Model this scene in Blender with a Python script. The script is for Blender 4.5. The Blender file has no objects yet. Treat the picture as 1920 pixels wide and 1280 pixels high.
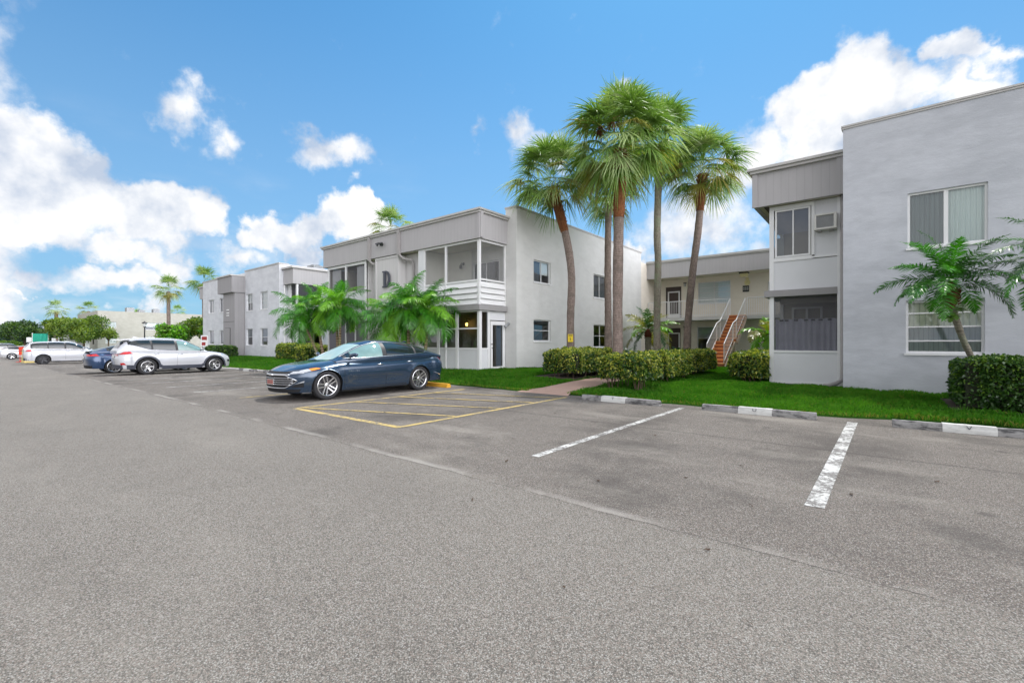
import bpy, math, random
import numpy as np
from mathutils import Vector, Matrix
PI = math.pi
SC = bpy.context.scene
COL = SC.collection
rnd = random.Random(7)
# ------------------------------------------------------------------ camera
EYE = 1.41
YAW = math.radians(39)
cam_data = bpy.data.cameras.new('camera')
cam_data.sensor_width = 36.0
cam_data.lens = 36.0 * 850 / 1920
cam_data.clip_start = 0.05
cam_data.clip_end = 3000
cam = bpy.data.objects.new('camera', cam_data)
COL.objects.link(cam)
cam.location = (0, 0, EYE)
cam.rotation_euler = (PI / 2, 0, YAW)
SC.camera = cam
# ------------------------------------------------------------------ light
SUN_EL = math.radians(63)
SUN_AZ = math.radians(-14)          # measured from +Y towards +X
sun_dir = Vector((math.sin(SUN_AZ) * math.cos(SUN_EL), math.cos(SUN_AZ) * math.cos(SUN_EL), math.sin(SUN_EL)))
sd = bpy.data.lights.new('sun', 'SUN')
sd.energy = 2.6
sd.angle = math.radians(1.2)
sd.color = (1.0, 0.96, 0.9)
so = bpy.data.objects.new('sun', sd)
COL.objects.link(so)
so.location = (0, 30, 60)
so.rotation_euler = sun_dir.to_track_quat('Z', 'Y').to_euler()
SC.view_settings.view_transform = 'Standard'
SC.view_settings.look = 'None'
SC.view_settings.exposure = 0.58
SC.view_settings.gamma = 1.0

world = bpy.data.worlds.new('World')
SC.world = world
world.use_nodes = True
wt = world.node_tree
wt.nodes.clear()
WSTR = 0.1


class NG:
    """tiny node-graph helper"""
    def __init__(s, tree):
        s.t = tree

    def n(s, typ, ins=None, **kw):
        nd = s.t.nodes.new(typ)
        for k, v in kw.items():
            setattr(nd, k, v)
        for k, v in (ins or {}).items():
            sock = nd.inputs[k]
            if isinstance(v, bpy.types.NodeSocket):
                s.t.links.new(v, sock)
            else:
                sock.default_value = v
        return nd

    def m(s, op, a, b=None, c=None, clamp=False):
        ins = {0: a}
        if b is not None:
            ins[1] = b
        if c is not None:
            ins[2] = c
        return s.n('ShaderNodeMath', ins, operation=op, use_clamp=clamp).outputs[0]

    def vm(s, op, a, b=None):
        ins = {0: a}
        if b is not None:
            ins[1] = b
        nd = s.n('ShaderNodeVectorMath', ins, operation=op)
        return nd.outputs['Value'] if op in ('LENGTH', 'DOT_PRODUCT') else nd.outputs['Vector']

    def mix(s, fac, a, b, blend='MIX'):
        nd = s.n('ShaderNodeMix', data_type='RGBA', blend_type=blend)
        for i, v in ((0, fac), (6, a), (7, b)):
            if isinstance(v, bpy.types.NodeSocket):
                s.t.links.new(v, nd.inputs[i])
            else:
                nd.inputs[i].default_value = v if i == 0 or len(v) == 4 else (*v, 1)
        return nd.outputs[2]

    def noise(s, vec, scale, detail=3, rough=0.5, out='Fac'):
        ins = {'Scale': scale, 'Detail': detail, 'Roughness': rough}
        if vec is not None:
            ins['Vector'] = vec
        return s.n('ShaderNodeTexNoise', ins).outputs[out]

    def ramp(s, fac, stops, interp='LINEAR'):
        nd = s.n('ShaderNodeValToRGB', {0: fac})
        cr = nd.color_ramp
        cr.interpolation = interp
        while len(cr.elements) < len(stops):
            cr.elements.new(0.5)
        for e, (p, c) in zip(cr.elements, stops):
            e.position = p
            e.color = (*c, 1) if len(c) == 3 else c
        return nd.outputs[0]

    def smooth(s, v, a, b, lo=0.0, hi=1.0):
        return s.n('ShaderNodeMapRange', {0: v, 1: a, 2: b, 3: lo, 4: hi}, interpolation_type='SMOOTHSTEP').outputs[0]


g = NG(wt)
sky = g.n('ShaderNodeTexSky', sky_type='NISHITA', sun_disc=False, sun_elevation=SUN_EL, sun_rotation=SUN_AZ,
          air_density=1.0, dust_density=0.6, ozone_density=2.0, altitude=0)
tc = g.n('ShaderNodeTexCoord').outputs['Generated']
sep = g.n('ShaderNodeSeparateXYZ', {0: tc})
az = g.m('ARCTAN2', sep.outputs[0], sep.outputs[1])
el = g.m('ARCSINE', sep.outputs[2])
base = g.n('ShaderNodeCombineXYZ', {0: az, 1: el, 2: 0.0}).outputs[0]
w1 = g.noise(tc, 5.0, 7, 0.58, 'Color')
warp = g.vm('SUBTRACT', w1, (0.5, 0.5, 0.5))
warp = g.vm('MULTIPLY', warp, (0.34, 0.30, 0.0))
p = g.vm('ADD', base, warp)


def azel(px, py):
    a = (px - 960) / 850
    b = (640 - py) / 850
    x = -math.sin(YAW) + a * math.cos(YAW)
    y = math.cos(YAW) + a * math.sin(YAW)
    return math.atan2(x, y), math.atan2(b, math.hypot(x, y)), math.hypot(1, a)


# cloud banks, as (bearing, elevation) ellipses: px, py only name the bearing in which each bank stands
blobs = [(50, 300, 165, 135, 1.3), (40, 235, 120, 70, 1.1), (150, 390, 150, 80, 1.0), (70, 420, 170, 70, 1.0), (130, 330, 125, 85, 1.2), (-60, 330, 130, 130, 1.2), (20, 420, 170, 70, 1.0), (330, 425, 130, 65, 1.05),
         (240, 470, 110, 45, .85), (400, 440, 70, 55, .95), (40, 520, 110, 30, .55), (560, 465, 62, 55, 1.15),
         (650, 445, 110, 42, 1.0), (690, 420, 50, 26, 1.1), (335, 210, 66, 60, .46), (420, 275, 52, 40, .36),
         (595, 292, 100, 44, .6), (612, 372, 26, 24, .38), (912, 280, 34, 26, .36), (1010, 280, 45, 45, .5),
         (1215, 175, 45, 26, .6), (1650, 175, 120, 100, 1.3), (1500, 235, 110, 62, 1.15), (1570, 290, 160, 70, 1.1),
         (1760, 170, 130, 55, .8), (1900, 95, 75, 55, .95), (1860, 185, 110, 50, .85), (1310, 420, 210, 95, .55), (1400, 330, 110, 70, .8),
         (230, 530, 150, 34, .75), (330, 500, 90, 40, .7), (110, 585, 100, 18, .5), (20, 560, 45, 14, .7), (480, 520, 100, 40, .5), (1180, 470, 80, 30, .7),
         (-300, 420, 220, 100, 1.1), (2300, 300, 260, 160, 1.1), (2900, 450, 400, 120, 1.0)]
field = None
for (bx, by, rx, ry, w) in blobs:
    a0, e0, st = azel(bx, by)
    ra = rx / 850 / st ** 2 * 1.15
    re = ry / 850 / st * 1.15
    q = g.vm('SUBTRACT', p, (a0, e0, 0))
    q = g.vm('MULTIPLY', q, (1 / ra, 1 / re, 0))
    l = g.vm('LENGTH', q)
    v = g.m('MULTIPLY_ADD', l, -w, w)
    field = v if field is None else g.n('ShaderNodeMath', {0: field, 1: v, 2: 0.18}, operation='SMOOTH_MAX').outputs[0]
# added fill light: bright broken cloud out of view, behind and right of the camera
gen = g.noise(tc, 2.4, 6, 0.55)
away = g.m('MAXIMUM', g.smooth(sep.outputs[1], 0.15, -0.2), g.smooth(g.m('ADD', sep.outputs[0], g.m('MULTIPLY', sep.outputs[1], -0.55)), 0.12, 0.42))
back = g.m('MULTIPLY', away, g.m('MULTIPLY', g.m('SUBTRACT', gen, 0.30), 6.0))
field = g.m('MAXIMUM', field, back)
# thin veil low over the horizon
lowv = g.m('MULTIPLY', g.smooth(el, 0.42, 0.0), g.smooth(g.noise(g.vm('MULTIPLY', tc, (1, 1, 3.2)), 4.2, 6, 0.55), 0.44, 0.72))
det = g.noise(tc, 16.0, 8, 0.62)
f2 = g.m('ADD', field, g.m('MULTIPLY', g.m('SUBTRACT', det, 0.5), 0.78))
cover = g.smooth(f2, 0.10, 0.50)
cover = g.m('MAXIMUM', cover, g.m('MULTIPLY', lowv, 0.62))
shade_n = g.noise(g.vm('ADD', tc, (0.0, 0.0, 0.05)), 7.0, 6, 0.55)
core = g.smooth(f2, 0.1, 1.0)
lit = g.m('ADD', g.m('MULTIPLY', g.m('SUBTRACT', g.noise(tc, 7.0, 6, 0.55), shade_n), 4.6), g.m('MULTIPLY_ADD', core, 0.25, 0.62), clamp=True)
ccol = g.mix(lit, (3.7, 4.3, 5.3), (7.0, 7.05, 7.15))
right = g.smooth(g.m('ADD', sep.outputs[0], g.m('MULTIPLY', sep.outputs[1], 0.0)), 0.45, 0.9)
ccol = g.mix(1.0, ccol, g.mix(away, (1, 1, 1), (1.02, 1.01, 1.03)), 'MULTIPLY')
ccol = g.mix(1.0, ccol, g.mix(g.m('MULTIPLY', right, g.smooth(el, 1.3, 0.9)), (1, 1, 1), (5.4, 5.3, 5.2)), 'MULTIPLY')  # added boost: unseen right-hand cloud made brighter to fill the shaded walls
hs = g.n('ShaderNodeHueSaturation', {'Saturation': 1.0, 'Value': 1.0, 'Color': sky.outputs[0]}).outputs[0]
skyc = g.mix(1.0, hs, (0.36, 0.86, 1.06), 'MULTIPLY')
skyc = g.mix(g.m('MULTIPLY', g.smooth(el, 0.80, -0.05), 0.72), skyc, (2.35, 3.75, 5.5))
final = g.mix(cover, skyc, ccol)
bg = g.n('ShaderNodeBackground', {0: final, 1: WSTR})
wo = g.n('ShaderNodeOutputWorld', {0: bg.outputs[0]})

# ------------------------------------------------------------------ helpers
class MB:
    """collects faces and links them as ONE mesh object"""
    def __init__(s):
        s.v = []
        s.f = []
        s.m = []

    def quad(s, a, b, c, d, m=0):
        i = len(s.v)
        s.v += [tuple(a), tuple(b), tuple(c), tuple(d)]
        s.f.append((i, i + 1, i + 2, i + 3))
        s.m.append(m)

    def poly(s, pts, m=0):
        i = len(s.v)
        s.v += [tuple(q) for q in pts]
        s.f.append(tuple(range(i, i + len(pts))))
        s.m.append(m)

    def box(s, x0, y0, z0, x1, y1, z1, m=0, ch=0.0):
        x0, x1 = sorted((x0, x1))
        y0, y1 = sorted((y0, y1))
        z0, z1 = sorted((z0, z1))
        i = len(s.v)
        s.v += [(x0, y0, z0), (x1, y0, z0), (x1, y1, z0), (x0, y1, z0), (x0, y0, z1), (x1, y0, z1), (x1, y1, z1), (x0, y1, z1)]
        for q in ((0, 3, 2, 1), (4, 5, 6, 7), (0, 1, 5, 4), (1, 2, 6, 5), (2, 3, 7, 6), (3, 0, 4, 7)):
            s.f.append(tuple(i + k for k in q))
            s.m.append(m)

    def prism(s, pts2, fn, a, b, m=0):
        """2D outline swept between depth a and b; fn(u,v,d)->3D"""
        i = len(s.v)
        n = len(pts2)
        s.v += [tuple(fn(u, v, a)) for u, v in pts2] + [tuple(fn(u, v, b)) for u, v in pts2]
        s.f.append(tuple(i + k for k in range(n)))
        s.m.append(m)
        s.f.append(tuple(i + n + k for k in reversed(range(n))))
        s.m.append(m)
        for k in range(n):
            k2 = (k + 1) % n
            s.f.append((i + k, i + n + k, i + n + k2, i + k2))
            s.m.append(m)

    def tube(s, pts, r, n=8, m=0, caps=True):
        """tube through pts; r a number or one per point"""
        pts = [Vector(q) for q in pts]
        rs = r if hasattr(r, '__len__') else [r] * len(pts)
        i0 = len(s.v)
        up = None
        for k, q in enumerate(pts):
            t = (pts[min(k + 1, len(pts) - 1)] - pts[max(k - 1, 0)])
            t = t.normalized() if t.length > 1e-9 else Vector((0, 0, 1))
            if up is None:
                up = Vector((0, 0, 1)) if abs(t.z) < 0.9 else Vector((1, 0, 0))
            a = t.cross(up).normalized()
            b = t.cross(a).normalized()
            up = -b if (-b).dot(up) > 0 else b
            for j in range(n):
                th = 2 * PI * j / n
                s.v.append(tuple(q + (a * math.cos(th) + b * math.sin(th)) * rs[k]))
        for k in range(len(pts) - 1):
            for j in range(n):
                j2 = (j + 1) % n
                s.f.append((i0 + k * n + j, i0 + k * n + j2, i0 + (k + 1) * n + j2, i0 + (k + 1) * n + j))
                s.m.append(m)
        if caps:
            s.f.append(tuple(i0 + j for j in reversed(range(n))))
            s.m.append(m)
            s.f.append(tuple(i0 + (len(pts) - 1) * n + j for j in range(n)))
            s.m.append(m)

    def lathe(s, prof, c=(0, 0, 0), axis='z', n=24, m=0):
        """prof: (radius, height) pairs"""
        i0 = len(s.v)
        for r, h in prof:
            for j in range(n):
                t = 2 * PI * j / n
                a, b = r * math.cos(t), r * math.sin(t)
                q = (a, b, h) if axis == 'z' else ((a, h, b) if axis == 'y' else (h, a, b))
                s.v.append((c[0] + q[0], c[1] + q[1], c[2] + q[2]))
        for k in range(len(prof) - 1):
            for j in range(n):
                j2 = (j + 1) % n
                s.f.append((i0 + k * n + j, i0 + k * n + j2, i0 + (k + 1) * n + j2, i0 + (k + 1) * n + j))
                s.m.append(m)

    def grid(s, rows, m=0, close=False):
        """rows: list of equally long point lists"""
        i0 = len(s.v)
        w = len(rows[0])
        for r in rows:
            s.v += [tuple(q) for q in r]
        for a in range(len(rows) - 1):
            for b in range(w - 1 + (1 if close else 0)):
                b2 = (b + 1) % w
                s.f.append((i0 + a * w + b, i0 + a * w + b2, i0 + (a + 1) * w + b2, i0 + (a + 1) * w + b))
                s.m.append(m)

    def build(s, name, mats, parent=None, smooth=False, world=False, bevel=0.0):
        if not isinstance(mats, (list, tuple)):
            mats = [mats]
        vv = s.v
        if world and parent is not None:
            ox, oy, oz = parent.location
            q = parent.parent
            while q is not None:
                ox += q.location[0]; oy += q.location[1]; oz += q.location[2]
                q = q.parent
            vv = [(x - ox, y - oy, z - oz) for x, y, z in vv]
        me = bpy.data.meshes.new(name)
        me.from_pydata(vv, [], s.f)
        for q in mats:
            me.materials.append(q)
        if len(mats) > 1:
            me.polygons.foreach_set('material_index', s.m)
        if smooth:
            me.polygons.foreach_set('use_smooth', [True] * len(s.f))
        me.update()
        o = bpy.data.objects.new(name, me)
        COL.objects.link(o)
        if parent is not None:
            o.parent = parent
        if bevel:
            b = o.modifiers.new('soft_edges', 'BEVEL')
            b.width = bevel
            b.segments = 2
            b.limit_method = 'ANGLE'
        return o


def np_mesh(name, V, Fq, mats, midx=None, parent=None, smooth=False):
    """numpy mesh: V (n,3), Fq (m,3|4)"""
    me = bpy.data.meshes.new(name)
    n, m, k = len(V), len(Fq), Fq.shape[1]
    me.vertices.add(n)
    me.vertices.foreach_set('co', np.ascontiguousarray(V, dtype=np.float32).ravel())
    me.loops.add(m * k)
    me.loops.foreach_set('vertex_index', np.ascontiguousarray(Fq, dtype=np.int32).ravel())
    me.polygons.add(m)
    me.polygons.foreach_set('loop_start', np.arange(0, m * k, k, dtype=np.int32))
    me.polygons.foreach_set('loop_total', np.full(m, k, dtype=np.int32))
    for q in (mats if isinstance(mats, (list, tuple)) else [mats]):
        me.materials.append(q)
    if midx is not None:
        me.polygons.foreach_set('material_index', np.asarray(midx, dtype=np.int32))
    if smooth:
        me.polygons.foreach_set('use_smooth', np.ones(m, dtype=bool))
    me.update(calc_edges=True)
    me.validate()
    o = bpy.data.objects.new(name, me)
    COL.objects.link(o)
    if parent is not None:
        o.parent = parent
    return o


def tag(o, label=None, cat=None, group=None, kind=None):
    if label:
        o['label'] = label
    if cat:
        o['category'] = cat
    if group:
        o['group'] = group
    if kind:
        o['kind'] = kind
    return o


def thing(name, label, cat, loc=(0, 0, 0), rotz=0.0, group=None):
    o = bpy.data.objects.new(name, None)
    o.empty_display_size = 0.3
    COL.objects.link(o)
    o.location = loc
    o.rotation_euler = (0, 0, rotz)
    return tag(o, label, cat, group)


def copy_tree(o, parent=None):
    c = o.copy()
    COL.objects.link(c)
    c.parent = parent
    for ch in list(o.children):
        copy_tree(ch, c)
    return c


def sstep(a, b, x):
    t = min(1.0, max(0.0, (x - a) / (b - a)))
    return t * t * (3 - 2 * t)


# ------------------------------------------------------------------ materials
def mat(name):
    m = bpy.data.materials.new(name)
    m.use_nodes = True
    m.node_tree.nodes.clear()
    return m, NG(m.node_tree)


def finish(g, shader, disp=None):
    g.n('ShaderNodeOutputMaterial', {0: shader})


def pbr(g, col, rough=0.6, metal=0.0, bump=None, bstr=0.3, bdist=0.02, spec=0.5, coat=0.0, coat_rough=0.03, emit=None, estr=0.0):
    ins = {'Roughness': rough, 'Metallic': metal, 'Specular IOR Level': spec, 'Coat Weight': coat, 'Coat Roughness': coat_rough}
    ins['Base Color'] = col if isinstance(col, bpy.types.NodeSocket) else (*col, 1)
    nd = g.n('ShaderNodeBsdfPrincipled', ins)
    if emit:
        nd.inputs['Emission Color'].default_value = (*emit, 1)
        nd.inputs['Emission Strength'].default_value = estr
    if bump is not None:
        b = g.n('ShaderNodeBump', {'Strength': bstr, 'Distance': bdist, 'Height': bump})
        g.t.links.new(b.outputs[0], nd.inputs['Normal'])
    return nd.outputs[0]


def simple(name, col, rough=0.6, metal=0.0, var=0.08, scale=6.0, bump=0.0, **kw):
    """plain paint/plastic/metal with a slight procedural unevenness"""
    m, g = mat(name)
    pos = g.n('ShaderNodeTexCoord').outputs['Object']
    n = g.noise(pos, scale, 4, 0.6)
    lo = tuple(c * (1 - var) for c in col)
    hi = tuple(min(1, c * (1 + var)) for c in col)
    c = g.mix(n, lo, hi)
    finish(g, pbr(g, c, rough, metal, bump=g.noise(pos, scale * 12, 3) if bump else None, bstr=bump, **kw))
    return m


def world_pos(g):
    return g.n('ShaderNodeNewGeometry').outputs['Position']


def leafmat(name, c1, c2, rough=0.45, trans=0.3, scale=3.0, spec=0.5):
    m, g = mat(name)
    pos = world_pos(g)
    n = g.noise(pos, scale, 3, 0.6)
    n2 = g.noise(pos, scale * 9, 2, 0.5)
    f = g.m('ADD', g.m('MULTIPLY', n, 0.6), g.m('MULTIPLY', n2, 0.5), clamp=True)
    f = g.smooth(f, 0.3, 0.75)
    c = g.mix(f, c1, c2)
    s = pbr(g, c, rough, spec=spec)
    tcol = g.mix(1.0, c, (1.5, 1.7, 0.6), 'MULTIPLY')
    t = g.n('ShaderNodeBsdfTranslucent', {0: tcol}).outputs[0]
    finish(g, g.n('ShaderNodeMixShader', {0: trans, 1: s, 2: t}).outputs[0])
    return m


M = {}
def make_stucco(name, lo, hi, streak=0.06):
    m, g = mat(name)
    pos = world_pos(g)
    n = g.noise(pos, 0.7, 5, 0.6)
    blot = g.noise(g.vm('MULTIPLY', pos, (1, 1, 2.4)), 1.5, 6, 0.6)
    v = g.noise(g.vm('MULTIPLY', pos, (3.0, 3.0, 0.35)), 1.0, 4, 0.6)      # rain streaks running down the face
    c = g.mix(g.smooth(g.m('ADD', g.m('MULTIPLY', n, 0.5), g.m('MULTIPLY', blot, 0.5)), 0.36, 0.64), lo, hi)
    f = g.m('MULTIPLY', g.smooth(v, 0.5, 0.8), streak)
    c = g.mix(f, c, tuple(q * 0.62 for q in lo))
    b = g.m('ADD', g.m('MULTIPLY', blot, 1.0), g.m('MULTIPLY', g.noise(pos, 24, 4, 0.6), 0.22))
    finish(g, pbr(g, c, 0.85, bump=b, bstr=0.42, bdist=0.035, spec=0.25))
    return m


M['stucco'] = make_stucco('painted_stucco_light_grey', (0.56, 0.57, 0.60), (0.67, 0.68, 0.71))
M['stucco_vignetted'] = make_stucco('stucco_darkened_for_vignetting', (0.45, 0.465, 0.50), (0.545, 0.56, 0.60))  # stucco darkened in its colour to imitate lens vignetting at the right
M['stucco_warm'] = make_stucco('painted_stucco_warm_white', (0.595, 0.59, 0.57), (0.655, 0.65, 0.63))
M['stucco_cream'] = make_stucco('painted_stucco_cream', (0.74, 0.68, 0.585), (0.80, 0.74, 0.65))
M['stucco_beige'] = make_stucco('painted_stucco_beige', (0.43, 0.41, 0.36), (0.50, 0.48, 0.43))


def make_siding(name, col, pitch=0.2):
    m, g = mat(name)
    pos = world_pos(g)
    s = g.n('ShaderNodeSeparateXYZ', {0: pos})
    u = g.m('ADD', s.outputs[0], s.outputs[1])
    fr = g.m('FRACT', g.m('MULTIPLY', u, 1 / pitch))
    gr = g.m('LESS_THAN', fr, 0.07)
    n = g.noise(g.vm('MULTIPLY', pos, (2.2, 2.2, 0.5)), 1.5, 5, 0.65)
    c = g.mix(n, tuple(q * 0.9 for q in col), tuple(q * 1.08 for q in col))
    c = g.mix(g.m('MULTIPLY', gr, 0.25), c, tuple(q * 0.5 for q in col))
    h = g.m('MULTIPLY_ADD', gr, -1.0, 1.0)
    finish(g, pbr(g, c, 0.75, bump=h, bstr=0.35, bdist=0.01, spec=0.3))
    return m


M['siding'] = make_siding('grey_grooved_siding', (0.44, 0.425, 0.43))
M['siding_light'] = make_siding('light_grey_panel_siding', (0.58, 0.565, 0.56), 0.3)
M['siding_dark'] = make_siding('mid_grey_panel_siding', (0.32, 0.31, 0.315), 0.4)
M['drip'] = simple('weathered_roof_edge_metal', (0.50, 0.485, 0.47), 0.5, 0.1, 0.15, 3)
M['grey_paint'] = simple('grey_pipe_paint', (0.34, 0.32, 0.315), 0.5, 0, 0.12, 5)
M['slab_grey'] = simple('grey_slab_edge_paint', (0.30, 0.29, 0.29), 0.7, 0, 0.12, 3)
M['white'] = simple('white_trim_paint', (0.74, 0.74, 0.74), 0.4, 0, 0.05, 5)
M['white_panel'] = simple('white_panel_board', (0.66, 0.665, 0.68), 0.6, 0, 0.07, 1.5)
M['soffit'] = simple('cream_soffit', (0.55, 0.53, 0.42), 0.8, 0, 0.1, 3)
M['soffit_dark'] = simple('dark_soffit_timber', (0.10, 0.09, 0.08), 0.8, 0, 0.1, 3)
M['roofing'] = simple('pale_flat_roofing', (0.45, 0.44, 0.42), 0.9, 0, 0.15, 2)
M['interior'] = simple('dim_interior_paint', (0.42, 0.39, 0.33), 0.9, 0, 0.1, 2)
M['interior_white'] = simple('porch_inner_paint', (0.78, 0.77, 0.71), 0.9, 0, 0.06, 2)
M['black'] = simple('black_plastic', (0.02, 0.02, 0.022), 0.5, 0, 0.1, 8)
M['dark_metal'] = simple('dark_painted_metal', (0.045, 0.047, 0.05), 0.45, 0.2, 0.1, 8)
M['letter'] = simple('dark_slate_letter_paint', (0.05, 0.055, 0.075), 0.5, 0, 0.1, 8)
M['door_brown'] = simple('dark_brown_door_paint', (0.05, 0.032, 0.026), 0.5, 0, 0.1, 5)
M['wood_brown'] = simple('brown_frame_timber', (0.12, 0.075, 0.05), 0.6, 0, 0.15, 5)
M['step'] = simple('orange_brown_step_paint', (0.78, 0.34, 0.11), 0.7, 0, 0.12, 3)
M['step_riser'] = simple('rust_riser_paint', (0.38, 0.135, 0.06), 0.75, 0, 0.12, 3)
M['stringer'] = simple('beige_stair_stringer', (0.52, 0.40, 0.31), 0.8, 0, 0.1, 3)
M['curtain'] = simple('grey_curtain_cloth', (0.40, 0.40, 0.46), 0.9, 0, 0.12, 4)
M['curtain_white'] = simple('off_white_curtain_cloth', (0.62, 0.63, 0.62), 0.9, 0, 0.08, 4)
M['curtain_blue'] = simple('dusty_blue_curtain_cloth', (0.16, 0.25, 0.36), 0.9, 0, 0.08, 4)
M['warm_lamp'] = simple('warm_lamp_glass', (0.9, 0.6, 0.2), 0.4, 0, 0.02, 4, emit=(1.0, 0.55, 0.12), estr=7.0)
M['yellow_light'] = simple('yellowed_light_glass', (0.75, 0.68, 0.36), 0.3, 0, 0.1, 9)
M['ac_white'] = simple('aged_white_appliance_casing', (0.62, 0.61, 0.57), 0.5, 0, 0.1, 6)
M['galv'] = simple('galvanised_metal', (0.38, 0.39, 0.40), 0.45, 0.5, 0.2, 6)
M['yellow_sign'] = simple('yellow_sign_face', (0.80, 0.58, 0.02), 0.5, 0, 0.05, 10)
M['red_sign'] = simple('red_barrier_cloth', (0.75, 0.06, 0.025), 0.6, 0, 0.1, 5)
M['teal'] = simple('teal_awning_cloth', (0.02, 0.36, 0.25), 0.7, 0, 0.15, 3)
M['yellow_box'] = simple('faded_yellow_plastic', (0.58, 0.46, 0.16), 0.6, 0, 0.12, 4)
M['red_paint'] = simple('red_paint', (0.30, 0.03, 0.03), 0.4, 0, 0.1, 4)


def make_slats(name, c1, c2, pitch, axis):
    m, g = mat(name)
    s = g.n('ShaderNodeSeparateXYZ', {0: world_pos(g)})
    u = s.outputs[2] if axis == 'z' else g.m('ADD', s.outputs[0], s.outputs[1])
    fr = g.m('FRACT', g.m('MULTIPLY', u, 1 / pitch))
    tri = g.m('ABSOLUTE', g.m('MULTIPLY_ADD', fr, 2.0, -1.0))
    c = g.mix(g.smooth(tri, 0.55, 1.0), c1, c2)
    finish(g, pbr(g, c, 0.6, bump=tri, bstr=0.5, bdist=0.01))
    return m


M['blind_h'] = make_slats('horizontal_blind', (0.85, 0.87, 0.86), (0.45, 0.47, 0.47), 0.05, 'z')
M['blind_v'] = make_slats('vertical_blind', (0.92, 0.98, 0.96), (0.72, 0.80, 0.79), 0.09, 'x')
M['blind_v_grey'] = make_slats('grey_vertical_blind', (0.36, 0.41, 0.42), (0.27, 0.31, 0.32), 0.09, 'x')
M['blind_cream'] = make_slats('cream_vertical_blind', (0.95, 0.95, 0.78), (0.66, 0.68, 0.56), 0.11, 'x')
M['blind_dark'] = make_slats('dark_horizontal_blind', (0.16, 0.17, 0.19), (0.05, 0.05, 0.06), 0.05, 'z')


def make_glass(name, tint, refl=1.0):
    m, g = mat(name)
    fr = g.n('ShaderNodeFresnel', {'IOR': 1.52}).outputs[0]
    t = g.n('ShaderNodeBsdfTransparent', {0: (*tint, 1)}).outputs[0]
    nz = g.noise(world_pos(g), 1.1, 2, 0.5)
    bp = g.n('ShaderNodeBump', {'Strength': 0.05, 'Distance': 0.05, 'Height': nz}).outputs[0]
    gl = g.n('ShaderNodeBsdfGlossy', {'Color': (0.95, 0.97, 1.0, 1), 'Roughness': 0.015, 'Normal': bp}).outputs[0]
    f = g.m('MULTIPLY_ADD', fr, 1.5 * refl, 0.03, clamp=True)
    finish(g, g.n('ShaderNodeMixShader', {0: f, 1: t, 2: gl}).outputs[0])
    return m


M['glass'] = make_glass('window_glass', (0.92, 0.96, 0.95))
M['glass_dark'] = make_glass('tinted_window_glass', (0.50, 0.55, 0.56))


def make_screen(name, col, dens):
    m, g = mat(name)
    d = pbr(g, col, 0.7)
    t = g.n('ShaderNodeBsdfTransparent', {0: (1, 1, 1, 1)}).outputs[0]
    n = g.noise(world_pos(g), 1.5, 3, 0.5)
    f = g.m('MULTIPLY_ADD', n, 0.12, dens - 0.06)
    finish(g, g.n('ShaderNodeMixShader', {0: f, 1: t, 2: d}).outputs[0])
    return m


M['screen'] = make_screen('grey_insect_screen', (0.22, 0.22, 0.225), 0.36)
M['screen_dark'] = make_screen('dark_insect_screen', (0.10, 0.10, 0.12), 0.42)
M['screen_grey'] = make_screen('grey_sun_screen', (0.19, 0.18, 0.21), 0.80)


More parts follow.
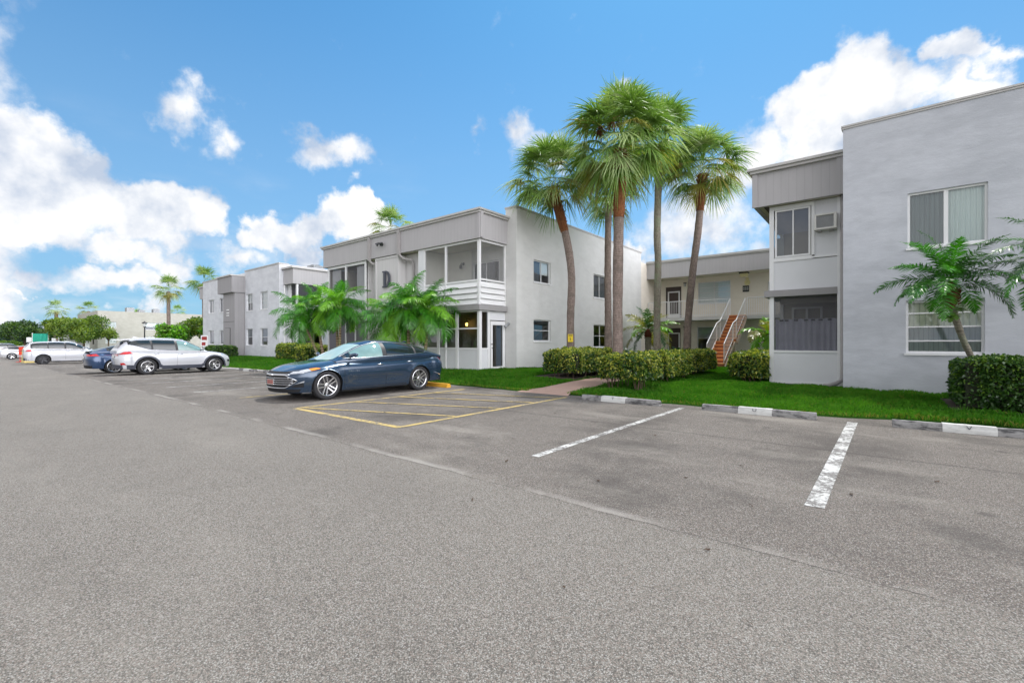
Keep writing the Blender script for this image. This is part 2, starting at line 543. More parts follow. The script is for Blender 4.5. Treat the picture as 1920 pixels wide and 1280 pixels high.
def make_asphalt(name):
    m, g = mat(name)
    pos = world_pos(g)
    s = g.n('ShaderNodeSeparateXYZ', {0: pos})
    X, Y = s.outputs[0], s.outputs[1]
    flat = g.n('ShaderNodeCombineXYZ', {0: X, 1: Y, 2: 0.0}).outputs[0]
    wob = g.m('MULTIPLY', g.m('SUBTRACT', g.noise(flat, 0.9, 5, 0.6), 0.5), 0.42)
    inlot = g.smooth(g.m('ADD', Y, wob), 3.28, 3.52)             # 0 on the lane, 1 on the parking bays
    vor = g.n('ShaderNodeTexVoronoi', {'Vector': flat, 'Scale': 160.0, 'Randomness': 1.0})
    sg = g.n('ShaderNodeSeparateColor', {0: vor.outputs['Color']})
    fine = g.noise(flat, 270, 3, 0.7)
    mid = g.noise(flat, 30, 4, 0.65)
    f = g.m('ADD', g.m('MULTIPLY', sg.outputs[0], 0.55), g.m('MULTIPLY', fine, 0.45))
    lo = g.mix(inlot, (0.134, 0.122, 0.106), (0.082, 0.072, 0.063))
    hi = g.mix(inlot, (0.262, 0.243, 0.214), (0.214, 0.192, 0.168))
    c = g.mix(g.smooth(f, 0.15, 0.85), lo, hi)
    c = g.mix(g.m('MULTIPLY', g.m('GREATER_THAN', sg.outputs[1], 0.8), 0.4), c, (0.27, 0.20, 0.17))
    c = g.mix(g.m('MULTIPLY', g.m('GREATER_THAN', sg.outputs[2], 0.89), 0.7), c, (0.36, 0.35, 0.33))
    c = g.mix(g.m('MULTIPLY', g.smooth(vor.outputs['Distance'], 0.42, 0.75), 0.65), c, (0.03, 0.028, 0.026))
    c = g.mix(g.m('MULTIPLY', g.smooth(mid, 0.58, 0.75), 0.30), c, (0.06, 0.055, 0.05))
    # worn and stained areas: soft and large
    big = g.noise(flat, 0.62, 7, 0.66)
    st = g.m('MULTIPLY', g.smooth(big, 0.47, 0.68), g.m('MULTIPLY_ADD', inlot, 0.62, 0.14))
    c = g.mix(st, c, (0.062, 0.055, 0.050))
    # each bay is darkest where engines stand
    bay = g.m('FRACT', g.m('MULTIPLY_ADD', X, 1 / 2.88, 0.13 + 0.5))
    bayc = g.m('ABSOLUTE', g.m('SUBTRACT', bay, 0.5))
    eng = g.m('MULTIPLY', g.smooth(bayc, 0.34, 0.02), g.m('MULTIPLY', g.smooth(Y, 5.2, 7.2), g.smooth(Y, 9.6, 8.2)))
    eng = g.m('MULTIPLY', g.m('MULTIPLY', eng, g.smooth(g.noise(flat, 1.7, 5, 0.65), 0.32, 0.62)), 0.6)
    c = g.mix(eng, c, (0.055, 0.048, 0.043))
    b2 = g.noise(g.vm('MULTIPLY', flat, (0.55, 1.3, 1)), 0.55, 6, 0.65)
    c = g.mix(g.m('MULTIPLY', g.smooth(b2, 0.50, 0.72), g.m('MULTIPLY_ADD', inlot, 0.22, 0.16)), c, (0.34, 0.315, 0.275))
    dr = g.noise(g.vm('MULTIPLY', flat, (1.0, 0.35, 1)), 2.4, 6, 0.7)
    c = g.mix(g.m('MULTIPLY', g.smooth(dr, 0.60, 0.76), g.m('MULTIPLY_ADD', inlot, 0.44, 0.06)), c, (0.05, 0.045, 0.04))
    # oil drips
    v2 = g.n('ShaderNodeTexVoronoi', {'Vector': flat, 'Scale': 1.1, 'Randomness': 1.0})
    drip = g.smooth(g.m('ADD', v2.outputs['Distance'], g.m('MULTIPLY', g.noise(flat, 14, 4, 0.7), 0.12)), 0.17, 0.10)
    c = g.mix(g.m('MULTIPLY', g.m('MULTIPLY', drip, inlot), 0.45), c, (0.035, 0.03, 0.028))
    # joint between lane and bays: broken crack with a pale worn margin
    d = g.m('SUBTRACT', g.m('ADD', Y, g.m('MULTIPLY', wob, 0.5)), 3.40)
    brk = g.smooth(g.noise(flat, 1.1, 4, 0.6), 0.40, 0.54)
    pale = g.m('MULTIPLY', g.m('MULTIPLY', g.smooth(d, 0.0, 0.03), g.smooth(d, 0.16, 0.05)), g.smooth(g.noise(flat, 0.6, 4, 0.6), 0.42, 0.58))
    c = g.mix(g.m('MULTIPLY', pale, 0.55), c, (0.36, 0.34, 0.31))
    jag = g.m('MULTIPLY', g.m('SUBTRACT', g.noise(flat, 9, 4, 0.7), 0.5), 0.05)
    cr = g.smooth(g.m('ABSOLUTE', g.m('ADD', d, jag)), 0.008, 0.002)
    c = g.mix(g.m('MULTIPLY', g.m('MULTIPLY', cr, brk), 0.70), c, (0.03, 0.027, 0.024))
    for (axis, at, w, k, lw) in ((1, 7.15, 0.010, 0.85, 0.10), (1, 9.75, 0.02, 0.7, 0.25), (0, -6.95, 0.006, 0.5, 0.03)):
        dd = g.m('ABSOLUTE', g.m('SUBTRACT', g.m('ADD', s.outputs[axis], g.m('ADD', g.m('MULTIPLY', wob, 0.35), jag)), at))
        ln = g.m('MULTIPLY', g.m('MULTIPLY', g.smooth(dd, w, w * 0.3), g.smooth(g.noise(flat, 0.9, 4, 0.6), 0.36, 0.5)), k)
        sf = g.m('MULTIPLY', g.smooth(dd, lw, 0.0), 0.32 * k)
        c = g.mix(g.m('MULTIPLY', g.m('MAXIMUM', ln, sf), inlot), c, (0.035, 0.031, 0.028))
    h = g.m('ADD', g.m('MULTIPLY', fine, 0.5), g.m('MULTIPLY', vor.outputs['Distance'], -0.9))
    finish(g, pbr(g, c, 0.88, bump=h, bstr=0.7, bdist=0.006, spec=0.3))
    return m


M['road'] = make_asphalt('worn_asphalt')
M['lot'] = M['road']


def make_marking(name, col, wear):
    m, g = mat(name)
    pos = world_pos(g)
    s = g.n('ShaderNodeSeparateXYZ', {0: pos})
    flat = g.n('ShaderNodeCombineXYZ', {0: s.outputs[0], 1: s.outputs[1], 2: 0.0}).outputs[0]
    n1 = g.noise(flat, 22, 5, 0.7)
    n2 = g.noise(flat, 3.0, 3, 0.6)
    n3 = g.noise(g.vm('MULTIPLY', flat, (1, 7, 1)), 9, 4, 0.7)
    f = g.m('ADD', g.m('MULTIPLY', n1, 0.45), g.m('ADD', g.m('MULTIPLY', n2, 0.3), g.m('MULTIPLY', n3, 0.35)))
    mask = g.smooth(f, wear, wear + 0.05)
    asp = g.mix(g.noise(flat, 190, 3, 0.7), (0.06, 0.055, 0.05), (0.2, 0.19, 0.18))
    c = g.mix(g.noise(flat, 45, 4, 0.7), tuple(q * 0.72 for q in col), col)
    c = g.mix(mask, asp, c)
    finish(g, pbr(g, c, 0.8, bump=mask, bstr=0.3, bdist=0.004))
    return m


M['mark_white'] = make_marking('worn_white_line_paint', (0.58, 0.58, 0.56), 0.53)
M['mark_faint'] = make_marking('faded_white_line_paint', (0.52, 0.51, 0.48), 0.52)
M['mark_yellow'] = make_marking('worn_yellow_line_paint', (0.52, 0.385, 0.13), 0.50)


def make_concrete(name, lo, hi, dark=0.5):
    m, g = mat(name)
    pos = world_pos(g)
    n = g.noise(pos, 3.5, 6, 0.7)
    n2 = g.noise(g.vm('MULTIPLY', pos, (1, 1, 3)), 4.5, 6, 0.72)
    c = g.mix(n, lo, hi)
    c = g.mix(g.m('MULTIPLY', g.smooth(n2, 0.45, 0.62), dark), c, (0.035, 0.035, 0.037))
    finish(g, pbr(g, c, 0.9, bump=g.noise(pos, 60, 4, 0.7), bstr=0.6, bdist=0.01))
    return m


M['stop_concrete'] = make_concrete('mildewed_concrete', (0.15, 0.15, 0.15), (0.36, 0.35, 0.335), 0.85)
M['stop_white'] = make_concrete('white_painted_concrete', (0.50, 0.50, 0.48), (0.62, 0.62, 0.59), 0.2)
M['stop_yellow'] = make_concrete('yellow_painted_concrete', (0.62, 0.30, 0.02), (0.78, 0.42, 0.04), 0.15)
M['stop_text'] = simple('faded_dark_stencil_paint', (0.10, 0.10, 0.11), 0.8, 0, 0.3, 30)
M['path'] = make_concrete('terracotta_tinted_concrete', (0.34, 0.215, 0.165), (0.44, 0.30, 0.24), 0.06)
M['kerb'] = make_concrete('kerb_concrete', (0.30, 0.29, 0.28), (0.45, 0.44, 0.42), 0.3)
M['soil'] = make_concrete('dark_mulch_soil', (0.03, 0.02, 0.014), (0.08, 0.05, 0.035), 0.4)

m_, g_ = mat('lawn_turf')
pos_ = world_pos(g_)
n_ = g_.noise(pos_, 1.2, 5, 0.6)
n2_ = g_.noise(pos_, 40, 4, 0.7)
c_ = g_.mix(n_, (0.018, 0.075, 0.004), (0.035, 0.12, 0.006))
c_ = g_.mix(n2_, g_.mix(1.0, c_, (0.45, 0.45, 0.45), 'MULTIPLY'), c_)
finish(g_, pbr(g_, c_, 0.9, bump=n2_, bstr=1.0, bdist=0.04, spec=0.05))
M['lawn'] = m_
M['grass'] = leafmat('grass_blade', (0.020, 0.110, 0.004), (0.082, 0.225, 0.018), 0.6, 0.35, 0.9, 0.12)
M['grass_edge'] = leafmat('grass_blade_dry', (0.06, 0.14, 0.01), (0.20, 0.19, 0.04), 0.6, 0.3, 4, 0.15)
M['ground'] = simple('far_ground', (0.07, 0.085, 0.04), 0.95, 0, 0.3, 0.4)

M['fan'] = leafmat('fan_palm_leaf', (0.075, 0.165, 0.025), (0.21, 0.33, 0.075), 0.5, 0.22, 2.0, 0.35)
M['fan_pale'] = leafmat('fan_palm_leaf_pale', (0.22, 0.33, 0.11), (0.42, 0.50, 0.25), 0.5, 0.22, 2.0, 0.35)
M['fan_yellow'] = leafmat('fan_palm_leaf_yellowing', (0.22, 0.23, 0.05), (0.33, 0.28, 0.07), 0.5, 0.3, 3)
M['fan_dead'] = leafmat('dry_palm_thatch', (0.14, 0.08, 0.04), (0.30, 0.19, 0.10), 0.8, 0.1, 4)
M['frond'] = leafmat('feather_palm_leaflet', (0.022, 0.13, 0.006), (0.07, 0.28, 0.012), 0.32, 0.25, 2.6, 0.7)
M['frond_light'] = leafmat('feather_palm_leaflet_light', (0.11, 0.32, 0.012), (0.22, 0.46, 0.03), 0.35, 0.3, 2.6, 0.6)
M['frond_yellow'] = leafmat('feather_palm_leaflet_yellow', (0.22, 0.22, 0.03), (0.30, 0.28, 0.05), 0.4, 0.3, 3)
M['frond_blue'] = leafmat('date_palm_leaflet', (0.02, 0.07, 0.018), (0.06, 0.155, 0.04), 0.35, 0.22, 2.6, 0.7)
M['hedge_y'] = leafmat('variegated_hedge_leaf_yellow', (0.30, 0.33, 0.035), (0.46, 0.45, 0.09), 0.4, 0.3, 5)
M['hedge_g'] = leafmat('variegated_hedge_leaf_green', (0.06, 0.13, 0.015), (0.15, 0.22, 0.03), 0.4, 0.25, 5)
M['hedge_d'] = leafmat('hedge_leaf_dark', (0.012, 0.04, 0.008), (0.03, 0.085, 0.014), 0.35, 0.2, 5)
M['hedge_m'] = leafmat('clipped_hedge_leaf', (0.025, 0.075, 0.010), (0.06, 0.14, 0.02), 0.38, 0.25, 5)
M['hedge_t'] = leafmat('clipped_hedge_leaf_new', (0.10, 0.19, 0.02), (0.17, 0.27, 0.035), 0.4, 0.3, 5)
M['tree_a'] = leafmat('tree_leaf_light', (0.10, 0.17, 0.015), (0.20, 0.27, 0.03), 0.5, 0.3, 0.8)
M['tree_b'] = leafmat('tree_leaf_mid', (0.045, 0.10, 0.015), (0.09, 0.16, 0.025), 0.5, 0.25, 0.8)
M['tree_c'] = leafmat('tree_leaf_dark', (0.018, 0.045, 0.016), (0.035, 0.085, 0.022), 0.5, 0.2, 0.8)
M['tree_blue'] = leafmat('tree_leaf_bluish', (0.022, 0.05, 0.045), (0.04, 0.085, 0.06), 0.5, 0.15, 0.8)
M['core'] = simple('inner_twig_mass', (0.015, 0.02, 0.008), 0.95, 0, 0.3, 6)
M['twig'] = simple('woody_twig', (0.10, 0.065, 0.045), 0.9, 0, 0.2, 12)
M['bromeliad'] = leafmat('rusty_bromeliad_leaf', (0.16, 0.05, 0.03), (0.28, 0.10, 0.05), 0.5, 0.2, 6)


def make_bark(name, lo, hi, ring=14.0, k=0.5, blot=None):
    m, g = mat(name)
    pos = world_pos(g)
    s = g.n('ShaderNodeSeparateXYZ', {0: pos})
    wob = g.m('MULTIPLY', g.noise(pos, 5, 3, 0.6), 0.35)
    fr = g.m('FRACT', g.m('MULTIPLY', g.m('ADD', s.outputs[2], g.m('MULTIPLY', wob, 0.2)), ring))
    tri = g.m('ABSOLUTE', g.m('MULTIPLY_ADD', fr, 2.0, -1.0))
    n = g.noise(g.vm('MULTIPLY', pos, (2.2, 2.2, 1.0)), 9, 6, 0.75)
    f = g.m('ADD', g.m('MULTIPLY', tri, k), g.m('MULTIPLY', n, 1 - k), clamp=True)
    c = g.mix(g.smooth(f, 0.2, 0.75), lo, hi)
    if blot:
        c = g.mix(g.m('MULTIPLY', g.smooth(g.noise(pos, 2.2, 4, 0.6), 0.5, 0.66), 0.7), c, blot)
    finish(g, pbr(g, c, 0.9, bump=f, bstr=0.9, bdist=0.03, spec=0.2))
    return m


M['bark'] = make_bark('palm_bark_grey', (0.11, 0.08, 0.065), (0.34, 0.27, 0.235), 16, 0.14, (0.16, 0.13, 0.11))
M['bark_lichen'] = make_bark('palm_bark_lichened', (0.13, 0.11, 0.08), (0.36, 0.33, 0.27), 16, 0.14, (0.26, 0.30, 0.20))
M['boot'] = make_bark('palm_boot_fibre', (0.075, 0.024, 0.010), (0.34, 0.14, 0.06), 22, 0.30, (0.10, 0.05, 0.03))
M['ring_bark'] = make_bark('ringed_palm_bark', (0.13, 0.09, 0.055), (0.33, 0.25, 0.17), 8, 0.5, (0.2, 0.24, 0.1))
M['shaft'] = simple('green_crownshaft', (0.16, 0.26, 0.05), 0.4, 0, 0.2, 5)
M['bark_dark'] = make_bark('rough_dark_bark', (0.05, 0.035, 0.025), (0.16, 0.12, 0.085), 20, 0.4)
M['fern'] = leafmat('epiphyte_fern_leaf', (0.07, 0.17, 0.02), (0.14, 0.27, 0.04), 0.4, 0.3, 6)
M['root_fibre'] = simple('red_brown_root_fibre', (0.11, 0.025, 0.012), 0.9, 0, 0.4, 20)
# ------------------------------------------------------------------ ground, road, parking lot, lawn, path
def gbase(x):
    return -min(0.64, 0.0085 * max(0.0, -x - 13))


def glawn(x, y):
    A = 0.12 + 0.12 * sstep(-6, -12, x) - 0.75 * sstep(-52, -100, x)
    return gbase(x) * (1 - sstep(10.3, 14, y)) + 0.03 + (A - 0.03) * sstep(10.25, 13.4, y)


XS = [-400, -300, -200, -140, -110, -90, -75, -60, -50, -40, -30, -25, -20, -16, -13, -10, -7, -4, 0, 4, 10, 20, 40, 80, 200]


def sheet(name, y0, y1, dz, m, xs=XS, ny=1, fz=None):
    mb = MB()
    ys = [y0 + (y1 - y0) * k / ny for k in range(ny + 1)]
    mb.grid([[(x, y, (fz(x, y) if fz else gbase(x)) + dz) for x in xs] for y in ys])
    return tag(mb.build(name, m, smooth=True), kind='structure')


mb = MB()
mb.grid([[(x, y, gbase(x) - 0.10 - (0.0 if y < 60 else 0.3)) for x in [-2500, -900] + XS + [900, 2500]] for y in [-2500, -400, -60, -12, 2, 10, 11, 40, 60, 200, 2500]])
tag(mb.build('ground', M['ground'], smooth=True), kind='structure')
sheet('road', -9.0, 3.4, 0.0, M['road'])
sheet('parking_lot', 3.4, 10.9, 0.0, M['lot'], ny=2)
# lawn with a slightly ragged front edge, cut by the path and by the building footprints only visually
nr = random.Random(3)
xs = list(np.arange(-140, -60, 4.0)) + list(np.arange(-60, 14, 0.35)) + [16, 20, 30]
edge = [10.28 + 0.05 * math.sin(x * 1.7) + 0.04 * math.sin(x * 5.1 + 1) + nr.uniform(-.02, .02) for x in xs]
# the lot runs a little deeper in front of the right hand building
edge = [e + 0.55 * sstep(-2.0, 1.2, x) - 0.1 for e, x in zip(edge, xs)]
PATH_X0, PATH_X1 = -7.65, -6.4
rows = []
tl = [0, .01, .03, .06, .1, .15, .2, .3, .45, .6, .8, 1.0]
for t in tl:
    row = []
    for x, e in zip(xs, edge):
        y = e + (34 - e) * t
        row.append((x, y, glawn(x, y) + (0.012 if t > 0 else -0.03)))
    rows.append(row)
mb = MB()
mb.grid(rows)
tag(mb.build('lawn', M['lawn'], smooth=True), kind='structure')


def edge_y(x):
    return float(np.interp(x, xs, edge))


# terracotta path
mb = MB()
pr = []
for y in [10.0, 10.3, 10.8, 11.5, 12.5, 13.5, 15, 17, 20, 24, 26]:
    z = glawn(-7, max(y, 10.3)) + 0.026 if y > 10.2 else gbase(-7) + 0.006
    x0, x1 = PATH_X0, PATH_X1
    if y < 10.6:
        x0 -= 0.28 * (10.6 - y) / .6
        x1 += 0.15 * (10.6 - y) / .6
    pr.append([(x0, y, z), (x1, y, z)])
mb.grid(pr)
tag(mb.build('path', M['path']), kind='structure')
# mulch beds under the hedges
mb = MB()
for (x0, x1, y0, y1) in [(-9.4, -7.75, 12.8, 17.0), (-6.35, -4.7, 11.3, 13.0), (-6.4, -4.9, 13.3, 19.8), (-3.9, -2.7, 15.4, 18.5), (1.05, 8, 12.05, 13.9),
                         (-11.8, -7.8, 20, 26)]:
    mb.grid([[(x0 + (x1 - x0) * i / 12 + .05 * math.sin(k * 2.3), y0 + (y1 - y0) * k / 8 + .06 * math.sin(i * 1.9), glawn(x0 + (x1 - x0) * i / 12, y0 + (y1 - y0) * k / 8) + 0.02) for i in range(13)] for k in range(9)])
tag(mb.build('mulch_bed', M['soil']), kind='structure')


# ------------------------------------------------------------------ painted markings (thin sheets on the lot)
def stripe(mb, x0, y0, x1, y1, w, dz=0.004):
    d = Vector((x1 - x0, y1 - y0))
    L = d.length
    d /= L
    n = Vector((-d.y, d.x)) * w / 2
    k = max(1, int(L / 0.6))
    rows = []
    for i in range(k + 1):
        a, b = x0 + d.x * L * i / k, y0 + d.y * L * i / k
        j = 0.006 * math.sin(i * 2.1 + x0)
        rows.append([(a + n.x * (1 + j), b + n.y, gbase(a) + dz), (a - n.x, b - n.y, gbase(a) + dz)])
    mb.grid(rows)


def marking(name, label, cat, stripes, m, group=None, dz=0.004):
    mb = MB()
    for q in stripes:
        stripe(mb, *q, dz=dz)
    o = mb.build(name, m)
    return tag(o, label, cat, group, 'structure')


marking('parking_line', 'long white stall line between the wheel stops marked T and U', 'line', [(-3.28, 4.5, -3.25, 9.75, .11)], M['mark_white'])
marking('parking_line', 'thick worn white stall line between the wheel stops marked U and V', 'line', [(-.43, 4.62, -.36, 9.85, .145)], M['mark_white'])
for k, x in enumerate([-14.9, -17.4, -19.95, -22.6, -25.35, -28.1, -31, -34, -37, -40, -43, -46]):
    marking('parking_line', 'faded white stall line, number %d leftwards from the yellow one' % (k + 1), 'line',
            [(x, 4.25 - .02 * k, x, 9.5, .10)], M['mark_white'] if k < 3 else M['mark_faint'], 'white stall lines left of the blue sedan')
marking('yellow_line', 'yellow stall line on the far side of the blue sedan', 'line', [(-12.4, 4.5, -12.4, 9.6, .1)], M['mark_yellow'])
hx = [(-9.56, 4.55, -6.1, 4.62, .13), (-9.56, 4.6, -9.5, 9.5, .11), (-6.12, 4.6, -6.14, 9.75, .11)]
dg = [(-9.5, 4.68, -6.2, 5.95), (-9.5, 5.9, -6.2, 7.25), (-9.5, 7.12, -6.2, 8.4), (-9.5, 8.3, -6.2, 9.5)]
mb = MB()
for i, q in enumerate(hx):
    stripe(mb, *q, dz=0.004 + 0.0012 * i)
for i, q in enumerate(dg):
    stripe(mb, *q, .085, dz=0.009 + 0.0008 * i)
tag(mb.build('hatched_bay_marking', M['mark_yellow']), 'yellow outlined bay with diagonal stripes beside the blue sedan', 'line', None, 'structure')

# concrete strip between lot and lawn at the left
mb = MB()
mb.grid([[(x, y, gbase(x) + z) for x in np.arange(-60, -13, 2.0)] for y, z in ((9.95, .004), (10.0, .02), (10.32, .022))])
tag(mb.build('kerb', M['kerb']), kind='structure')

# blades of grass
def blades(name, n, xr, yr, hmin, hmax, w, mats, seed, keep=None, frac=0.04):
    r = np.random.default_rng(seed)
    X = r.uniform(*xr, n)
    Y = r.uniform(*yr, n)
    ey = np.interp(X, xs, edge)
    ok = (Y > ey - 0.03) & ~((X > PATH_X0 - .0) & (X < PATH_X1 + .0) & (Y < 26))
    if keep is not None:
        ok &= keep(X, Y)
    X, Y = X[ok], Y[ok]
    n = len(X)
    Z = np.array([glawn(a, b) for a, b in zip(X, Y)]) + 0.005
    h = r.uniform(hmin, hmax, n) * (0.7 + 0.6 * np.abs(np.sin(X * 3.1) * np.cos(Y * 2.3)))
    th = r.uniform(0, 2 * PI, n)
    ln = r.uniform(0.1, 0.75, n)
    ph = r.uniform(0, 2 * PI, n)
    dx, dy = np.cos(th) * w / 2, np.sin(th) * w / 2
    bx, by = np.cos(ph) * ln * h, np.sin(ph) * ln * h
    V = np.zeros((n, 4, 3))
    V[:, 0] = np.stack([X - dx, Y - dy, Z], 1)
    V[:, 1] = np.stack([X + dx, Y + dy, Z], 1)
    V[:, 2] = np.stack([X + bx * .45 + dx * .7, Y + by * .45 + dy * .7, Z + h * .62], 1)
    V[:, 3] = np.stack([X + bx, Y + by, Z + h * (1 - .25 * ln)], 1)
    base = np.arange(n)[:, None] * 4
    Fq = (base + np.array([[0, 1, 2, 3]])).reshape(-1, 4)
    mi = (r.uniform(0, 1, n) < frac + 0.5 * (Y - np.interp(X, xs, edge) < 0.12)).astype(int)
    o = np_mesh(name, V.reshape(-1, 3), Fq, mats, mi)
    return tag(o, kind='stuff')


free = lambda X, Y: ~((X > -9.5) & (X < -7.7) & (Y > 12.7) & (Y < 17)) & ~((X > 1.05) & (Y > 12.1) & (Y < 13.9)) \
    & ~((X < -11.9) & (Y > 14.9)) & ~((X > -.75) & (Y > 15)) & ~((X < -12.5) & (X > -24.6) & (Y > 13.3))
blades('grass', 95000, (-6.5, 5.0), (10.0, 15.4), .05, .11, .012, [M['grass'], M['grass_edge']], 1, free)
blades('grass', 42000, (-13.5, -7.6), (10.0, 16.0), .05, .10, .016, [M['grass'], M['grass_edge']], 2, free)
blades('grass', 26000, (-6.5, -2.6), (15.4, 24.0), .05, .10, .02, [M['grass'], M['grass_edge']], 3, free)
blades('grass', 40000, (-46, -13.5), (10.0, 15.3), .05, .10, .03, [M['grass'], M['grass_edge']], 4, free)


# ------------------------------------------------------------------ wheel stops
def letter_mesh(ch, u0, v0, h, fn, th, mb, m=0, w=None):
    """strokes of a stencil letter"""
    w = w or h * 0.62
    s = h * 0.16

    def bar(a, b, c, d):
        dx, dz = c - a, d - b
        L = math.hypot(dx, dz)
        nx, nz = -dz / L * s / 2, dx / L * s / 2
        mb.prism([(a + nx, b + nz), (c + nx, d + nz), (c - nx, d - nz), (a - nx, b - nz)], lambda u, v, dd: fn(u0 + u, v0 + v, dd), 0, th, m)
    S = {'T': [(0, h, w, h), (w / 2, h, w / 2, 0)], 'U': [(0, h, 0, h * .2), (0, h * .2, w * .25, 0), (w * .25, 0, w * .75, 0), (w * .75, 0, w, h * .2), (w, h * .2, w, h)],
         'V': [(0, h, w / 2, 0), (w / 2, 0, w, h)], 'S': [(w, h, 0, h), (0, h, 0, h / 2), (0, h / 2, w, h / 2), (w, h / 2, w, 0), (w, 0, 0, 0)],
         'R': [(0, 0, 0, h), (0, h, w, h), (w, h, w, h / 2), (w, h / 2, 0, h / 2), (w * .4, h / 2, w, 0)],
         'M': [(0, 0, 0, h), (0, h, w / 2, h * .35), (w / 2, h * .35, w, h), (w, h, w, 0)],
         'A': [(0, 0, w / 2, h), (w / 2, h, w, 0), (w * .22, h * .38, w * .78, h * .38)],
         'L': [(0, h, 0, 0), (0, 0, w, 0)], 'I': [(w / 2, 0, w / 2, h)],
         'B': [(0, 0, 0, h), (0, h, w * .8, h), (w * .8, h, w * .8, h * .5), (0, h * .5, w, h * .5), (w, h * .5, w, 0), (w, 0, 0, 0)]}
    for q in S[ch]:
        bar(*q)


def wheel_stop(x0, x1, y, label, letter=None, w0=None, w1=None, rot=0.0, cm='stop_concrete', pm='stop_white'):
    L = x1 - x0
    t = thing('wheel_stop', label, 'wheel stop', ((x0 + x1) / 2, y, gbase((x0 + x1) / 2)), rot)
    prof = [(-.085, 0), (-.078, .055), (-.05, .118), (.05, .118), (.078, .055), (.085, 0)]

    def seg(a, b, grow=0.0):
        mb = MB()
        n = max(2, int((b - a) / .08))
        r2 = random.Random(int(a * 100) + int(x0 * 7))
        rows = []
        for i in range(n + 1):
            x = a + (b - a) * i / n
            j = 0.0025
            rows.append([(x, p + grow * (1 if p > 0 else -1) + r2.uniform(-j, j), max(0, z + (grow if z > .1 else 0) + r2.uniform(-j, j) * (z > 0))) for p, z in prof])
        mb.grid(rows)
        for rr in (rows[0], rows[-1]):
            mb.poly(rr)
        return mb
    seg(-L / 2, L / 2).build('body', M[cm], t)
    if w0 is not None:
        seg(-L / 2 + w0, -L / 2 + w1, .0075).build('painted_band', M[pm], t)
    if letter:
        mb = MB()
        a = -L / 2 + (w0 + w1) / 2 - .03

        def fn(u, v, d):      # lies on the sloping road-facing side
            s = v / .09
            return (u, -.078 + .028 * s - .015 - d, .055 + .063 * s + .006 + d * .3)
        letter_mesh(letter, a, 0.006, .07, fn, .002, mb, w=.055)
        mb.build('letter', M['stop_text'], t)
    return t


wheel_stop(-5.62, -3.72, 9.72, 'mildewed concrete wheel stop with a white band and the letter T', 'T', .52, 1.12, .02)
wheel_stop(-2.84, -.88, 9.82, 'mildewed concrete wheel stop with a white band and the letter U', 'U', .68, 1.26, .03)
wheel_stop(.17, 2.1, 9.86, 'grey stained wheel stop with a white band and the letter V', 'V', .60, 1.20, .03)
wheel_stop(-12.1, -10.22, 9.55, 'orange yellow wheel stop behind the rear wheel of the blue sedan', cm='stop_yellow')
wheel_stop(-22.95, -21.0, 9.45, 'part white wheel stop at the lawn, nearer the blue sedan', None, .55, 1.2)
wheel_stop(-25.9, -23.95, 9.45, 'part white wheel stop at the lawn, nearer the white crossover', None, .6, 1.3)
wheel_stop(-20.3, -18.4, 9.5, 'part white wheel stop half hidden behind the nose of the blue sedan', None, .6, 1.2)

# small litter: dry leaves lying on the asphalt, each one its own
lm, lg = mat('dry_brown_leaf')
finish(lg, pbr(lg, lg.mix(lg.noise(world_pos(lg), 30, 2), (0.02, 0.012, 0.008), (0.08, 0.045, 0.022)), 0.8))
leafspots = [(-1.55, 4.75, .05), (-.85, 4.3, .04), (-.2, 5.2, .07), (.45, 6.2, .06), (-1.2, 5.6, .05), (-2.2, 4.1, .06), (-3.4, 4.1, .07), (-4.1, 5.1, .05), (-.9, 3.2, .04),
             (-.5, 2.5, .03), (1.0, 5.4, .05), (-2.6, 6.6, .05), (-4.9, 7.4, .05), (-1.4, 2.2, .03), (-2.8, 2.9, .04), (-7.6, 5.4, .06)]
for i, (x, y, s) in enumerate(leafspots):
    s *= .62
    mb = MB()
    a = i * 2.4
    c, sn = math.cos(a), math.sin(a)
    pts = [(-s, 0, .004), (-.3 * s, .32 * s, .016), (.5 * s, .25 * s, .012), (s, .02 * s, .02), (.4 * s, -.28 * s, .008), (-.4 * s, -.3 * s, .012)]
    mb.poly([(x + u * c - v * sn, y + u * sn + v * c, gbase(x) + z) for u, v, z in pts])
    tag(mb.build('fallen_leaf', lm), 'small dry brown leaf lying on the asphalt of the parking lot', 'leaf', 'dry leaves scattered on the asphalt')
# ------------------------------------------------------------------ building kit
def front(Y):
    return lambda u, d, z: (u, Y + d, z)          # faces the road (-Y)


def sideR(X):
    return lambda u, d, z: (X - d, u, z)          # faces +X


def sideL(X):
    return lambda u, d, z: (X + d, u, z)          # faces -X


def rearw(Y):
    return lambda u, d, z: (u, Y - d, z)


def fbox(mb, fn, u0, u1, d0, d1, z0, z1, m=0):
    a, b = fn(u0, d0, z0), fn(u1, d1, z1)
    mb.box(*a, *b, m)


def wallpanel(mb, fn, u0, u1, z0, z1, ops=(), m=0, depth=0.13):
    us = sorted({u0, u1, *[q for o in ops for q in o[:2] if u0 < q < u1]})
    zs = sorted({z0, z1, *[q for o in ops for q in o[2:4] if z0 < q < z1]})
    for a, b in zip(us, us[1:]):
        for c, d in zip(zs, zs[1:]):
            um, zm = (a + b) / 2, (c + d) / 2
            if any(o[0] < um < o[1] and o[2] < zm < o[3] for o in ops):
                continue
            mb.quad(fn(a, 0, c), fn(b, 0, c), fn(b, 0, d), fn(a, 0, d), m)
    for (a, b, c, d) in [o[:4] for o in ops]:
        for (p, q, r, s) in ((a, c, b, c), (b, c, b, d), (b, d, a, d), (a, d, a, c)):
            mb.quad(fn(p, 0, q), fn(r, 0, s), fn(r, depth, s), fn(p, depth, q), m)


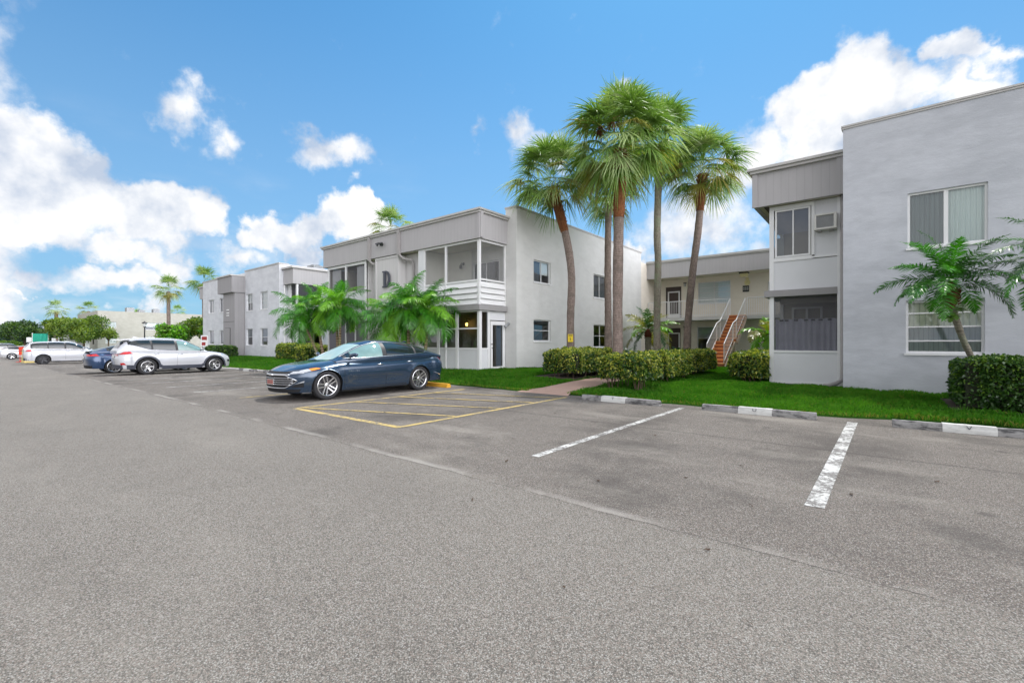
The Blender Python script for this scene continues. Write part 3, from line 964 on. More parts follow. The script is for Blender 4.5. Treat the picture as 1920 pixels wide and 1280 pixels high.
def window(parent, fn, u0, u1, z0, z1, rec=0.07, fw=0.045, vs=(), hs=(), glass='glass', backs=(), frame='white', sill=True, bw=0.035, name='window', label=None):
    """frame (part) > pane, blind (sub-parts). vs/hs: fractions; backs: (u0,u1,z0,z1,material) fractions, behind the glass"""
    W, H = u1 - u0, z1 - z0
    mb = MB()
    d0, d1 = rec, rec + 0.05
    fbox(mb, fn, u0, u0 + fw, d0, d1, z0, z1)
    fbox(mb, fn, u1 - fw, u1, d0, d1, z0, z1)
    fbox(mb, fn, u0 + fw, u1 - fw, d0, d1, z0, z0 + fw)
    fbox(mb, fn, u0 + fw, u1 - fw, d0, d1, z1 - fw, z1)
    for v in vs:
        fbox(mb, fn, u0 + W * v - bw / 2, u0 + W * v + bw / 2, d0 + .004, d1 - .004, z0 + fw, z1 - fw)
    for h in hs:
        fbox(mb, fn, u0 + fw, u1 - fw, d0 + .008, d1 - .008, z0 + H * h - bw * .4, z0 + H * h + bw * .4)
    if sill:
        fbox(mb, fn, u0 - .03, u1 + .03, -.035, rec, z0 - .05, z0 - .002)
    w = mb.build(name, M[frame], parent, world=True)
    if label:
        w['label'] = label
    o = parent
    ox, oy, oz = o.location

    def sub(nm, mb2, mt):
        q = mb2.build(nm, mt, w)
        for v in q.data.vertices:
            v.co.x -= ox
            v.co.y -= oy
            v.co.z -= oz
        return q
    mb = MB()
    mb.quad(fn(u0 + fw * .5, rec + .028, z0 + fw * .5), fn(u1 - fw * .5, rec + .028, z0 + fw * .5), fn(u1 - fw * .5, rec + .028, z1 - fw * .5), fn(u0 + fw * .5, rec + .028, z1 - fw * .5))
    sub('pane', mb, M[glass])
    for (a, b, c, d, mm) in backs:
        mb = MB()
        k = 14 if 'blind_v' in mm or 'curtain' in mm or 'cream' in mm else 1
        A, B = u0 + W * a, u0 + W * b
        C, D = z0 + H * c, z0 + H * d
        rows = [[fn(A + (B - A) * i / (k * 2), rec + .09 + (.012 * (i % 2) if k > 1 else 0), C) for i in range(k * 2 + 1)],
                [fn(A + (B - A) * i / (k * 2), rec + .09 + (.012 * (i % 2) if k > 1 else 0), D) for i in range(k * 2 + 1)]]
        mb.grid(rows)
        sub('curtain' if 'curtain' in mm else 'blind', mb, M[mm])
    return w


def shell(mb, x0, x1, y0, y1, z0, z1, skip='', m=0):
    if 'F' not in skip:
        wallpanel(mb, front(y0), x0, x1, z0, z1, (), m)
    if 'B' not in skip:
        wallpanel(mb, rearw(y1), x0, x1, z0, z1, (), m)
    if 'R' not in skip:
        wallpanel(mb, sideR(x1), y0, y1, z0, z1, (), m)
    if 'L' not in skip:
        wallpanel(mb, sideL(x0), y0, y1, z0, z1, (), m)


class PieceMB(MB):
    """every box becomes a part of its own"""
    def __init__(s, *a):
        super().__init__()
        s.a = a

    def box(s, *b, **k):
        q = MB()
        q.box(*b, **k)
        parent, name, m = s.a
        q.build(name, m, parent, world=True)


PIECES = {'porch_panel', 'porch_slab', 'porch_floor', 'fascia_trim', 'fascia', 'porch_divider', 'landing_post', 'bracket', 'floor_slab', 'soffit', 'interior_wall', 'soffit_vent', 'bay_cap', 'riser', 'tread', 'stop_end'}


def part(parent, name, m, fnc, smooth=False, bevel=0, label=None):
    if name in PIECES:
        q = PieceMB(parent, name, M[m])
        fnc(q)
        if not q.f:
            return
        return q.build(name, M[m], parent, smooth=smooth, world=True)
    mb = MB()
    fnc(mb)
    o = mb.build(name, M[m] if isinstance(m, str) else m, parent, smooth=smooth, world=True, bevel=bevel)
    if label:
        o['label'] = label
    return o


def subpart(w, name, m, fnc, smooth=False):
    mb = MB()
    fnc(mb)
    return mb.build(name, M[m], w, smooth=smooth, world=True)


TOP, FB, FT = 7.11, 5.56, 6.66      # parapet top, fascia bottom and top


def dripcap(mb, fn, u0, u1, z, over=0.07, h=0.09, back=0.25):
    fbox(mb, fn, u0 - over, u1 + over, -over, back, z, z + h * .55)
    fbox(mb, fn, u0 - over * .6, u1 + over * .6, -over * .55, back - .003, z - h * .6, z - .002)


# ================================================================== building with the letter D (middle)
bd = thing('apartment_building', 'two storey pale grey apartment building with a large letter D and screened corner porches', 'building', (-18, 15, 0))
ops_side = [(16.22, 17.56, 4.06, 5.05), (16.22, 17.56, 1.42, 2.39), (21.65, 23.2, 3.78, 5.04), (21.65, 23.3, 1.10, 2.32)]


def f(mb):
    wallpanel(mb, sideR(-11.9), 15, 27.9, -.2, TOP, ops_side)
    # front plane with the porch doors
    wallpanel(mb, front(15), -12.5, -11.9, -.2, TOP)
    wallpanel(mb, front(15.003), -24.6, -12.5, -.2, TOP - .4, [(-14.46, -12.84, 4.0, 4.98), (-23.2, -21.6, 2.95, 4.95), (-15.3, -13.6, .3, 2.3), (-23.2, -21.6, .3, 2.3)])
    wallpanel(mb, rearw(27.9), -25.1, -11.9, -.2, TOP)
    wallpanel(mb, sideL(-25.1), 15, 27.9, -.2, TOP)
    wallpanel(mb, front(15), -25.1, -24.6, -.2, TOP)


part(bd, 'wall', 'stucco_warm', f)
part(bd, 'roof', 'roofing', lambda mb: mb.box(-25.0, 15.1, 6.55, -12.0, 27.8, 6.7))
part(bd, 'floor_slab', 'interior', lambda mb: (mb.box(-25.0, 15.2, 2.75, -12.1, 27.7, 2.9), mb.box(-25.0, 15.2, .1, -12.1, 27.7, .22), mb.box(-19, 15.2, 2.9, -18.9, 27.7, 6.5), mb.box(-19, 15.2, .22, -18.9, 27.7, 2.75)))


def f(mb):
    dripcap(mb, sideR(-11.9), 15.0, 27.9, TOP + .002, over=.04, h=.08, back=.2)
    dripcap(mb, front(15), -12.5, -11.97, TOP + .004, over=.035, h=.08, back=.2)


part(bd, 'parapet_cap', 'drip', f)
fa = part(bd, 'fascia', 'siding', lambda mb: (fbox(mb, front(13.25), -24.5, -12.4, 0, .12, FB, FT), fbox(mb, sideR(-12.4), 13.37, 15.0, 0, .12, FB, FT),
                                             fbox(mb, sideL(-24.5), 13.37, 15.0, 0, .12, FB, FT)))
part(bd, 'fascia_trim', 'siding', lambda mb: (fbox(mb, front(13.22), -12.5, -12.372, 0, .14, FB - .01, FT - .03), fbox(mb, front(13.215), -12.5 + .001, -12.3, .03, .16, FB + .01, FT - .04)))


def f(mb):
    dripcap(mb, front(13.25), -24.5, -12.4, FT + .004, over=.13, h=.14, back=1.8)


part(bd, 'roof_edge', 'drip', f)
part(bd, 'soffit', 'soffit', lambda mb: mb.box(-24.42, 13.38, FB + .03, -12.5, 14.98, FB + .07))
part(bd, 'porch_floor', 'slab_grey', lambda mb: (fbox(mb, front(13.22), -16.4, -12.38, 0, 1.75, 2.68, 2.9), fbox(mb, front(13.22), -24.3, -20.3, 0, 1.75, 2.68, 2.86),
                                                 fbox(mb, front(13.3), -16.3, -12.45, 0, 1.68, -.1, .2), fbox(mb, front(13.3), -24.2, -20.4, 0, 1.68, -.1, .2)))
# centre bay


def f(mb):
    wallpanel(mb, front(13.75), -20.5, -16.25, -.2, FB)
    wallpanel(mb, sideR(-20.45), 13.4, 13.75, -.2, FB)


part(bd, 'centre_wall', 'siding_light', f)
part(bd, 'letter_panel', 'siding_light', lambda mb: (fbox(mb, front(13.32), -19.5, -17.75, 0, .4, -.1, FB - .02)))
part(bd, 'panel_trim', 'siding_light', lambda mb: (fbox(mb, front(13.29), -19.56, -19.46, 0, .44, -.1, FB - .03), fbox(mb, front(13.29), -17.79, -17.69, 0, .44, -.1, FB - .03),
                                              fbox(mb, front(13.292), -19.455, -17.795, 0, .1, FB - .13, FB - .032)))
# serif letter D standing off the panel


def letter_D(mb):
    x0, z0, h, w = -18.86, 4.03, .80, .60
    st = .16

    def fn(u, v, d):
        return (x0 + u, 13.26 - d, z0 + v)
    outer, inner = [], []
    n = 18
    for i in range(n + 1):
        t = -PI / 2 + PI * i / n
        outer.append((.22 + (w - .22) * max(0, math.cos(t)) ** .85, h / 2 + h / 2 * math.sin(t)))
        inner.append((.26 + (w - .26 - st * .95) * max(0, math.cos(t)) ** .9, h / 2 + (h / 2 - .085) * math.sin(t)))
    for i in range(n):
        a, b, c, d = outer[i], outer[i + 1], inner[i + 1], inner[i]
        mb.prism([a, b, c, d], fn, 0, .045)
    mb.prism([(.08, .0), (.25, .0), (.25, h), (.08, h)], fn, -.0005, .0455)       # stem
    for zz in (0, h - .07):
        mb.prism([(0, zz), (.3, zz), (.3, zz + .07), (0, zz + .07)], fn, -.001, .046)


part(bd, 'letter', 'letter', letter_D)
# downspouts


def f(mb):
    mb.box(-19.99, 13.13, FB - .1, -19.84, 13.24, FT - .02)
    mb.tube([(-19.915, 13.19, FB - .08), (-19.8, 13.3, FB - .25), (-19.55, 13.6, FB - .32), (-19.55, 13.7, FB - .4)], .06, 10)


part(bd, 'downspout', 'grey_paint', f, label='short grey downspout left of the letter panel')


def f(mb):
    mb.box(-17.6, 13.13, FB - .1, -17.45, 13.24, FT - .02)
    mb.tube([(-17.52, 13.19, FB - .06), (-17.4, 13.35, FB - .25), (-17.1, 13.6, FB - .34), (-17.05, 13.66, FB - .5), (-17.05, 13.66, 2.0), (-17.05, 13.66, .2)], .06, 10)


part(bd, 'downspout', 'grey_paint', f, label='full height grey downspout right of the letter panel')


# porch on the right: posts, screens, louvres
def f(mb):
    F, S = front(13.35), sideR(-12.5)
    for (a, b) in ((-16.3, -15.86), (-14.54, -14.46), (-12.62, -12.5)):
        fbox(mb, F, a, b, 0, .1, .15, FB - .0)
    fbox(mb, F, -15.86, -12.62, .01, .09, 3.86, 3.93)
    fbox(mb, F, -15.86, -12.62, .01, .09, 5.47, 5.555)
    fbox(mb, S, 13.45, 15.0, .01, .09, 3.90, 3.97)
    fbox(mb, S, 13.45, 15.0, .01, .09, 5.47, 5.555)
    fbox(mb, S, 14.93, 14.998, 0, .1, 2.9, FB - .004)
    # lower storey frame
    for u in (-14.975, -13.81):
        fbox(mb, F, u - .075, u + .075, .004, .08, .15, 2.68)
    for (a, b) in ((-15.86, -15.05), (-14.9, -13.885), (-13.735, -12.62)):
        fbox(mb, F, a, b, .012, .07, 1.91, 1.975)
        fbox(mb, F, a, b, .012, .07, 2.62, 2.679)
        fbox(mb, F, a, b, .012, .07, 1.08, 1.15)
        fbox(mb, F, a, b, .012, .07, .15, .24)
    fbox(mb, S, 13.45, 13.5, .004, .08, .15, 2.68)
    fbox(mb, S, 13.87, 14.0, .004, .08, .15, 2.68)
    fbox(mb, S, 13.5, 13.87, .012, .07, 1.08, 1.15)
    fbox(mb, S, 13.5, 13.87, .012, .07, 2.62, 2.679)


part(bd, 'porch_frame', 'white', f)


def f(mb):
    F, S = front(13.35), sideR(-12.5)
    for (a, b) in ((-15.86, -15.05), (-14.9, -13.885), (-13.735, -12.62)):
        fbox(mb, F, a, b, .03, .06, .24, 1.08)
    fbox(mb, S, 13.5, 13.87, .03, .06, .15, 1.08)
    fbox(mb, S, 14.0, 14.998, .03, .06, 2.3, 2.679)
    fbox(mb, front(13.35), -16.26, -15.9, -.006, 0, 2.95, 5.5)


part(bd, 'porch_panel', 'white_panel', f)


def louvre(mb):
    for k in range(4):
        z0 = 2.93 + k * .232
        for fn, a, b in ((front(13.35), -15.86, -14.54), (front(13.35), -14.46, -12.62), (sideR(-12.5), 13.45, 14.93)):
            q = [fn(a, -.03, z0), fn(b, -.03, z0), fn(b, .05, z0 + .225), fn(a, .05, z0 + .225)]
            mb.quad(*q)
            q2 = [fn(a, -.03, z0), fn(b, -.03, z0), fn(b, .02, z0 - .004), fn(a, .02, z0 - .004)]
            mb.quad(*q2)
            mb.quad(fn(a, .055, z0), fn(b, .055, z0), fn(b, .055, z0 + .232), fn(a, .055, z0 + .232))


part(bd, 'railing_boards', 'white', louvre, label='white overlapping boards below the upper porch screens')
for k, (fn, a, b, z0, z1) in enumerate(((front(13.35), -15.86, -14.54, 3.93, 5.47), (front(13.35), -14.46, -12.62, 3.93, 5.47), (sideR(-12.5), 13.45, 14.93, 3.97, 5.47))):
    part(bd, 'screen_panel', 'screen', lambda mb: mb.quad(fn(a, .05, z0), fn(b, .05, z0), fn(b, .05, z1), fn(a, .05, z1)))
for (a, b) in ((-15.86, -15.05), (-14.9, -13.885), (-13.735, -12.62)):
    for (c, d) in ((1.15, 1.91), (1.975, 2.62)):
        part(bd, 'window_pane', 'glass_dark', lambda mb: mb.quad(front(13.35)(a, .04, c), front(13.35)(b, .04, c), front(13.35)(b, .04, d), front(13.35)(a, .04, d)))
part(bd, 'window_pane', 'glass_dark', lambda mb: mb.quad(sideR(-12.5)(13.5, .04, 1.15), sideR(-12.5)(13.87, .04, 1.15), sideR(-12.5)(13.87, .04, 2.62), sideR(-12.5)(13.5, .04, 2.62)))
# inner porch walls (upper pale, lower dim)
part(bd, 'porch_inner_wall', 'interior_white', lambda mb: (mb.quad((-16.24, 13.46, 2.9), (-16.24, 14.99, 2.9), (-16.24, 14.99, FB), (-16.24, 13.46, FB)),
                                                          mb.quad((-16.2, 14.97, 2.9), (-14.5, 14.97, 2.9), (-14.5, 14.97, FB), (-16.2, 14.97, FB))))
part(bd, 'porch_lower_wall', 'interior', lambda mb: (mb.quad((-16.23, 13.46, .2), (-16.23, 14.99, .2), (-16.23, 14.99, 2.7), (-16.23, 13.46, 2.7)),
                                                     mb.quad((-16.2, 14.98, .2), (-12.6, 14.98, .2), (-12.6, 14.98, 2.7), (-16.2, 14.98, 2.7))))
window(bd, front(15), -14.44, -12.86, 4.0, 4.97, vs=(.5,), glass='glass_dark', fw=.05, rec=.03, sill=False, backs=((.03, .48, .03, .97, 'blind_dark'),))
# patio door on the side
dr = part(bd, 'door', 'white', lambda mb: (fbox(mb, sideR(-12.5), 14.03, 14.15, -.01, .04, .16, 2.26), fbox(mb, sideR(-12.5), 14.8, 14.96, -.01, .04, .16, 2.26),
                                           fbox(mb, sideR(-12.5), 14.15, 14.8, -.01, .04, 2.1, 2.26), fbox(mb, sideR(-12.5), 14.15, 14.8, -.01, .04, .16, .36)),
          label='white framed glass door at the right of the lower porch')
subpart(dr, 'pane', 'glass_dark', lambda mb: mb.quad((-12.515, 14.15, .36), (-12.515, 14.8, .36), (-12.515, 14.8, 2.1), (-12.515, 14.15, 2.1)))
subpart(dr, 'curtain', 'curtain_blue', lambda mb: mb.grid([[(-12.6 - .012 * (i % 2), 14.5 + .3 * i / 10, z) for i in range(11)] for z in (.36, 2.1)]))
subpart(dr, 'handle', 'dark_metal', lambda mb: (mb.tube([(-12.49, 14.09, 1.15), (-12.44, 14.09, 1.15), (-12.44, 14.18, 1.15)], .013, 8)))
subpart(dr, 'lock', 'dark_metal', lambda mb: mb.lathe([(.0, .0), (.03, .0), (.03, .02), (0, .02)], (-12.49, 14.09, 1.3), 'x', 10))
wl = part(bd, 'wall_lamp', 'galv', lambda mb: (mb.lathe([(0, 0), (.06, 0), (.06, .03), (0, .03)], (-12.3, 14.93, 2.16), 'y', 12), mb.tube([(-12.3, 14.95, 2.16), (-12.3, 14.84, 2.12), (-12.32, 14.76, 2.02)], [.03, .05, .075], 12)),
          label='small two headed lamp above the glass door')
part(bd, 'porch_lamp', 'dark_metal', lambda mb: (mb.lathe([(0, 0), (.06, 0), (.06, .03), (0, .03)], (-15.0, 14.93, 5.0), 'y', 12), mb.tube([(-15.0, 14.93, 5.0), (-15.0, 14.8, 5.02), (-15.0, 14.78, 4.94)], .02, 8),
                                              mb.lathe([(.02, .1), (.07, .04), (.08, -.08), (.06, -.1), (0, -.1)], (-15.0, 14.78, 4.86), 'z', 12)))
pl = part(bd, 'porch_lantern', 'dark_metal', lambda mb: (mb.tube([(-14.55, 14.95, 2.42), (-14.55, 14.7, 2.45), (-14.55, 14.7, 2.35)], .02, 8), mb.lathe([(.0, .12), (.09, .05), (.1, .03), (0, .03)], (-14.55, 14.7, 2.25), 'z', 12)),
          label='lit yellow lantern inside the lower porch')
subpart(pl, 'bulb', 'warm_lamp', lambda mb: mb.lathe([(0, .04), (.05, .02), (.06, -.06), (.03, -.11), (0, -.11)], (-14.55, 14.7, 2.22), 'z', 12))
# twin floodlight on the fascia
part(bd, 'floodlight', 'dark_metal', lambda mb: (mb.lathe([(0, 0), (.06, 0), (.06, -.05), (0, -.05)], (-18.9, 13.245, 6.2), 'y', 12),
                                                mb.tube([(-18.95, 13.2, 6.22), (-19.02, 13.12, 6.2), (-19.12, 13.05, 6.12)], [.03, .05, .09], 12), mb.tube([(-18.85, 13.2, 6.22), (-18.77, 13.12, 6.18), (-18.68, 13.05, 6.08)], [.03, .05, .09], 12)))


# porch on the left: grey sun screens and shutters
def f(mb):
    F = front(13.35)
    for (a, b) in ((-24.2, -24.1), (-22.42, -22.32), (-20.58, -20.45)):
        fbox(mb, F, a, b, 0, .1, .1, FB)
    fbox(mb, F, -24.1, -20.58, .01, .09, 4.0, 4.06)
    fbox(mb, F, -24.1, -20.58, .01, .09, 5.42, 5.555)
    fbox(mb, F, -24.1, -20.58, .01, .09, 2.6, 2.68)
    fbox(mb, F, -24.1, -20.58, .01, .09, .62, .7)
    fbox(mb, F, -21.5, -21.42, .01, .09, .7, 2.6)
    fbox(mb, F, -23.2, -23.14, .01, .09, .7, 2.6)


part(bd, 'porch_frame', 'white', f)
part(bd, 'porch_panel', 'white_panel', lambda mb: (fbox(mb, front(13.35), -24.1, -20.58, .03, .07, 2.87, 4.0), fbox(mb, front(13.35), -24.1, -20.58, .03, .07, .0, .62)))
for (a, b) in ((-24.1, -22.42), (-22.32, -20.58)):
    part(bd, 'screen_panel', 'screen_dark', lambda mb: mb.quad((a, 13.4, 4.06), (b, 13.4, 4.06), (b, 13.4, 5.42), (a, 13.4, 5.42)))
for (a, b) in ((-24.1, -23.2), (-23.14, -21.5), (-21.42, -20.58)):
    part(bd, 'screen_panel', 'screen_grey', lambda mb: mb.quad((a, 13.4, .7), (b, 13.4, .7), (b, 13.4, 2.6), (a, 13.4, 2.6)))
for (a, b) in ((-23.95, -23.1), (-21.5, -20.65)):
    part(bd, 'shutter', 'white_panel', lambda mb: mb.box(a, 13.5, 4.06, b, 13.54, 5.36))
part(bd, 'porch_divider', 'interior', lambda mb: (mb.box(-22.9, 13.7, 2.9, -22.6, 14.9, 5.2), mb.box(-20.48, 13.46, .21, -20.455, 14.99, 5.5), mb.box(-24.2, 13.46, .21, -24.18, 14.99, 5.5)))
window(bd, front(15), -23.2, -21.6, 2.95, 4.95, vs=(.5,), glass='glass_dark', sill=False)
# side windows
S = sideR(-11.9)
window(bd, S, 16.22, 17.56, 4.06, 5.05, vs=(.5,), backs=((.03, .5, .05, .97, 'blind_dark'), (.5, .97, .4, .97, 'blind_h')), label='upper sliding window nearer the front corner')
window(bd, S, 16.22, 17.56, 1.42, 2.39, hs=(.5,), glass='glass_dark', label='lower single hung window nearer the front corner')
window(bd, S, 21.65, 23.2, 3.78, 5.04, vs=(.5,), backs=((.03, .97, .03, .97, 'blind_dark'),), label='upper sliding window behind the palm trunks')
window(bd, S, 21.65, 23.3, 1.10, 2.32, vs=(.5,), hs=(.5,), glass='glass_dark', label='lower four light window behind the palm trunks')
part(bd, 'roof_fan', 'galv', lambda mb: (mb.lathe([(0, 0), (.25, 0), (.25, .3), (.32, .35), (.32, .5), (0, .58)], (-20, 20, 6.7), 'z', 16)))

# ================================================================== building at the right edge
bc = thing('apartment_building', 'two storey grey stucco apartment building at the right edge with a curtained porch', 'building', (1, 15, 0))
ops_c = [(.55, 1.95, 3.72, 5.09), (.52, 1.90, 1.12, 2.42)]


def f(mb):
    wallpanel(mb, front(15), -.75, 9.5, -.2, TOP, ops_c, depth=.12)
    wallpanel(mb, sideL(-.75), 15, 16.0, -.2, TOP)
    wallpanel(mb, sideR(9.5), 15, 28, -.2, TOP)
    wallpanel(mb, rearw(28.6), -2.6, 9.5, -.2, TOP)
    wallpanel(mb, sideL(-2.6), 18.0, 28.6, -.2, FB, [(20, 21.4, 3.9, 5.0), (20, 21.4, 1.2, 2.4)])
    wallpanel(mb, sideL(-.75), 16.0, 28.6, FB, TOP)


part(bc, 'wall', 'stucco_vignetted', f)
part(bc, 'roof', 'roofing', lambda mb: (mb.box(-.7, 15.1, 6.5, 9.4, 28.5, 6.66), mb.box(-2.95, 15.8, 6.5, -.72, 28.5, 6.64)))
part(bc, 'floor_slab', 'interior', lambda mb: (mb.box(-.7, 15.2, 2.78, 9.4, 28.4, 2.9), mb.box(-.7, 15.2, .0, 9.4, 28.4, .12), mb.box(-.72, 16.05, .12, -.68, 28.4, 2.78), mb.box(-.72, 16.05, 2.9, -.68, 28.4, 6.5)))
part(bc, 'parapet_cap', 'drip', lambda mb: dripcap(mb, front(15), -.75, 9.5, TOP + .002, over=.04, h=.08, back=.2))
part(bc, 'fascia', 'siding', lambda mb: (fbox(mb, front(15.7), -3.04, -.78, 0, .12, FB, FT), fbox(mb, sideL(-3.04), 15.82, 28.8, 0, .12, FB, FT)))
part(bc, 'fascia_trim', 'siding', lambda mb: (fbox(mb, front(15.66), -3.07, -2.93, 0, .05, FB - .01, FT - .03), fbox(mb, front(15.64), -.93, -.78, 0, .05, FB - .02, FT - .03)))


def f(mb):
    fbox(mb, front(15.7), -3.2, -.76, -.16, 1.2, FT + .004, FT + .08)
    fbox(mb, front(15.7), -3.12, -.76, -.1, 1.1, FT - .08, FT + .002)
    fbox(mb, front(15.7), -3.08, -.76, -.02, 1.0, FT + .082, FT + .12)
    fbox(mb, sideL(-3.04), 16.91, 28.8, -.16, .3, FT + .004, FT + .08)
    fbox(mb, sideL(-3.04), 16.91, 28.8, -.08, .3, FT - .08, FT + .002)


part(bc, 'roof_edge', 'drip', f)
part(bc, 'soffit', 'soffit', lambda mb: (mb.box(-2.66, 15.83, FB + .02, -.78, 28.5, FB + .06), mb.box(-2.92, 15.83, FB + .021, -2.80, 28.5, FB + .061)))
part(bc, 'soffit_vent', 'soffit_dark', lambda mb: (mb.box(-2.8, 15.83, FB + .03, -2.66, 28.5, FB + .07)))


# porch structure
def f(mb):
    F = front(16)
    fbox(mb, F, -2.65, -2.53, -.01, .1, .12, FB)
    fbox(mb, F, -2.53, -1.55, .0, .09, 3.86, 3.97)
    fbox(mb, F, -1.55, -.9, .005, .08, 3.88, 3.93)
    fbox(mb, F, -1.56, -1.48, -.004, .09, 3.97, FB)
    fbox(mb, F, -2.53, -1.56, .0, .09, 5.44, FB)
    fbox(mb, F, -.93, -.79, -.08, .06, .12, FB - .02)
    fbox(mb, F, -2.53, -.93, .004, .09, 1.08, 1.14)
    fbox(mb, sideL(-2.65), 17.95, 18.05, 0, .1, .12, FB)
    fbox(mb, F, -2.53, -.93, .004, .09, .1, .2)


part(bc, 'porch_frame', 'white', f)


def f(mb):
    F = front(16)
    fbox(mb, F, -2.53, -.93, .03, .07, 2.98, 3.86)
    fbox(mb, F, -1.48, -.93, .03, .07, 3.93, FB)
    fbox(mb, F, -2.53, -.93, .03, .07, .2, 1.08)
    L = sideL(-2.65)
    fbox(mb, L, 16.1, 17.95, .03, .07, 2.98, 3.9)
    fbox(mb, L, 16.1, 17.95, .03, .07, .12, 1.0)
    fbox(mb, L, 16.1, 17.95, .03, .07, 5.4, FB)


part(bc, 'porch_panel', 'white_panel', f)
part(bc, 'porch_slab', 'slab_grey', lambda mb: (fbox(mb, front(15.9), -2.78, -.93, 0, 2.1, 2.78, 2.975), fbox(mb, front(16.05), -2.6, -.8, 0, 1.95, -.1, .12)))
window(bc, front(16), -2.5, -1.58, 3.98, 5.43, rec=.0, fw=.05, vs=(.52,), glass='glass_dark', sill=False,
       backs=((.04, .5, .5, .97, 'curtain'), (.54, .96, .5, .97, 'curtain'), (.04, .25, .05, .42, 'curtain_white')), label='upper porch window with half lowered shades')
for (a, b, z0, z1, mm) in ((16.1, 17.95, 3.9, 5.4, 'screen'), (16.1, 17.95, 1.0, 2.75, 'screen')):
    part(bc, 'screen_panel', mm, lambda mb: mb.quad((-2.6, a, z0), (-2.6, b, z0), (-2.6, b, z1), (-2.6, a, z1)))
part(bc, 'screen_panel', 'screen_dark', lambda mb: mb.quad((-2.53, 16.04, 1.14), (-.93, 16.04, 1.14), (-.93, 16.04, 2.78), (-2.53, 16.04, 2.78)))
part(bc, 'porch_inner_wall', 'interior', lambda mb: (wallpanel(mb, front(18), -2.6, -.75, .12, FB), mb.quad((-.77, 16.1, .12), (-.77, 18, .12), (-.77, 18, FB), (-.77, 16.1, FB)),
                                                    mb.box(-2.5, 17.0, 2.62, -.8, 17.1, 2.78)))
part(bc, 'inner_window_frame', 'white', lambda mb: (mb.box(-2.3, 17.9, 1.1, -2.24, 17.97, 2.5), mb.box(-1.9, 17.9, 1.1, -1.84, 17.97, 2.5), mb.box(-1.5, 17.9, 1.1, -1.44, 17.97, 2.5), mb.box(-2.3, 17.9, 2.5, -1.44, 17.97, 2.56)))


def f(mb):
    n = 64
    rows = []
    for z, s in ((2.09, .6), (2.05, .9), (1.6, 1.0), (1.12, 1.15)):
        rows.append([(-2.51 + 1.57 * i / n, 16.14 + .03 * s * math.sin(i * .98 + .3 * math.sin(i * .37)) + .012 * math.sin(i * 2.3), z + (.012 * math.sin(i * .98) if z > 2 else 0)) for i in range(n + 1)])
    mb.grid(rows)


cu = part(bc, 'curtain', 'curtain', f, smooth=True, label='grey cloth curtain hung across the lower porch screen')
subpart(cu, 'clip', 'black', lambda mb: [mb.box(-2.51 + x, 16.085, 2.03, -2.51 + x + .1, 16.105, 2.075) for x in (.12, .26, .5, .76, .94, 1.12, 1.34)])
# windows of the main wall
window(bc, front(15), .55, 1.95, 3.72, 5.09, rec=.05, fw=.05, vs=(.5,), bw=.08, backs=((.03, .5, .03, .97, 'blind_v_grey'), (.5, .97, .03, .97, 'blind_v')), label='upper sliding window with vertical blinds, one half darker')
window(bc, front(15), .52, 1.90, 1.12, 2.42, rec=.07, fw=.05, hs=(.235, .5, .76), bw=.04, backs=((.03, .97, .5, .97, 'blind_cream'), (.03, .97, .02, .5, 'blind_v_grey')), label='lower awning window with cream blinds above and grey screens below')


# downspout with its elbow


def f(mb):
    mb.tube([(-.81, 15.84, 6.5), (-.81, 15.84, .42), (-.84, 15.8, .3), (-.95, 15.65, .22), (-1.12, 15.5, .17), (-1.2, 15.44, .17)], [.045, .045, .05, .06, .062, .06], 12)


part(bc, 'downspout', 'grey_paint', f, label='tall grey downspout beside the porch, with a bent foot on the grass', smooth=True)

# wall air conditioner
ac = thing('air_conditioner', 'aged white through-wall air conditioner on the upper porch panel of the right building', 'air conditioner', (-1.2, 16, 4.63))
part(ac, 'casing', 'ac_white', lambda mb: (mb.box(-1.46, 15.72, 4.63, -1.41, 16.02, 5.08), mb.box(-1.0, 15.72, 4.63, -.93, 16.02, 5.08), mb.box(-1.41, 15.72, 5.03, -1.0, 16.02, 5.08),
                                           mb.box(-1.41, 15.72, 4.63, -1.0, 16.02, 4.68), mb.box(-1.41, 15.80, 4.68, -1.0, 16.02, 5.03)), bevel=.006)
part(ac, 'grille', 'galv', lambda mb: [mb.box(-1.41, 15.745, 4.69 + k * .026, -1.0, 15.775, 4.70 + k * .026) for k in range(13)])
part(ac, 'bracket', 'grey_paint', lambda mb: (mb.box(-1.4, 15.76, 4.60, -1.3, 16.03, 4.628), mb.box(-1.12, 15.76, 4.60, -1.02, 16.03, 4.628)))

# ================================================================== wing at the back of the courtyard
bw_ = thing('apartment_building', 'cream courtyard wing with an open walkway and white railings behind the tall palms', 'building', (-7, 30, 0))
opw = [(-11.2, -10.15, 2.95, 5.05), (-9.1, -7.14, 3.83, 5.2), (-5.1, -4.2, 3.9, 4.95), (-11.1, -10.2, .2, 2.3), (-9.15, -7.6, .86, 2.36), (-5.1, -4.2, .9, 2.3)]
part(bw_, 'wall', 'stucco_cream', lambda mb: (wallpanel(mb, front(30.3), -11.9, -2.6, -.2, 6.0, opw, depth=.2), wallpanel(mb, rearw(38), -11.9, -2.6, -.2, 6.5), wallpanel(mb, sideR(-2.6), 30.3, 38, -.2, 6.5), wallpanel(mb, sideL(-11.9), 27.9, 38, -.2, 6.5)))
part(bw_, 'fascia', 'siding', lambda mb: fbox(mb, front(28.8), -11.9, -2.4, 0, .15, 5.48, 6.5))
part(bw_, 'roof_edge', 'drip', lambda mb: (fbox(mb, front(28.8), -11.9, -2.4, -.1, 1.0, 6.5, 6.62), fbox(mb, front(28.8), -11.9, -2.4, -.05, .9, 6.44, 6.497)))
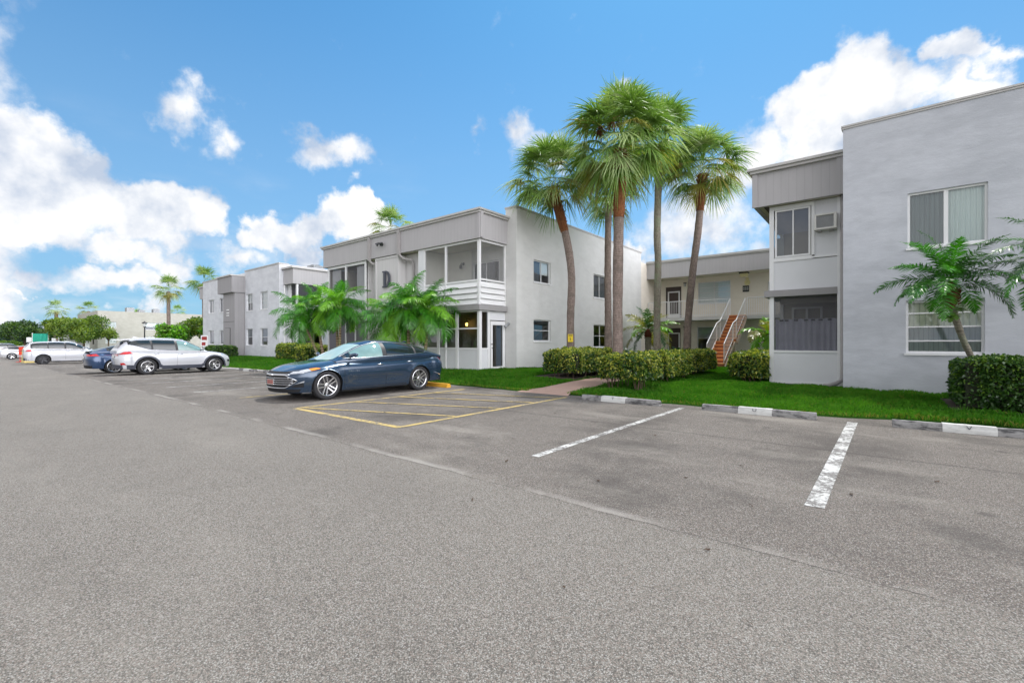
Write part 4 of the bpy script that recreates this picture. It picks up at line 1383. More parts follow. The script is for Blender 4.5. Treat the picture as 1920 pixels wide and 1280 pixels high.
part(bw_, 'roof', 'roofing', lambda mb: mb.box(-11.9, 29.9, 6.3, -2.5, 38, 6.45))
part(bw_, 'soffit', 'soffit', lambda mb: mb.box(-11.9, 28.96, 5.5, -2.5, 30.29, 5.54))
part(bw_, 'walkway_slab', 'stucco_warm', lambda mb: mb.box(-11.9, 28.85, 2.72, -2.5, 30.29, 2.93))
part(bw_, 'interior_wall', 'interior', lambda mb: (mb.box(-11.8, 33, 0, -2.7, 33.1, 6.2), mb.box(-11.8, 30.5, 2.75, -2.7, 33, 2.9)))


def rail(x0, x1):
    def f(mb):
        y = 28.93
        mb.tube([(x0, y, 3.94), (x1, y, 3.94)], .025, 8)
        mb.tube([(x0, y, 3.02), (x1, y, 3.02)], .018, 8)
        n = int((x1 - x0) / .115)
        for i in range(n + 1):
            x = x0 + (x1 - x0) * i / n
            r = .022 if i % 12 == 0 else .0095
            mb.box(x - r, y - r, 2.93, x + r, y + r, 3.93)
    return f


part(bw_, 'railing', 'white', rail(-11.85, -6.82))
part(bw_, 'railing', 'white', rail(-5.93, -2.6))
window(bw_, front(30.3), -9.1, -7.14, 3.83, 5.2, rec=.08, vs=(.5,), hs=(.25, .5, .75), backs=((.02, .98, .02, .98, 'blind_h'),), bw=.05)
window(bw_, front(30.3), -5.1, -4.2, 3.9, 4.95, rec=.08, hs=(.5,), backs=((.02, .98, .02, .98, 'blind_dark'),))
window(bw_, front(30.3), -9.15, -7.6, .86, 2.36, rec=.08, hs=(.5,), glass='glass_dark', backs=((.02, .98, .5, .98, 'blind_h'),))
window(bw_, front(30.3), -5.1, -4.2, .9, 2.3, rec=.08, hs=(.5,), glass='glass_dark')
for (z0, z1) in ((2.95, 5.05), (.2, 2.3)):
    d = part(bw_, 'door', 'door_brown', lambda mb: (mb.box(-11.2, 30.36, z0, -11.12, 30.46, z1), mb.box(-10.23, 30.36, z0, -10.15, 30.46, z1), mb.box(-11.12, 30.36, z1 - .25, -10.23, 30.46, z1), mb.box(-11.12, 30.44, z0, -10.23, 30.47, z1 - .25)))
    subpart(d, 'screen_door', 'white', lambda mb: (mb.box(-11.08, 30.38, z0 + .02, -11.0, 30.42, z1 - .3), mb.box(-10.36, 30.38, z0 + .02, -10.28, 30.42, z1 - .3), mb.box(-11.0, 30.38, z1 - .38, -10.36, 30.42, z1 - .3), mb.box(-11.0, 30.38, z0 + .02, -10.36, 30.42, z0 + .3)))
for z in (5.1, 2.25):
    lw = part(bw_, 'wall_lamp', 'black', lambda mb: (mb.box(-9.98, 30.18, z + .1, -9.8, 30.3, z + .16), mb.box(-9.95, 30.2, z - .1, -9.93, 30.22, z + .1), mb.box(-9.85, 30.2, z - .1, -9.83, 30.22, z + .1)))
    subpart(lw, 'lamp_glass', 'curtain_white', lambda mb: mb.box(-9.93, 30.21, z - .09, -9.85, 30.29, z + .098))
cl = part(bw_, 'ceiling_light', 'black', lambda mb: mb.box(-6.45, 29.3, 5.42, -5.95, 29.6, 5.495), label='black topped yellowed light under the walkway ceiling')
subpart(cl, 'lamp_glass', 'yellow_light', lambda mb: mb.box(-6.4, 29.32, 5.24, -6.0, 29.58, 5.418))
part(bw_, 'wall_ornament', 'yellow_light', lambda mb: (mb.lathe([(0, 0), (.05, -.02), (.09, -.03), (.12, -.02), (.17, 0)], (-6.2, 30.29, 4.98), 'y', 14), mb.lathe([(0, 0), (.06, -.03), (.1, 0)], (-6.2, 30.29, 5.2), 'y', 12)))
sg = part(bw_, 'sign_plate', 'black', lambda mb: mb.box(-6.45, 30.26, 4.42, -6.1, 30.297, 4.79), label='small black unit number plate with two pale rows')
subpart(sg, 'number_row', 'curtain_white', lambda mb: [mb.box(-6.42 + k * .105, 30.255, z, -6.42 + k * .105 + .075, 30.259, z + .045) for z in (4.65, 4.54) for k in range(3)])

# ---- staircase
st = thing('staircase', 'orange brown outdoor stairs with white railings rising to the courtyard walkway', 'stairs', (-6.4, 26, .15))
SX0, SX1 = -6.8, -5.95
steps = [(24.0 + .27 * i, .15 + .183 * (i + 1)) for i in range(7)]
zl = steps[-1][1]
steps2 = [(26.5 + .27 * i, zl + (2.93 - zl) / 8 * (i + 1)) for i in range(8)]


def f(mb):
    for y, z in steps:
        mb.box(SX0, y - .02, z - .045, SX1, y + .27, z)
    mb.box(SX0, 25.88, zl - .06, SX1, 26.51, zl - .002)
    for y, z in steps2:
        mb.box(SX0, y - .02, z - .045, SX1, y + .27, z)


part(st, 'tread', 'step', f)
part(st, 'riser', 'step_riser', lambda mb: [mb.box(SX0 + .02, y + .012, z - .183, SX1 - .02, y + .03, z - .047) for y, z in steps + steps2])


def f(mb):
    for x in (SX0 - .06, SX1 + .005):
        for seq in (steps, steps2):
            y0, z0 = seq[0][0] - .03, seq[0][1] - .25
            y1, z1 = seq[-1][0] + .3, seq[-1][1] - .03
            mb.prism([(y0, z0 - .12), (y1, z1 - .22), (y1, z1), (y0, z0 + .1)], lambda u, v, d: (x + d, u, v), 0, .055)


part(st, 'stringer', 'stringer', f)


def stair_rail(x):
    def f(mb):
        for seq in (steps, steps2):
            y0, z0 = seq[0][0] + .05, seq[0][1]
            y1, z1 = seq[-1][0] + .2, seq[-1][1]
            mb.tube([(x, y0, z0 + .95), (x, y1, z1 + .95)], .027, 8)
            mb.tube([(x, y0, z0 + .1), (x, y1, z1 + .1)], .02, 8)
            n = 12
            for i in range(n + 1):
                t = i / n
                yy, zz = y0 + (y1 - y0) * t, z0 + (z1 - z0) * t
                r = .018 if i in (0, n) else .0065
                mb.box(x - r, yy - r, zz - (.05 if i in (0, n) else -.1), x + r, yy + r, zz + .94)
        ya, yb = steps[-1][0] + .2, steps2[0][0] + .05
        mb.tube([(x, ya, zl + .95), (x, yb, steps2[0][1] + .95)], .027, 8)
        for i in range(1, 5):
            yy = ya + (yb - ya) * i / 5
            mb.box(x - .0065, yy - .0065, zl + .1, x + .0065, yy + .0065, zl + .96)
    return f


part(st, 'railing', 'white', stair_rail(SX0 + .02))
part(st, 'railing', 'white', stair_rail(SX1 - .02))
part(st, 'landing_post', 'stringer', lambda mb: (mb.box(SX0, 26.1, .0, SX0 + .12, 26.25, zl - .07), mb.box(SX1 - .12, 26.1, 0, SX1, 26.25, zl - .07)))

# ================================================================== next building to the left
bb = thing('apartment_building', 'two storey white grey building with a projecting grey bay, left of the one lettered D', 'building', (-40, 15, 0))
opb = [(-39.85, -38.65, 3.87, 5.22), (-37.2, -35.9, 3.87, 5.22), (-39.85, -38.65, 1.1, 2.43), (-37.2, -35.9, 1.1, 2.43)]
opl = [(-48.6, -47.2, 4.0, 5.24), (-45.9, -44.5, 4.0, 5.24), (-48.6, -47.2, 1.16, 2.42), (-45.9, -44.5, 1.16, 2.42)]


def f(mb):
    wallpanel(mb, front(15), -40.1, -34.0, -.3, TOP, opb, depth=.14)
    wallpanel(mb, sideR(-34.0), 15, 15.7, -.3, TOP)
    wallpanel(mb, sideR(-34.0), 15.7, 28, FB, TOP)
    wallpanel(mb, front(15.05), -50.1, -40.1, -.3, TOP - .1, opl, depth=.14)
    wallpanel(mb, sideL(-50.1), 15.05, 28, -.3, TOP - .1)
    wallpanel(mb, rearw(28), -50.1, -32.9, -.3, TOP)
    wallpanel(mb, sideR(-32.9), 17.6, 28, -.3, FB, [(20, 21.5, 1.1, 2.4)])


part(bb, 'wall', 'stucco', f)
part(bb, 'roof', 'roofing', lambda mb: (mb.box(-50, 15.2, 6.5, -34.1, 27.9, 6.62), mb.box(-34.1, 15.5, 6.5, -32.6, 27.9, 6.6)))
part(bb, 'floor_slab', 'interior', lambda mb: (mb.box(-50, 15.3, 2.78, -34.1, 27.9, 2.9), mb.box(-50, 17.6, 0, -34.1, 17.7, 6.4)))
part(bb, 'parapet_cap', 'drip', lambda mb: (dripcap(mb, front(15), -40.1, -34.0, TOP + .002, .05, .1, .25), dripcap(mb, front(15.05), -50.1, -43.15, TOP - .098, .05, .1, .25), fbox(mb, sideR(-34), 15.26, 15.7, -.05, .2, TOP + .001, TOP + .057)))
part(bb, 'fascia', 'siding', lambda mb: (fbox(mb, front(15.3), -33.95, -32.5, 0, .12, FB, FT), fbox(mb, sideR(-32.5), 15.42, 28, 0, .12, FB, FT)))
part(bb, 'fascia', 'siding', lambda mb: (fbox(mb, front(15.4), -52.2, -50.15, 0, .12, FB, FT), fbox(mb, sideL(-52.2), 15.52, 22, 0, .12, FB, FT), fbox(mb, sideR(-50.16), 15.52, 22, 0, .1, FB, FT)))
part(bb, 'roof_edge', 'drip', lambda mb: (fbox(mb, front(15.3), -33.95, -32.36, -.14, .3, FT + .003, FT + .13), fbox(mb, sideR(-32.5), 15.61, 28, -.14, .3, FT + .003, FT + .13), fbox(mb, front(15.4), -52.3, -50.1, -.1, .3, FT + .003, FT + .1)))
part(bb, 'bay_box', 'siding_dark', lambda mb: mb.box(-43.1, 14.0, 5.35, -40.04, 15.0, 6.66), label='projecting grey box over the bay')
part(bb, 'bay_column', 'siding_dark', lambda mb: mb.box(-42.55, 14.25, -.3, -40.14, 15.0, 5.35), label='grey panelled bay with a meter cupboard')
part(bb, 'bay_cap', 'drip', lambda mb: (mb.box(-43.2, 13.9, 6.663, -40.0, 15.0, 6.76)))
part(bb, 'cupboard_door', 'siding_dark', lambda mb: (mb.box(-42.1, 14.2, .3, -41.05, 14.247, 2.5)))
part(bb, 'cupboard_trim', 'dark_metal', lambda mb: (mb.box(-42.13, 14.215, .3, -42.1, 14.248, 2.53), mb.box(-41.05, 14.215, .3, -41.02, 14.248, 2.53), mb.box(-42.1, 14.215, 2.503, -41.05, 14.248, 2.53), mb.box(-42.55, 14.24, 3.0, -40.14, 14.247, 3.03)))
part(bb, 'number_plate', 'white', lambda mb: (mb.box(-41.8, 14.22, 3.5, -41.3, 14.247, 3.58), mb.box(-41.8, 14.22, 3.7, -41.3, 14.247, 3.78), mb.box(-41.8, 14.22, 3.95, -41.3, 14.247, 4.03)), label='three pale number strips on the grey bay')


def f(mb):
    F = front(15.6)
    fbox(mb, F, -33.95, -33.5, 0, .1, -.2, FB)
    fbox(mb, F, -32.72, -32.56, 0, .12, -.2, FB)
    fbox(mb, F, -33.5, -32.72, .02, .08, -.2, .85)
    fbox(mb, F, -33.5, -32.72, .02, .08, 2.2, 4.1)
    S = sideR(-32.56)
    fbox(mb, S, 15.72, 17.6, .02, .08, -.2, .85)
    fbox(mb, S, 15.72, 17.6, .02, .08, 2.5, 4.1)
    fbox(mb, S, 17.45, 17.6, .0, .1, -.2, FB)


part(bb, 'porch_frame', 'white', f)
window(bb, front(15.6), -33.5, -32.72, .86, 2.2, rec=.02, vs=(.5,), hs=(.25, .5, .75), glass='glass_dark', sill=False)
part(bb, 'screen_panel', 'screen_dark', lambda mb: mb.quad((-33.5, 15.65, 4.1), (-32.72, 15.65, 4.1), (-32.72, 15.65, FB), (-33.5, 15.65, FB)))
part(bb, 'screen_panel', 'screen_dark', lambda mb: mb.quad((-32.6, 15.72, 4.1), (-32.6, 17.5, 4.1), (-32.6, 17.5, FB), (-32.6, 15.72, FB)))
part(bb, 'downspout', 'white', lambda mb: mb.tube([(-33.9, 15.35, 5.5), (-33.9, 15.35, 0)], .06, 8))
for i, (a, b, c, d) in enumerate(opb):
    bk = (((.03, .97, .45, .97, 'blind_h'),), ((.03, .97, .03, .97, 'blind_h'),), ((.03, .97, .5, .97, 'blind_h'),), ((.03, .97, .5, .97, 'blind_v_grey'),))[i]
    window(bb, front(15), a, b, c, d, rec=.09, hs=(.5,) if i != 1 else (.25, .5, .75), backs=bk, glass='glass_dark' if i > 1 else 'glass', vs=(.5,) if i == 0 else ())
for i, (a, b, c, d) in enumerate(opl):
    window(bb, front(15.05), a, b, c, d, rec=.09, vs=(.5,) if i < 2 else (), glass='glass_dark', backs=((.03, .97, .03, .97, 'blind_dark'),) if i > 1 else ((.5, .97, .03, .97, 'blind_h'),))


def rooftop_ac(x, y, z, s, label, group=None):
    t = thing('rooftop_unit', label, 'air conditioner', (x, y, z), .1, group)
    mb = MB()
    mb.box(-s / 2, -s / 2, .08, s / 2, s / 2, s * .95)
    mb.build('casing', M['galv'], t, bevel=.02)
    mb = MB()
    for k in range(9):
        zz = .14 + k * (s * .8) / 9
        mb.box(-s / 2 - .01, -s / 2 + .05, zz, s / 2 + .01, s / 2 - .05, zz + .02)
        mb.box(-s / 2 + .05, -s / 2 - .011, zz, s / 2 - .05, s / 2 + .011, zz + .02)
    mb.build('louvre', M['dark_metal'], t)
    mb = MB()
    mb.lathe([(s * .4, s * .95), (s * .4, s), (s * .36, s), (s * .3, s * .97), (0, s * .97)], (0, 0, .002), 'z', 20)
    mb.build('fan_guard', M['dark_metal'], t)
    mb = MB()
    mb.box(-s / 2, -s / 2 + .05, 0, s / 2, -s / 2 + .15, .08)
    mb.box(-s / 2, s / 2 - .15, 0, s / 2, s / 2 - .05, .08)
    mb.build('rail', M['galv'], t)
    return t


rooftop_ac(-35.6, 18.6, 6.63, .95, 'grey condenser unit on the roof left of the building lettered D')

# ================================================================== far beige building
ba = thing('apartment_building', 'distant plain beige two storey building behind the parked white cars', 'building', (-112, 24, 0))
opa = [(17.0, 18.5, 3.9, 4.9), (22.4, 25.2, 3.6, 4.9), (17.0, 18.5, 1.1, 2.2), (22.4, 25.2, 1.1, 2.3)]
part(ba, 'wall', 'stucco_beige', lambda mb: (wallpanel(mb, sideR(-106), 15.97, 36, -1, 6.81, opa, depth=.15), wallpanel(mb, front(15.97), -126, -106, -1, 6.81, [(-111, -109, 3.9, 4.9), (-111, -109, .9, 2.2)], depth=.15), wallpanel(mb, rearw(36), -126, -106, -1, 6.81), wallpanel(mb, sideL(-126), 15.97, 36, -1, 6.81)))
part(ba, 'roof', 'roofing', lambda mb: mb.box(-125.9, 16.1, 6.4, -106.1, 35.9, 6.6))
part(ba, 'floor_slab', 'interior', lambda mb: (mb.box(-125.9, 16.1, 2.78, -106.2, 35.9, 2.9), mb.box(-110, 16.1, -.5, -109.9, 35.9, 6.4)))
for i, (a, b, c, d) in enumerate(opa):
    window(ba, sideR(-106), a, b, c, d, rec=.1, hs=(.5,), vs=(.5,) if i % 2 else (), backs=((.02, .98, .4 if i % 2 else .02, .98, 'blind_h'),))
for i, (x, y, s) in enumerate(((-108.5, 20.8, 1.1), (-108, 24.6, 1.0), (-111, 23.0, .9))):
    rooftop_ac(x, y, 6.62, s, ('left', 'right', 'middle')[i] + 'most of the three condenser units on the roof of the distant beige building', 'condenser units on the distant beige roof')

sh = thing('shed', 'small white shed with a low roof behind the far white car', 'shed', (-103, 12.8, -.6))
part(sh, 'wall', 'white_panel', lambda mb: mb.box(-105, 11.4, -.7, -101.5, 14.3, 1.9))
part(sh, 'roof', 'white', lambda mb: mb.prism([(11.1, 1.9), (14.6, 1.9), (14.3, 2.5), (11.4, 2.5)], lambda u, v, d: (-105.2 + d, u, v), 0, 4.0))
part(sh, 'door', 'siding_dark', lambda mb: mb.box(-101.5, 12.6, -.6, -101.46, 13.6, 1.5))
# ------------------------------------------------------------------ vehicles
def paint(name, col, metal=0.5, rough=0.3):
    m, g = mat(name)
    pos = g.n('ShaderNodeTexCoord').outputs['Object']
    fl = g.noise(pos, 900, 1, 0.5)
    c = g.mix(fl, tuple(q * 0.85 for q in col), tuple(min(1, q * 1.15) for q in col))
    ds = g.smooth(g.noise(g.vm('MULTIPLY', pos, (1, 1, 2.5)), 2.5, 5, 0.6), 0.4, 0.8)
    r = g.m('MULTIPLY_ADD', ds, 0.08, rough)
    sh = pbr(g, c, 0.3, metal, coat=1.0, coat_rough=0.03)
    sh.node.inputs['Roughness'].default_value = rough
    g.t.links.new(r, sh.node.inputs['Roughness'])
    finish(g, sh)
    return m


M['paint_blue'] = paint('slate_blue_metallic_paint', (0.022, 0.046, 0.084), 0.45, 0.22)
M['paint_white'] = paint('white_car_paint', (0.52, 0.53, 0.56), 0.0, 0.35)
M['paint_silver'] = paint('silver_car_paint', (0.55, 0.56, 0.58), 0.4, 0.3)
M['paint_deep'] = paint('deep_blue_car_paint', (0.025, 0.06, 0.14), 0.4, 0.3)
M['paint_black'] = paint('black_car_paint', (0.02, 0.022, 0.028), 0.2, 0.3)
M['paint_red'] = paint('red_car_paint', (0.35, 0.03, 0.03), 0.2, 0.3)
M['chrome'] = simple('bright_trim', (0.75, 0.76, 0.78), 0.12, 1.0, 0.03, 8)
M['alloy'] = simple('machined_alloy', (0.62, 0.62, 0.63), 0.25, 0.9, 0.06, 10)
M['alloy_dark'] = simple('dark_alloy', (0.06, 0.06, 0.065), 0.4, 0.6, 0.1, 10)
M['tyre'] = simple('tyre_rubber', (0.022, 0.022, 0.024), 0.85, 0, 0.2, 20)
M['cladding'] = simple('grey_plastic_cladding', (0.05, 0.055, 0.075), 0.6, 0, 0.1, 8)
M['under'] = simple('underbody_black', (0.01, 0.01, 0.011), 0.9, 0, 0.1, 8)
M['car_glass'] = simple('dark_car_glass', (0.012, 0.018, 0.02), 0.02, 0, 0.1, 4, spec=0.9)
M['car_glass_green'] = simple('clear_car_glass_over_pale_trim', (0.16, 0.26, 0.25), 0.02, 0, 0.4, 2.5, spec=0.9)
M['windshield'] = simple('windscreen_with_painted_sky_reflection', (0.34, 0.46, 0.43), 0.03, 0, 0.35, 1.6, spec=0.9)  # pale base colour stands in for the sky reflected in the glass
M['lens_red'] = simple('red_lamp_lens', (0.45, 0.01, 0.015), 0.1, 0, 0.2, 12, coat=1.0)
M['lens_clear'] = simple('clear_lamp_lens', (0.50, 0.52, 0.55), 0.1, 0.3, 0.4, 30, coat=1.0)
M['lens_dark'] = simple('dark_lamp_inner', (0.05, 0.05, 0.06), 0.15, 0.2, 0.3, 30, coat=1.0)
M['lens_amber'] = simple('amber_lamp_lens', (0.85, 0.25, 0.02), 0.15, 0, 0.15, 20, coat=1.0)
M['plate'] = simple('licence_plate_face', (0.30, 0.10, 0.085), 0.5, 0, 0.2, 25)
M['plate_white'] = simple('pale_licence_plate_face', (0.55, 0.56, 0.55), 0.5, 0, 0.15, 25)


def smooth_curve(pts, width):
    xs_ = np.array([p[0] for p in pts], float)
    zs_ = np.array([p[1] for p in pts], float)
    o = np.argsort(xs_)
    xs_, zs_ = xs_[o], zs_[o]
    gx = np.linspace(xs_[0] - width * 2, xs_[-1] + width * 2, 900)
    # extend the end slopes so the smoothing keeps the end heights
    s0 = (zs_[1] - zs_[0]) / (xs_[1] - xs_[0])
    s1 = (zs_[-1] - zs_[-2]) / (xs_[-1] - xs_[-2])
    gz = np.interp(gx, xs_, zs_)
    gz = np.where(gx < xs_[0], zs_[0] + s0 * (gx - xs_[0]), gz)
    gz = np.where(gx > xs_[-1], zs_[-1] + s1 * (gx - xs_[-1]), gz)
    k = max(3, int(width / (gx[1] - gx[0])))
    ker = np.ones(k) / k
    for _ in range(2):
        pad = np.pad(gz, k, mode='edge')
        gz = np.convolve(pad, ker, 'same')[k:-k]
    return lambda x: float(np.interp(x, gx, gz))


class Car:
    def __init__(s, name, label, cat, spec, loc, rotz, group=None, tilt=0.0):
        s.s = spec
        s.t = thing(name, label, cat, loc, rotz, group)
        s.t.rotation_euler = (0, tilt, rotz)
        s.W = spec['W']
        s.xn, s.xt = spec['nose'], spec['tail']
        s.deck = smooth_curve(spec['deck'], spec.get('dsm', .12))
        s.roof = smooth_curve(spec['roof'], spec.get('rsm', .12))
        s.x0r, s.x1r = spec['roof'][0][0], spec['roof'][-1][0]
        if s.x0r > s.x1r:
            s.x0r, s.x1r = s.x1r, s.x0r
        s.sill = spec['sill']
        s.zm = spec.get('zm', .58)
        s.n = spec.get('n', 3.6)
        s.Ra = spec['Ra']
        s.axles = spec['axles']
        s.zw = spec['rw']

    # --- lower body
    def plan(s, x):
        W = s.W
        a = s.s.get('nl', .8)
        b = s.s.get('tl', .55)
        if x > s.xn - a:
            t = min(1, (x - (s.xn - a)) / a)
            return W * (1 - t ** s.s.get('nm', 2.8)) ** (1 / s.s.get('nm', 2.8))
        if x < s.xt + b:
            t = min(1, ((s.xt + b) - x) / b)
            return W * (1 - t ** 3.2) ** (1 / 3.2)
        return W * (1 - .012 * ((x) / 1.4) ** 2)

    def zlow(s, x):
        z = s.sill
        ov = s.s.get('lift', .05)
        if x > s.axles[0]:
            z += ov * (x - s.axles[0]) / (s.xn - s.axles[0])
        if x < s.axles[1]:
            z += s.s.get('liftr', .1) * (s.axles[1] - x) / (s.axles[1] - s.xt)
        for a in s.axles:
            if abs(x - a) < s.Ra:
                z = max(z, s.zw + math.sqrt(s.Ra ** 2 - (x - a) ** 2))
        return z

    def side(s, x, z):
        """half width of the lower body at height z"""
        D = s.deck(x)
        P = s.plan(x)
        if z >= s.zm:
            u = min(1.0, (z - s.zm) / max(1e-3, D - s.zm))
            y = P * (1 - u ** s.n) ** (1 / s.n) * (1 - .035 * u)
        else:
            y = P * (1 - .07 * ((s.zm - z) / .38) ** 2)
        k = math.exp(-((z - .44) / .09) ** 2) * (1 if s.axles[1] + s.Ra < x < s.axles[0] - s.Ra else 0)
        mid = (s.axles[0] + s.axles[1]) / 2
        k *= max(0, 1 - ((x - mid) / ((s.axles[0] - s.axles[1]) / 2 - s.Ra)) ** 4)
        y -= s.s.get('scoop', .028) * k
        for a in s.axles:
            d = math.hypot(x - a, z - s.zw)
            y += .016 * math.exp(-((d - s.Ra) / .09) ** 2) * (1 if P > s.W * .6 else 0)
        return max(0, y)

    def warp(s, x, y, z):
        # raked nose and tail
        w = sstep(s.xn - .5, s.xn, x)
        x -= w * s.s.get('rake', .6) * max(0, z - .55) ** 1.5
        x -= w * .25 * max(0, .38 - z)
        w = sstep(s.xt + .5, s.xt, x)
        x += w * s.s.get('raker', .25) * abs(z - .72)
        return (x, y, z)

    def section(s, x, nl=7, nu=18):
        D = s.deck(x)
        zl = s.zlow(x)
        pts = []
        top = max(zl, s.zm)
        for i in range(nl):
            z = zl + (top - zl) * i / nl
            pts.append((s.side(x, z), z))
        u0 = (top - s.zm) / max(1e-3, D - s.zm)
        u0 = min(.999, max(0, u0))
        t0 = math.asin(u0 ** (s.n / 2))
        for i in range(nu + 1):
            t = t0 + (PI / 2 - t0) * i / nu
            z = s.zm + (D - s.zm) * math.sin(t) ** (2 / s.n)
            pts.append((s.side(x, min(z, D)), z) if i < nu else (0.0, D))
        return pts

    def body(s, m, m2=None):
        xs_ = set(np.linspace(s.xt + .5, s.xn - .6, 60).round(4))
        for k in range(26):
            t = k / 25
            xs_.add(round(s.xn - .6 * (1 - math.sin(t * PI / 2)) - (1e-4 if k == 25 else 0), 5))
            xs_.add(round(s.xt + .5 * (1 - math.sin(t * PI / 2)) + (1e-4 if k == 25 else 0), 5))
        for a in s.axles:
            for k in range(25):
                xs_.add(round(a + s.Ra * math.cos(PI * k / 24), 5))
            xs_.add(round(a - s.Ra - .001, 5))
            xs_.add(round(a + s.Ra + .001, 5))
        xs_ = sorted(xs_)
        mb = MB()
        rows = []
        for x in xs_:
            h = s.section(x)
            full = [(y, z) for y, z in h] + [(-y, z) for y, z in reversed(h[:-1])]
            rows.append([s.warp(x, y, z) for y, z in full])
        mb.grid(rows)
        # close the two tips
        mb.poly(rows[0])
        mb.poly(list(reversed(rows[-1])))
        return mb.build('body', m, s.t, smooth=True)

    def wells(s):
        mb = MB()
        mb.box(s.xt + .25, -s.W * .86, s.sill + .03, s.axles[1] - s.Ra - .02, s.W * .86, .6)
        mb.box(s.axles[1] + s.Ra + .02, -s.W * .9, s.sill - .03, s.axles[0] - s.Ra - .02, s.W * .9, .6)
        mb.box(s.axles[0] + s.Ra + .02, -s.W * .6, s.sill + .03, s.xn - .25, s.W * .6, .55)
        mb.box(s.axles[1] - s.Ra - .02, -s.W * .6, s.sill + .02, s.axles[0] + s.Ra + .02, s.W * .6, s.zm + .08)
        for a in s.axles:
            for sg in (-1, 1):
                rows = []
                for k in range(17):
                    t = PI * k / 16
                    r = s.Ra + .003
                    rows.append([(a + r * math.cos(t), sg * s.W * .97, s.zw + r * math.sin(t) - .01), (a + r * math.cos(t), sg * s.W * .6, s.zw + r * math.sin(t) - .01)])
                mb.grid(rows)
        return mb.build('underbody', M['under'], s.t)

    # --- cabin
    def cab(s, x, th):
        """point of the cabin surface; th 0 = side foot, pi/2 = centre line"""
        p = s.s.get('cn', 3.2)
        zb = s.deck(x) - .035
        G = s.roof(x)
        h = max(.0, G - zb)
        u = abs(math.sin(th)) ** (2 / p)
        c = abs(math.cos(th)) ** (2 / p) * (1 if math.cos(th) >= 0 else -1)
        return (x, s.cw(x) * c * (1 - s.s.get('tumble', .2) * u * min(1, h / .35)), zb + h * u)

    def cw(s, x):
        cw = s.s.get('cw', .9) * s.W
        a = (x - s.x0r) / (s.x1r - s.x0r)
        return cw * (1 - .19 * max(0, 1 - a / .35) ** 2 - .10 * max(0, (a - .7) / .3) ** 2)

    def cab_y(s, x, z):
        p = s.s.get('cn', 3.2)
        zb = s.deck(x) - .035
        h = max(1e-3, s.roof(x) - zb)
        u = min(1, max(0, (z - zb) / h))
        return s.cw(x) * (1 - u ** p) ** (1 / p) * (1 - s.s.get('tumble', .2) * u * min(1, h / .35))

    def cabin(s, m):
        xs_ = np.linspace(s.x0r, s.x1r, 70)
        mb = MB()
        rows = []
        for x in xs_:
            r_ = [s.cab(x, PI * k / 40) for k in range(41)]
            a, b = r_[0], r_[-1]
            r_ = [(a[0], a[1] * .97, a[2] - .10)] + r_ + [(b[0], b[1] * .97, b[2] - .10)]
            rows.append(r_)
        mb.grid(rows)
        mb.poly(rows[0])
        mb.poly(list(reversed(rows[-1])))
        return mb.build('cabin', m, s.t, smooth=True)

    def screen(s, x0, x1, m, name, lim=.92, bow=.0):
        mb = MB()
        rows = []
        p = s.s.get('cn', 3.2)
        tl = math.asin(min(1, lim ** (p / 2)))
        for i in range(17):
            row = []
            for k in range(25):
                th = tl + (PI - 2 * tl) * k / 24
                x = x0 + (x1 - x0) * i / 16
                c = math.cos(th) / max(1e-6, math.cos(tl))
                x += bow * (1 - c * c)
                q = s.cab(x, th)
                row.append((q[0] + (.004 if x1 > 0 else -.004), q[1], q[2] + .005))
            rows.append(row)
        mb.grid(rows)
        return mb.build(name, m, s.t, smooth=True)

    def side_glass(s, x0, x1, sg, m, name='side_window', low=None, top=.84, off=.006, slant0=0.0, slant1=0.0, n=20, grow=0.0):
        low = low or (lambda x: s.deck(x) + .02)
        mb = MB()
        rows = []
        for i in range(n + 1):
            row = []
            for k in range(9):
                t = k / 8
                x = x0 + slant0 * t + (x1 + slant1 * t - x0 - slant0 * t) * i / n
                zb = s.deck(x) - .035
                zt = zb + top * (s.roof(x) - zb) + grow
                zl = low(x) - grow
                zt = max(zt, zl + .001)
                z = zl + (zt - zl) * t
                row.append((x, sg * (s.cab_y(x, z) + off), z))
            rows.append(row if sg > 0 else row[::-1])
        mb.grid(rows)
        return mb.build(name, m, s.t, smooth=True)

    def outline(s, x0, x1, sg, m, low=None, top=.84, r=.011, bottom=True, upper=True, name='window_trim'):
        low = low or (lambda x: s.deck(x) + .02)
        up, dn = [], []
        for i in range(41):
            x = x0 + (x1 - x0) * i / 40
            zb = s.deck(x) - .035
            zt = max(zb + top * (s.roof(x) - zb), low(x) + .001)
            up.append((x, sg * (s.cab_y(x, zt) + .008), zt))
            dn.append((x, sg * (s.cab_y(x, low(x)) + .009), low(x)))
        mb = MB()
        if upper:
            mb.tube(up, r, 6)
        if bottom:
            mb.tube(dn, r, 6)
        return mb.build(name, m, s.t, smooth=True)

    # --- things laid on the body
    def find_x(s, y, z, front=True):
        a, b = (0.0, s.xn - 1e-4) if front else (0.0, s.xt + 1e-4)
        y = abs(y)
        for _ in range(40):
            c = (a + b) / 2
            inside = s.side(c, z) > y and z < s.deck(c)
            if inside:
                a = c
            else:
                b = c
        return a

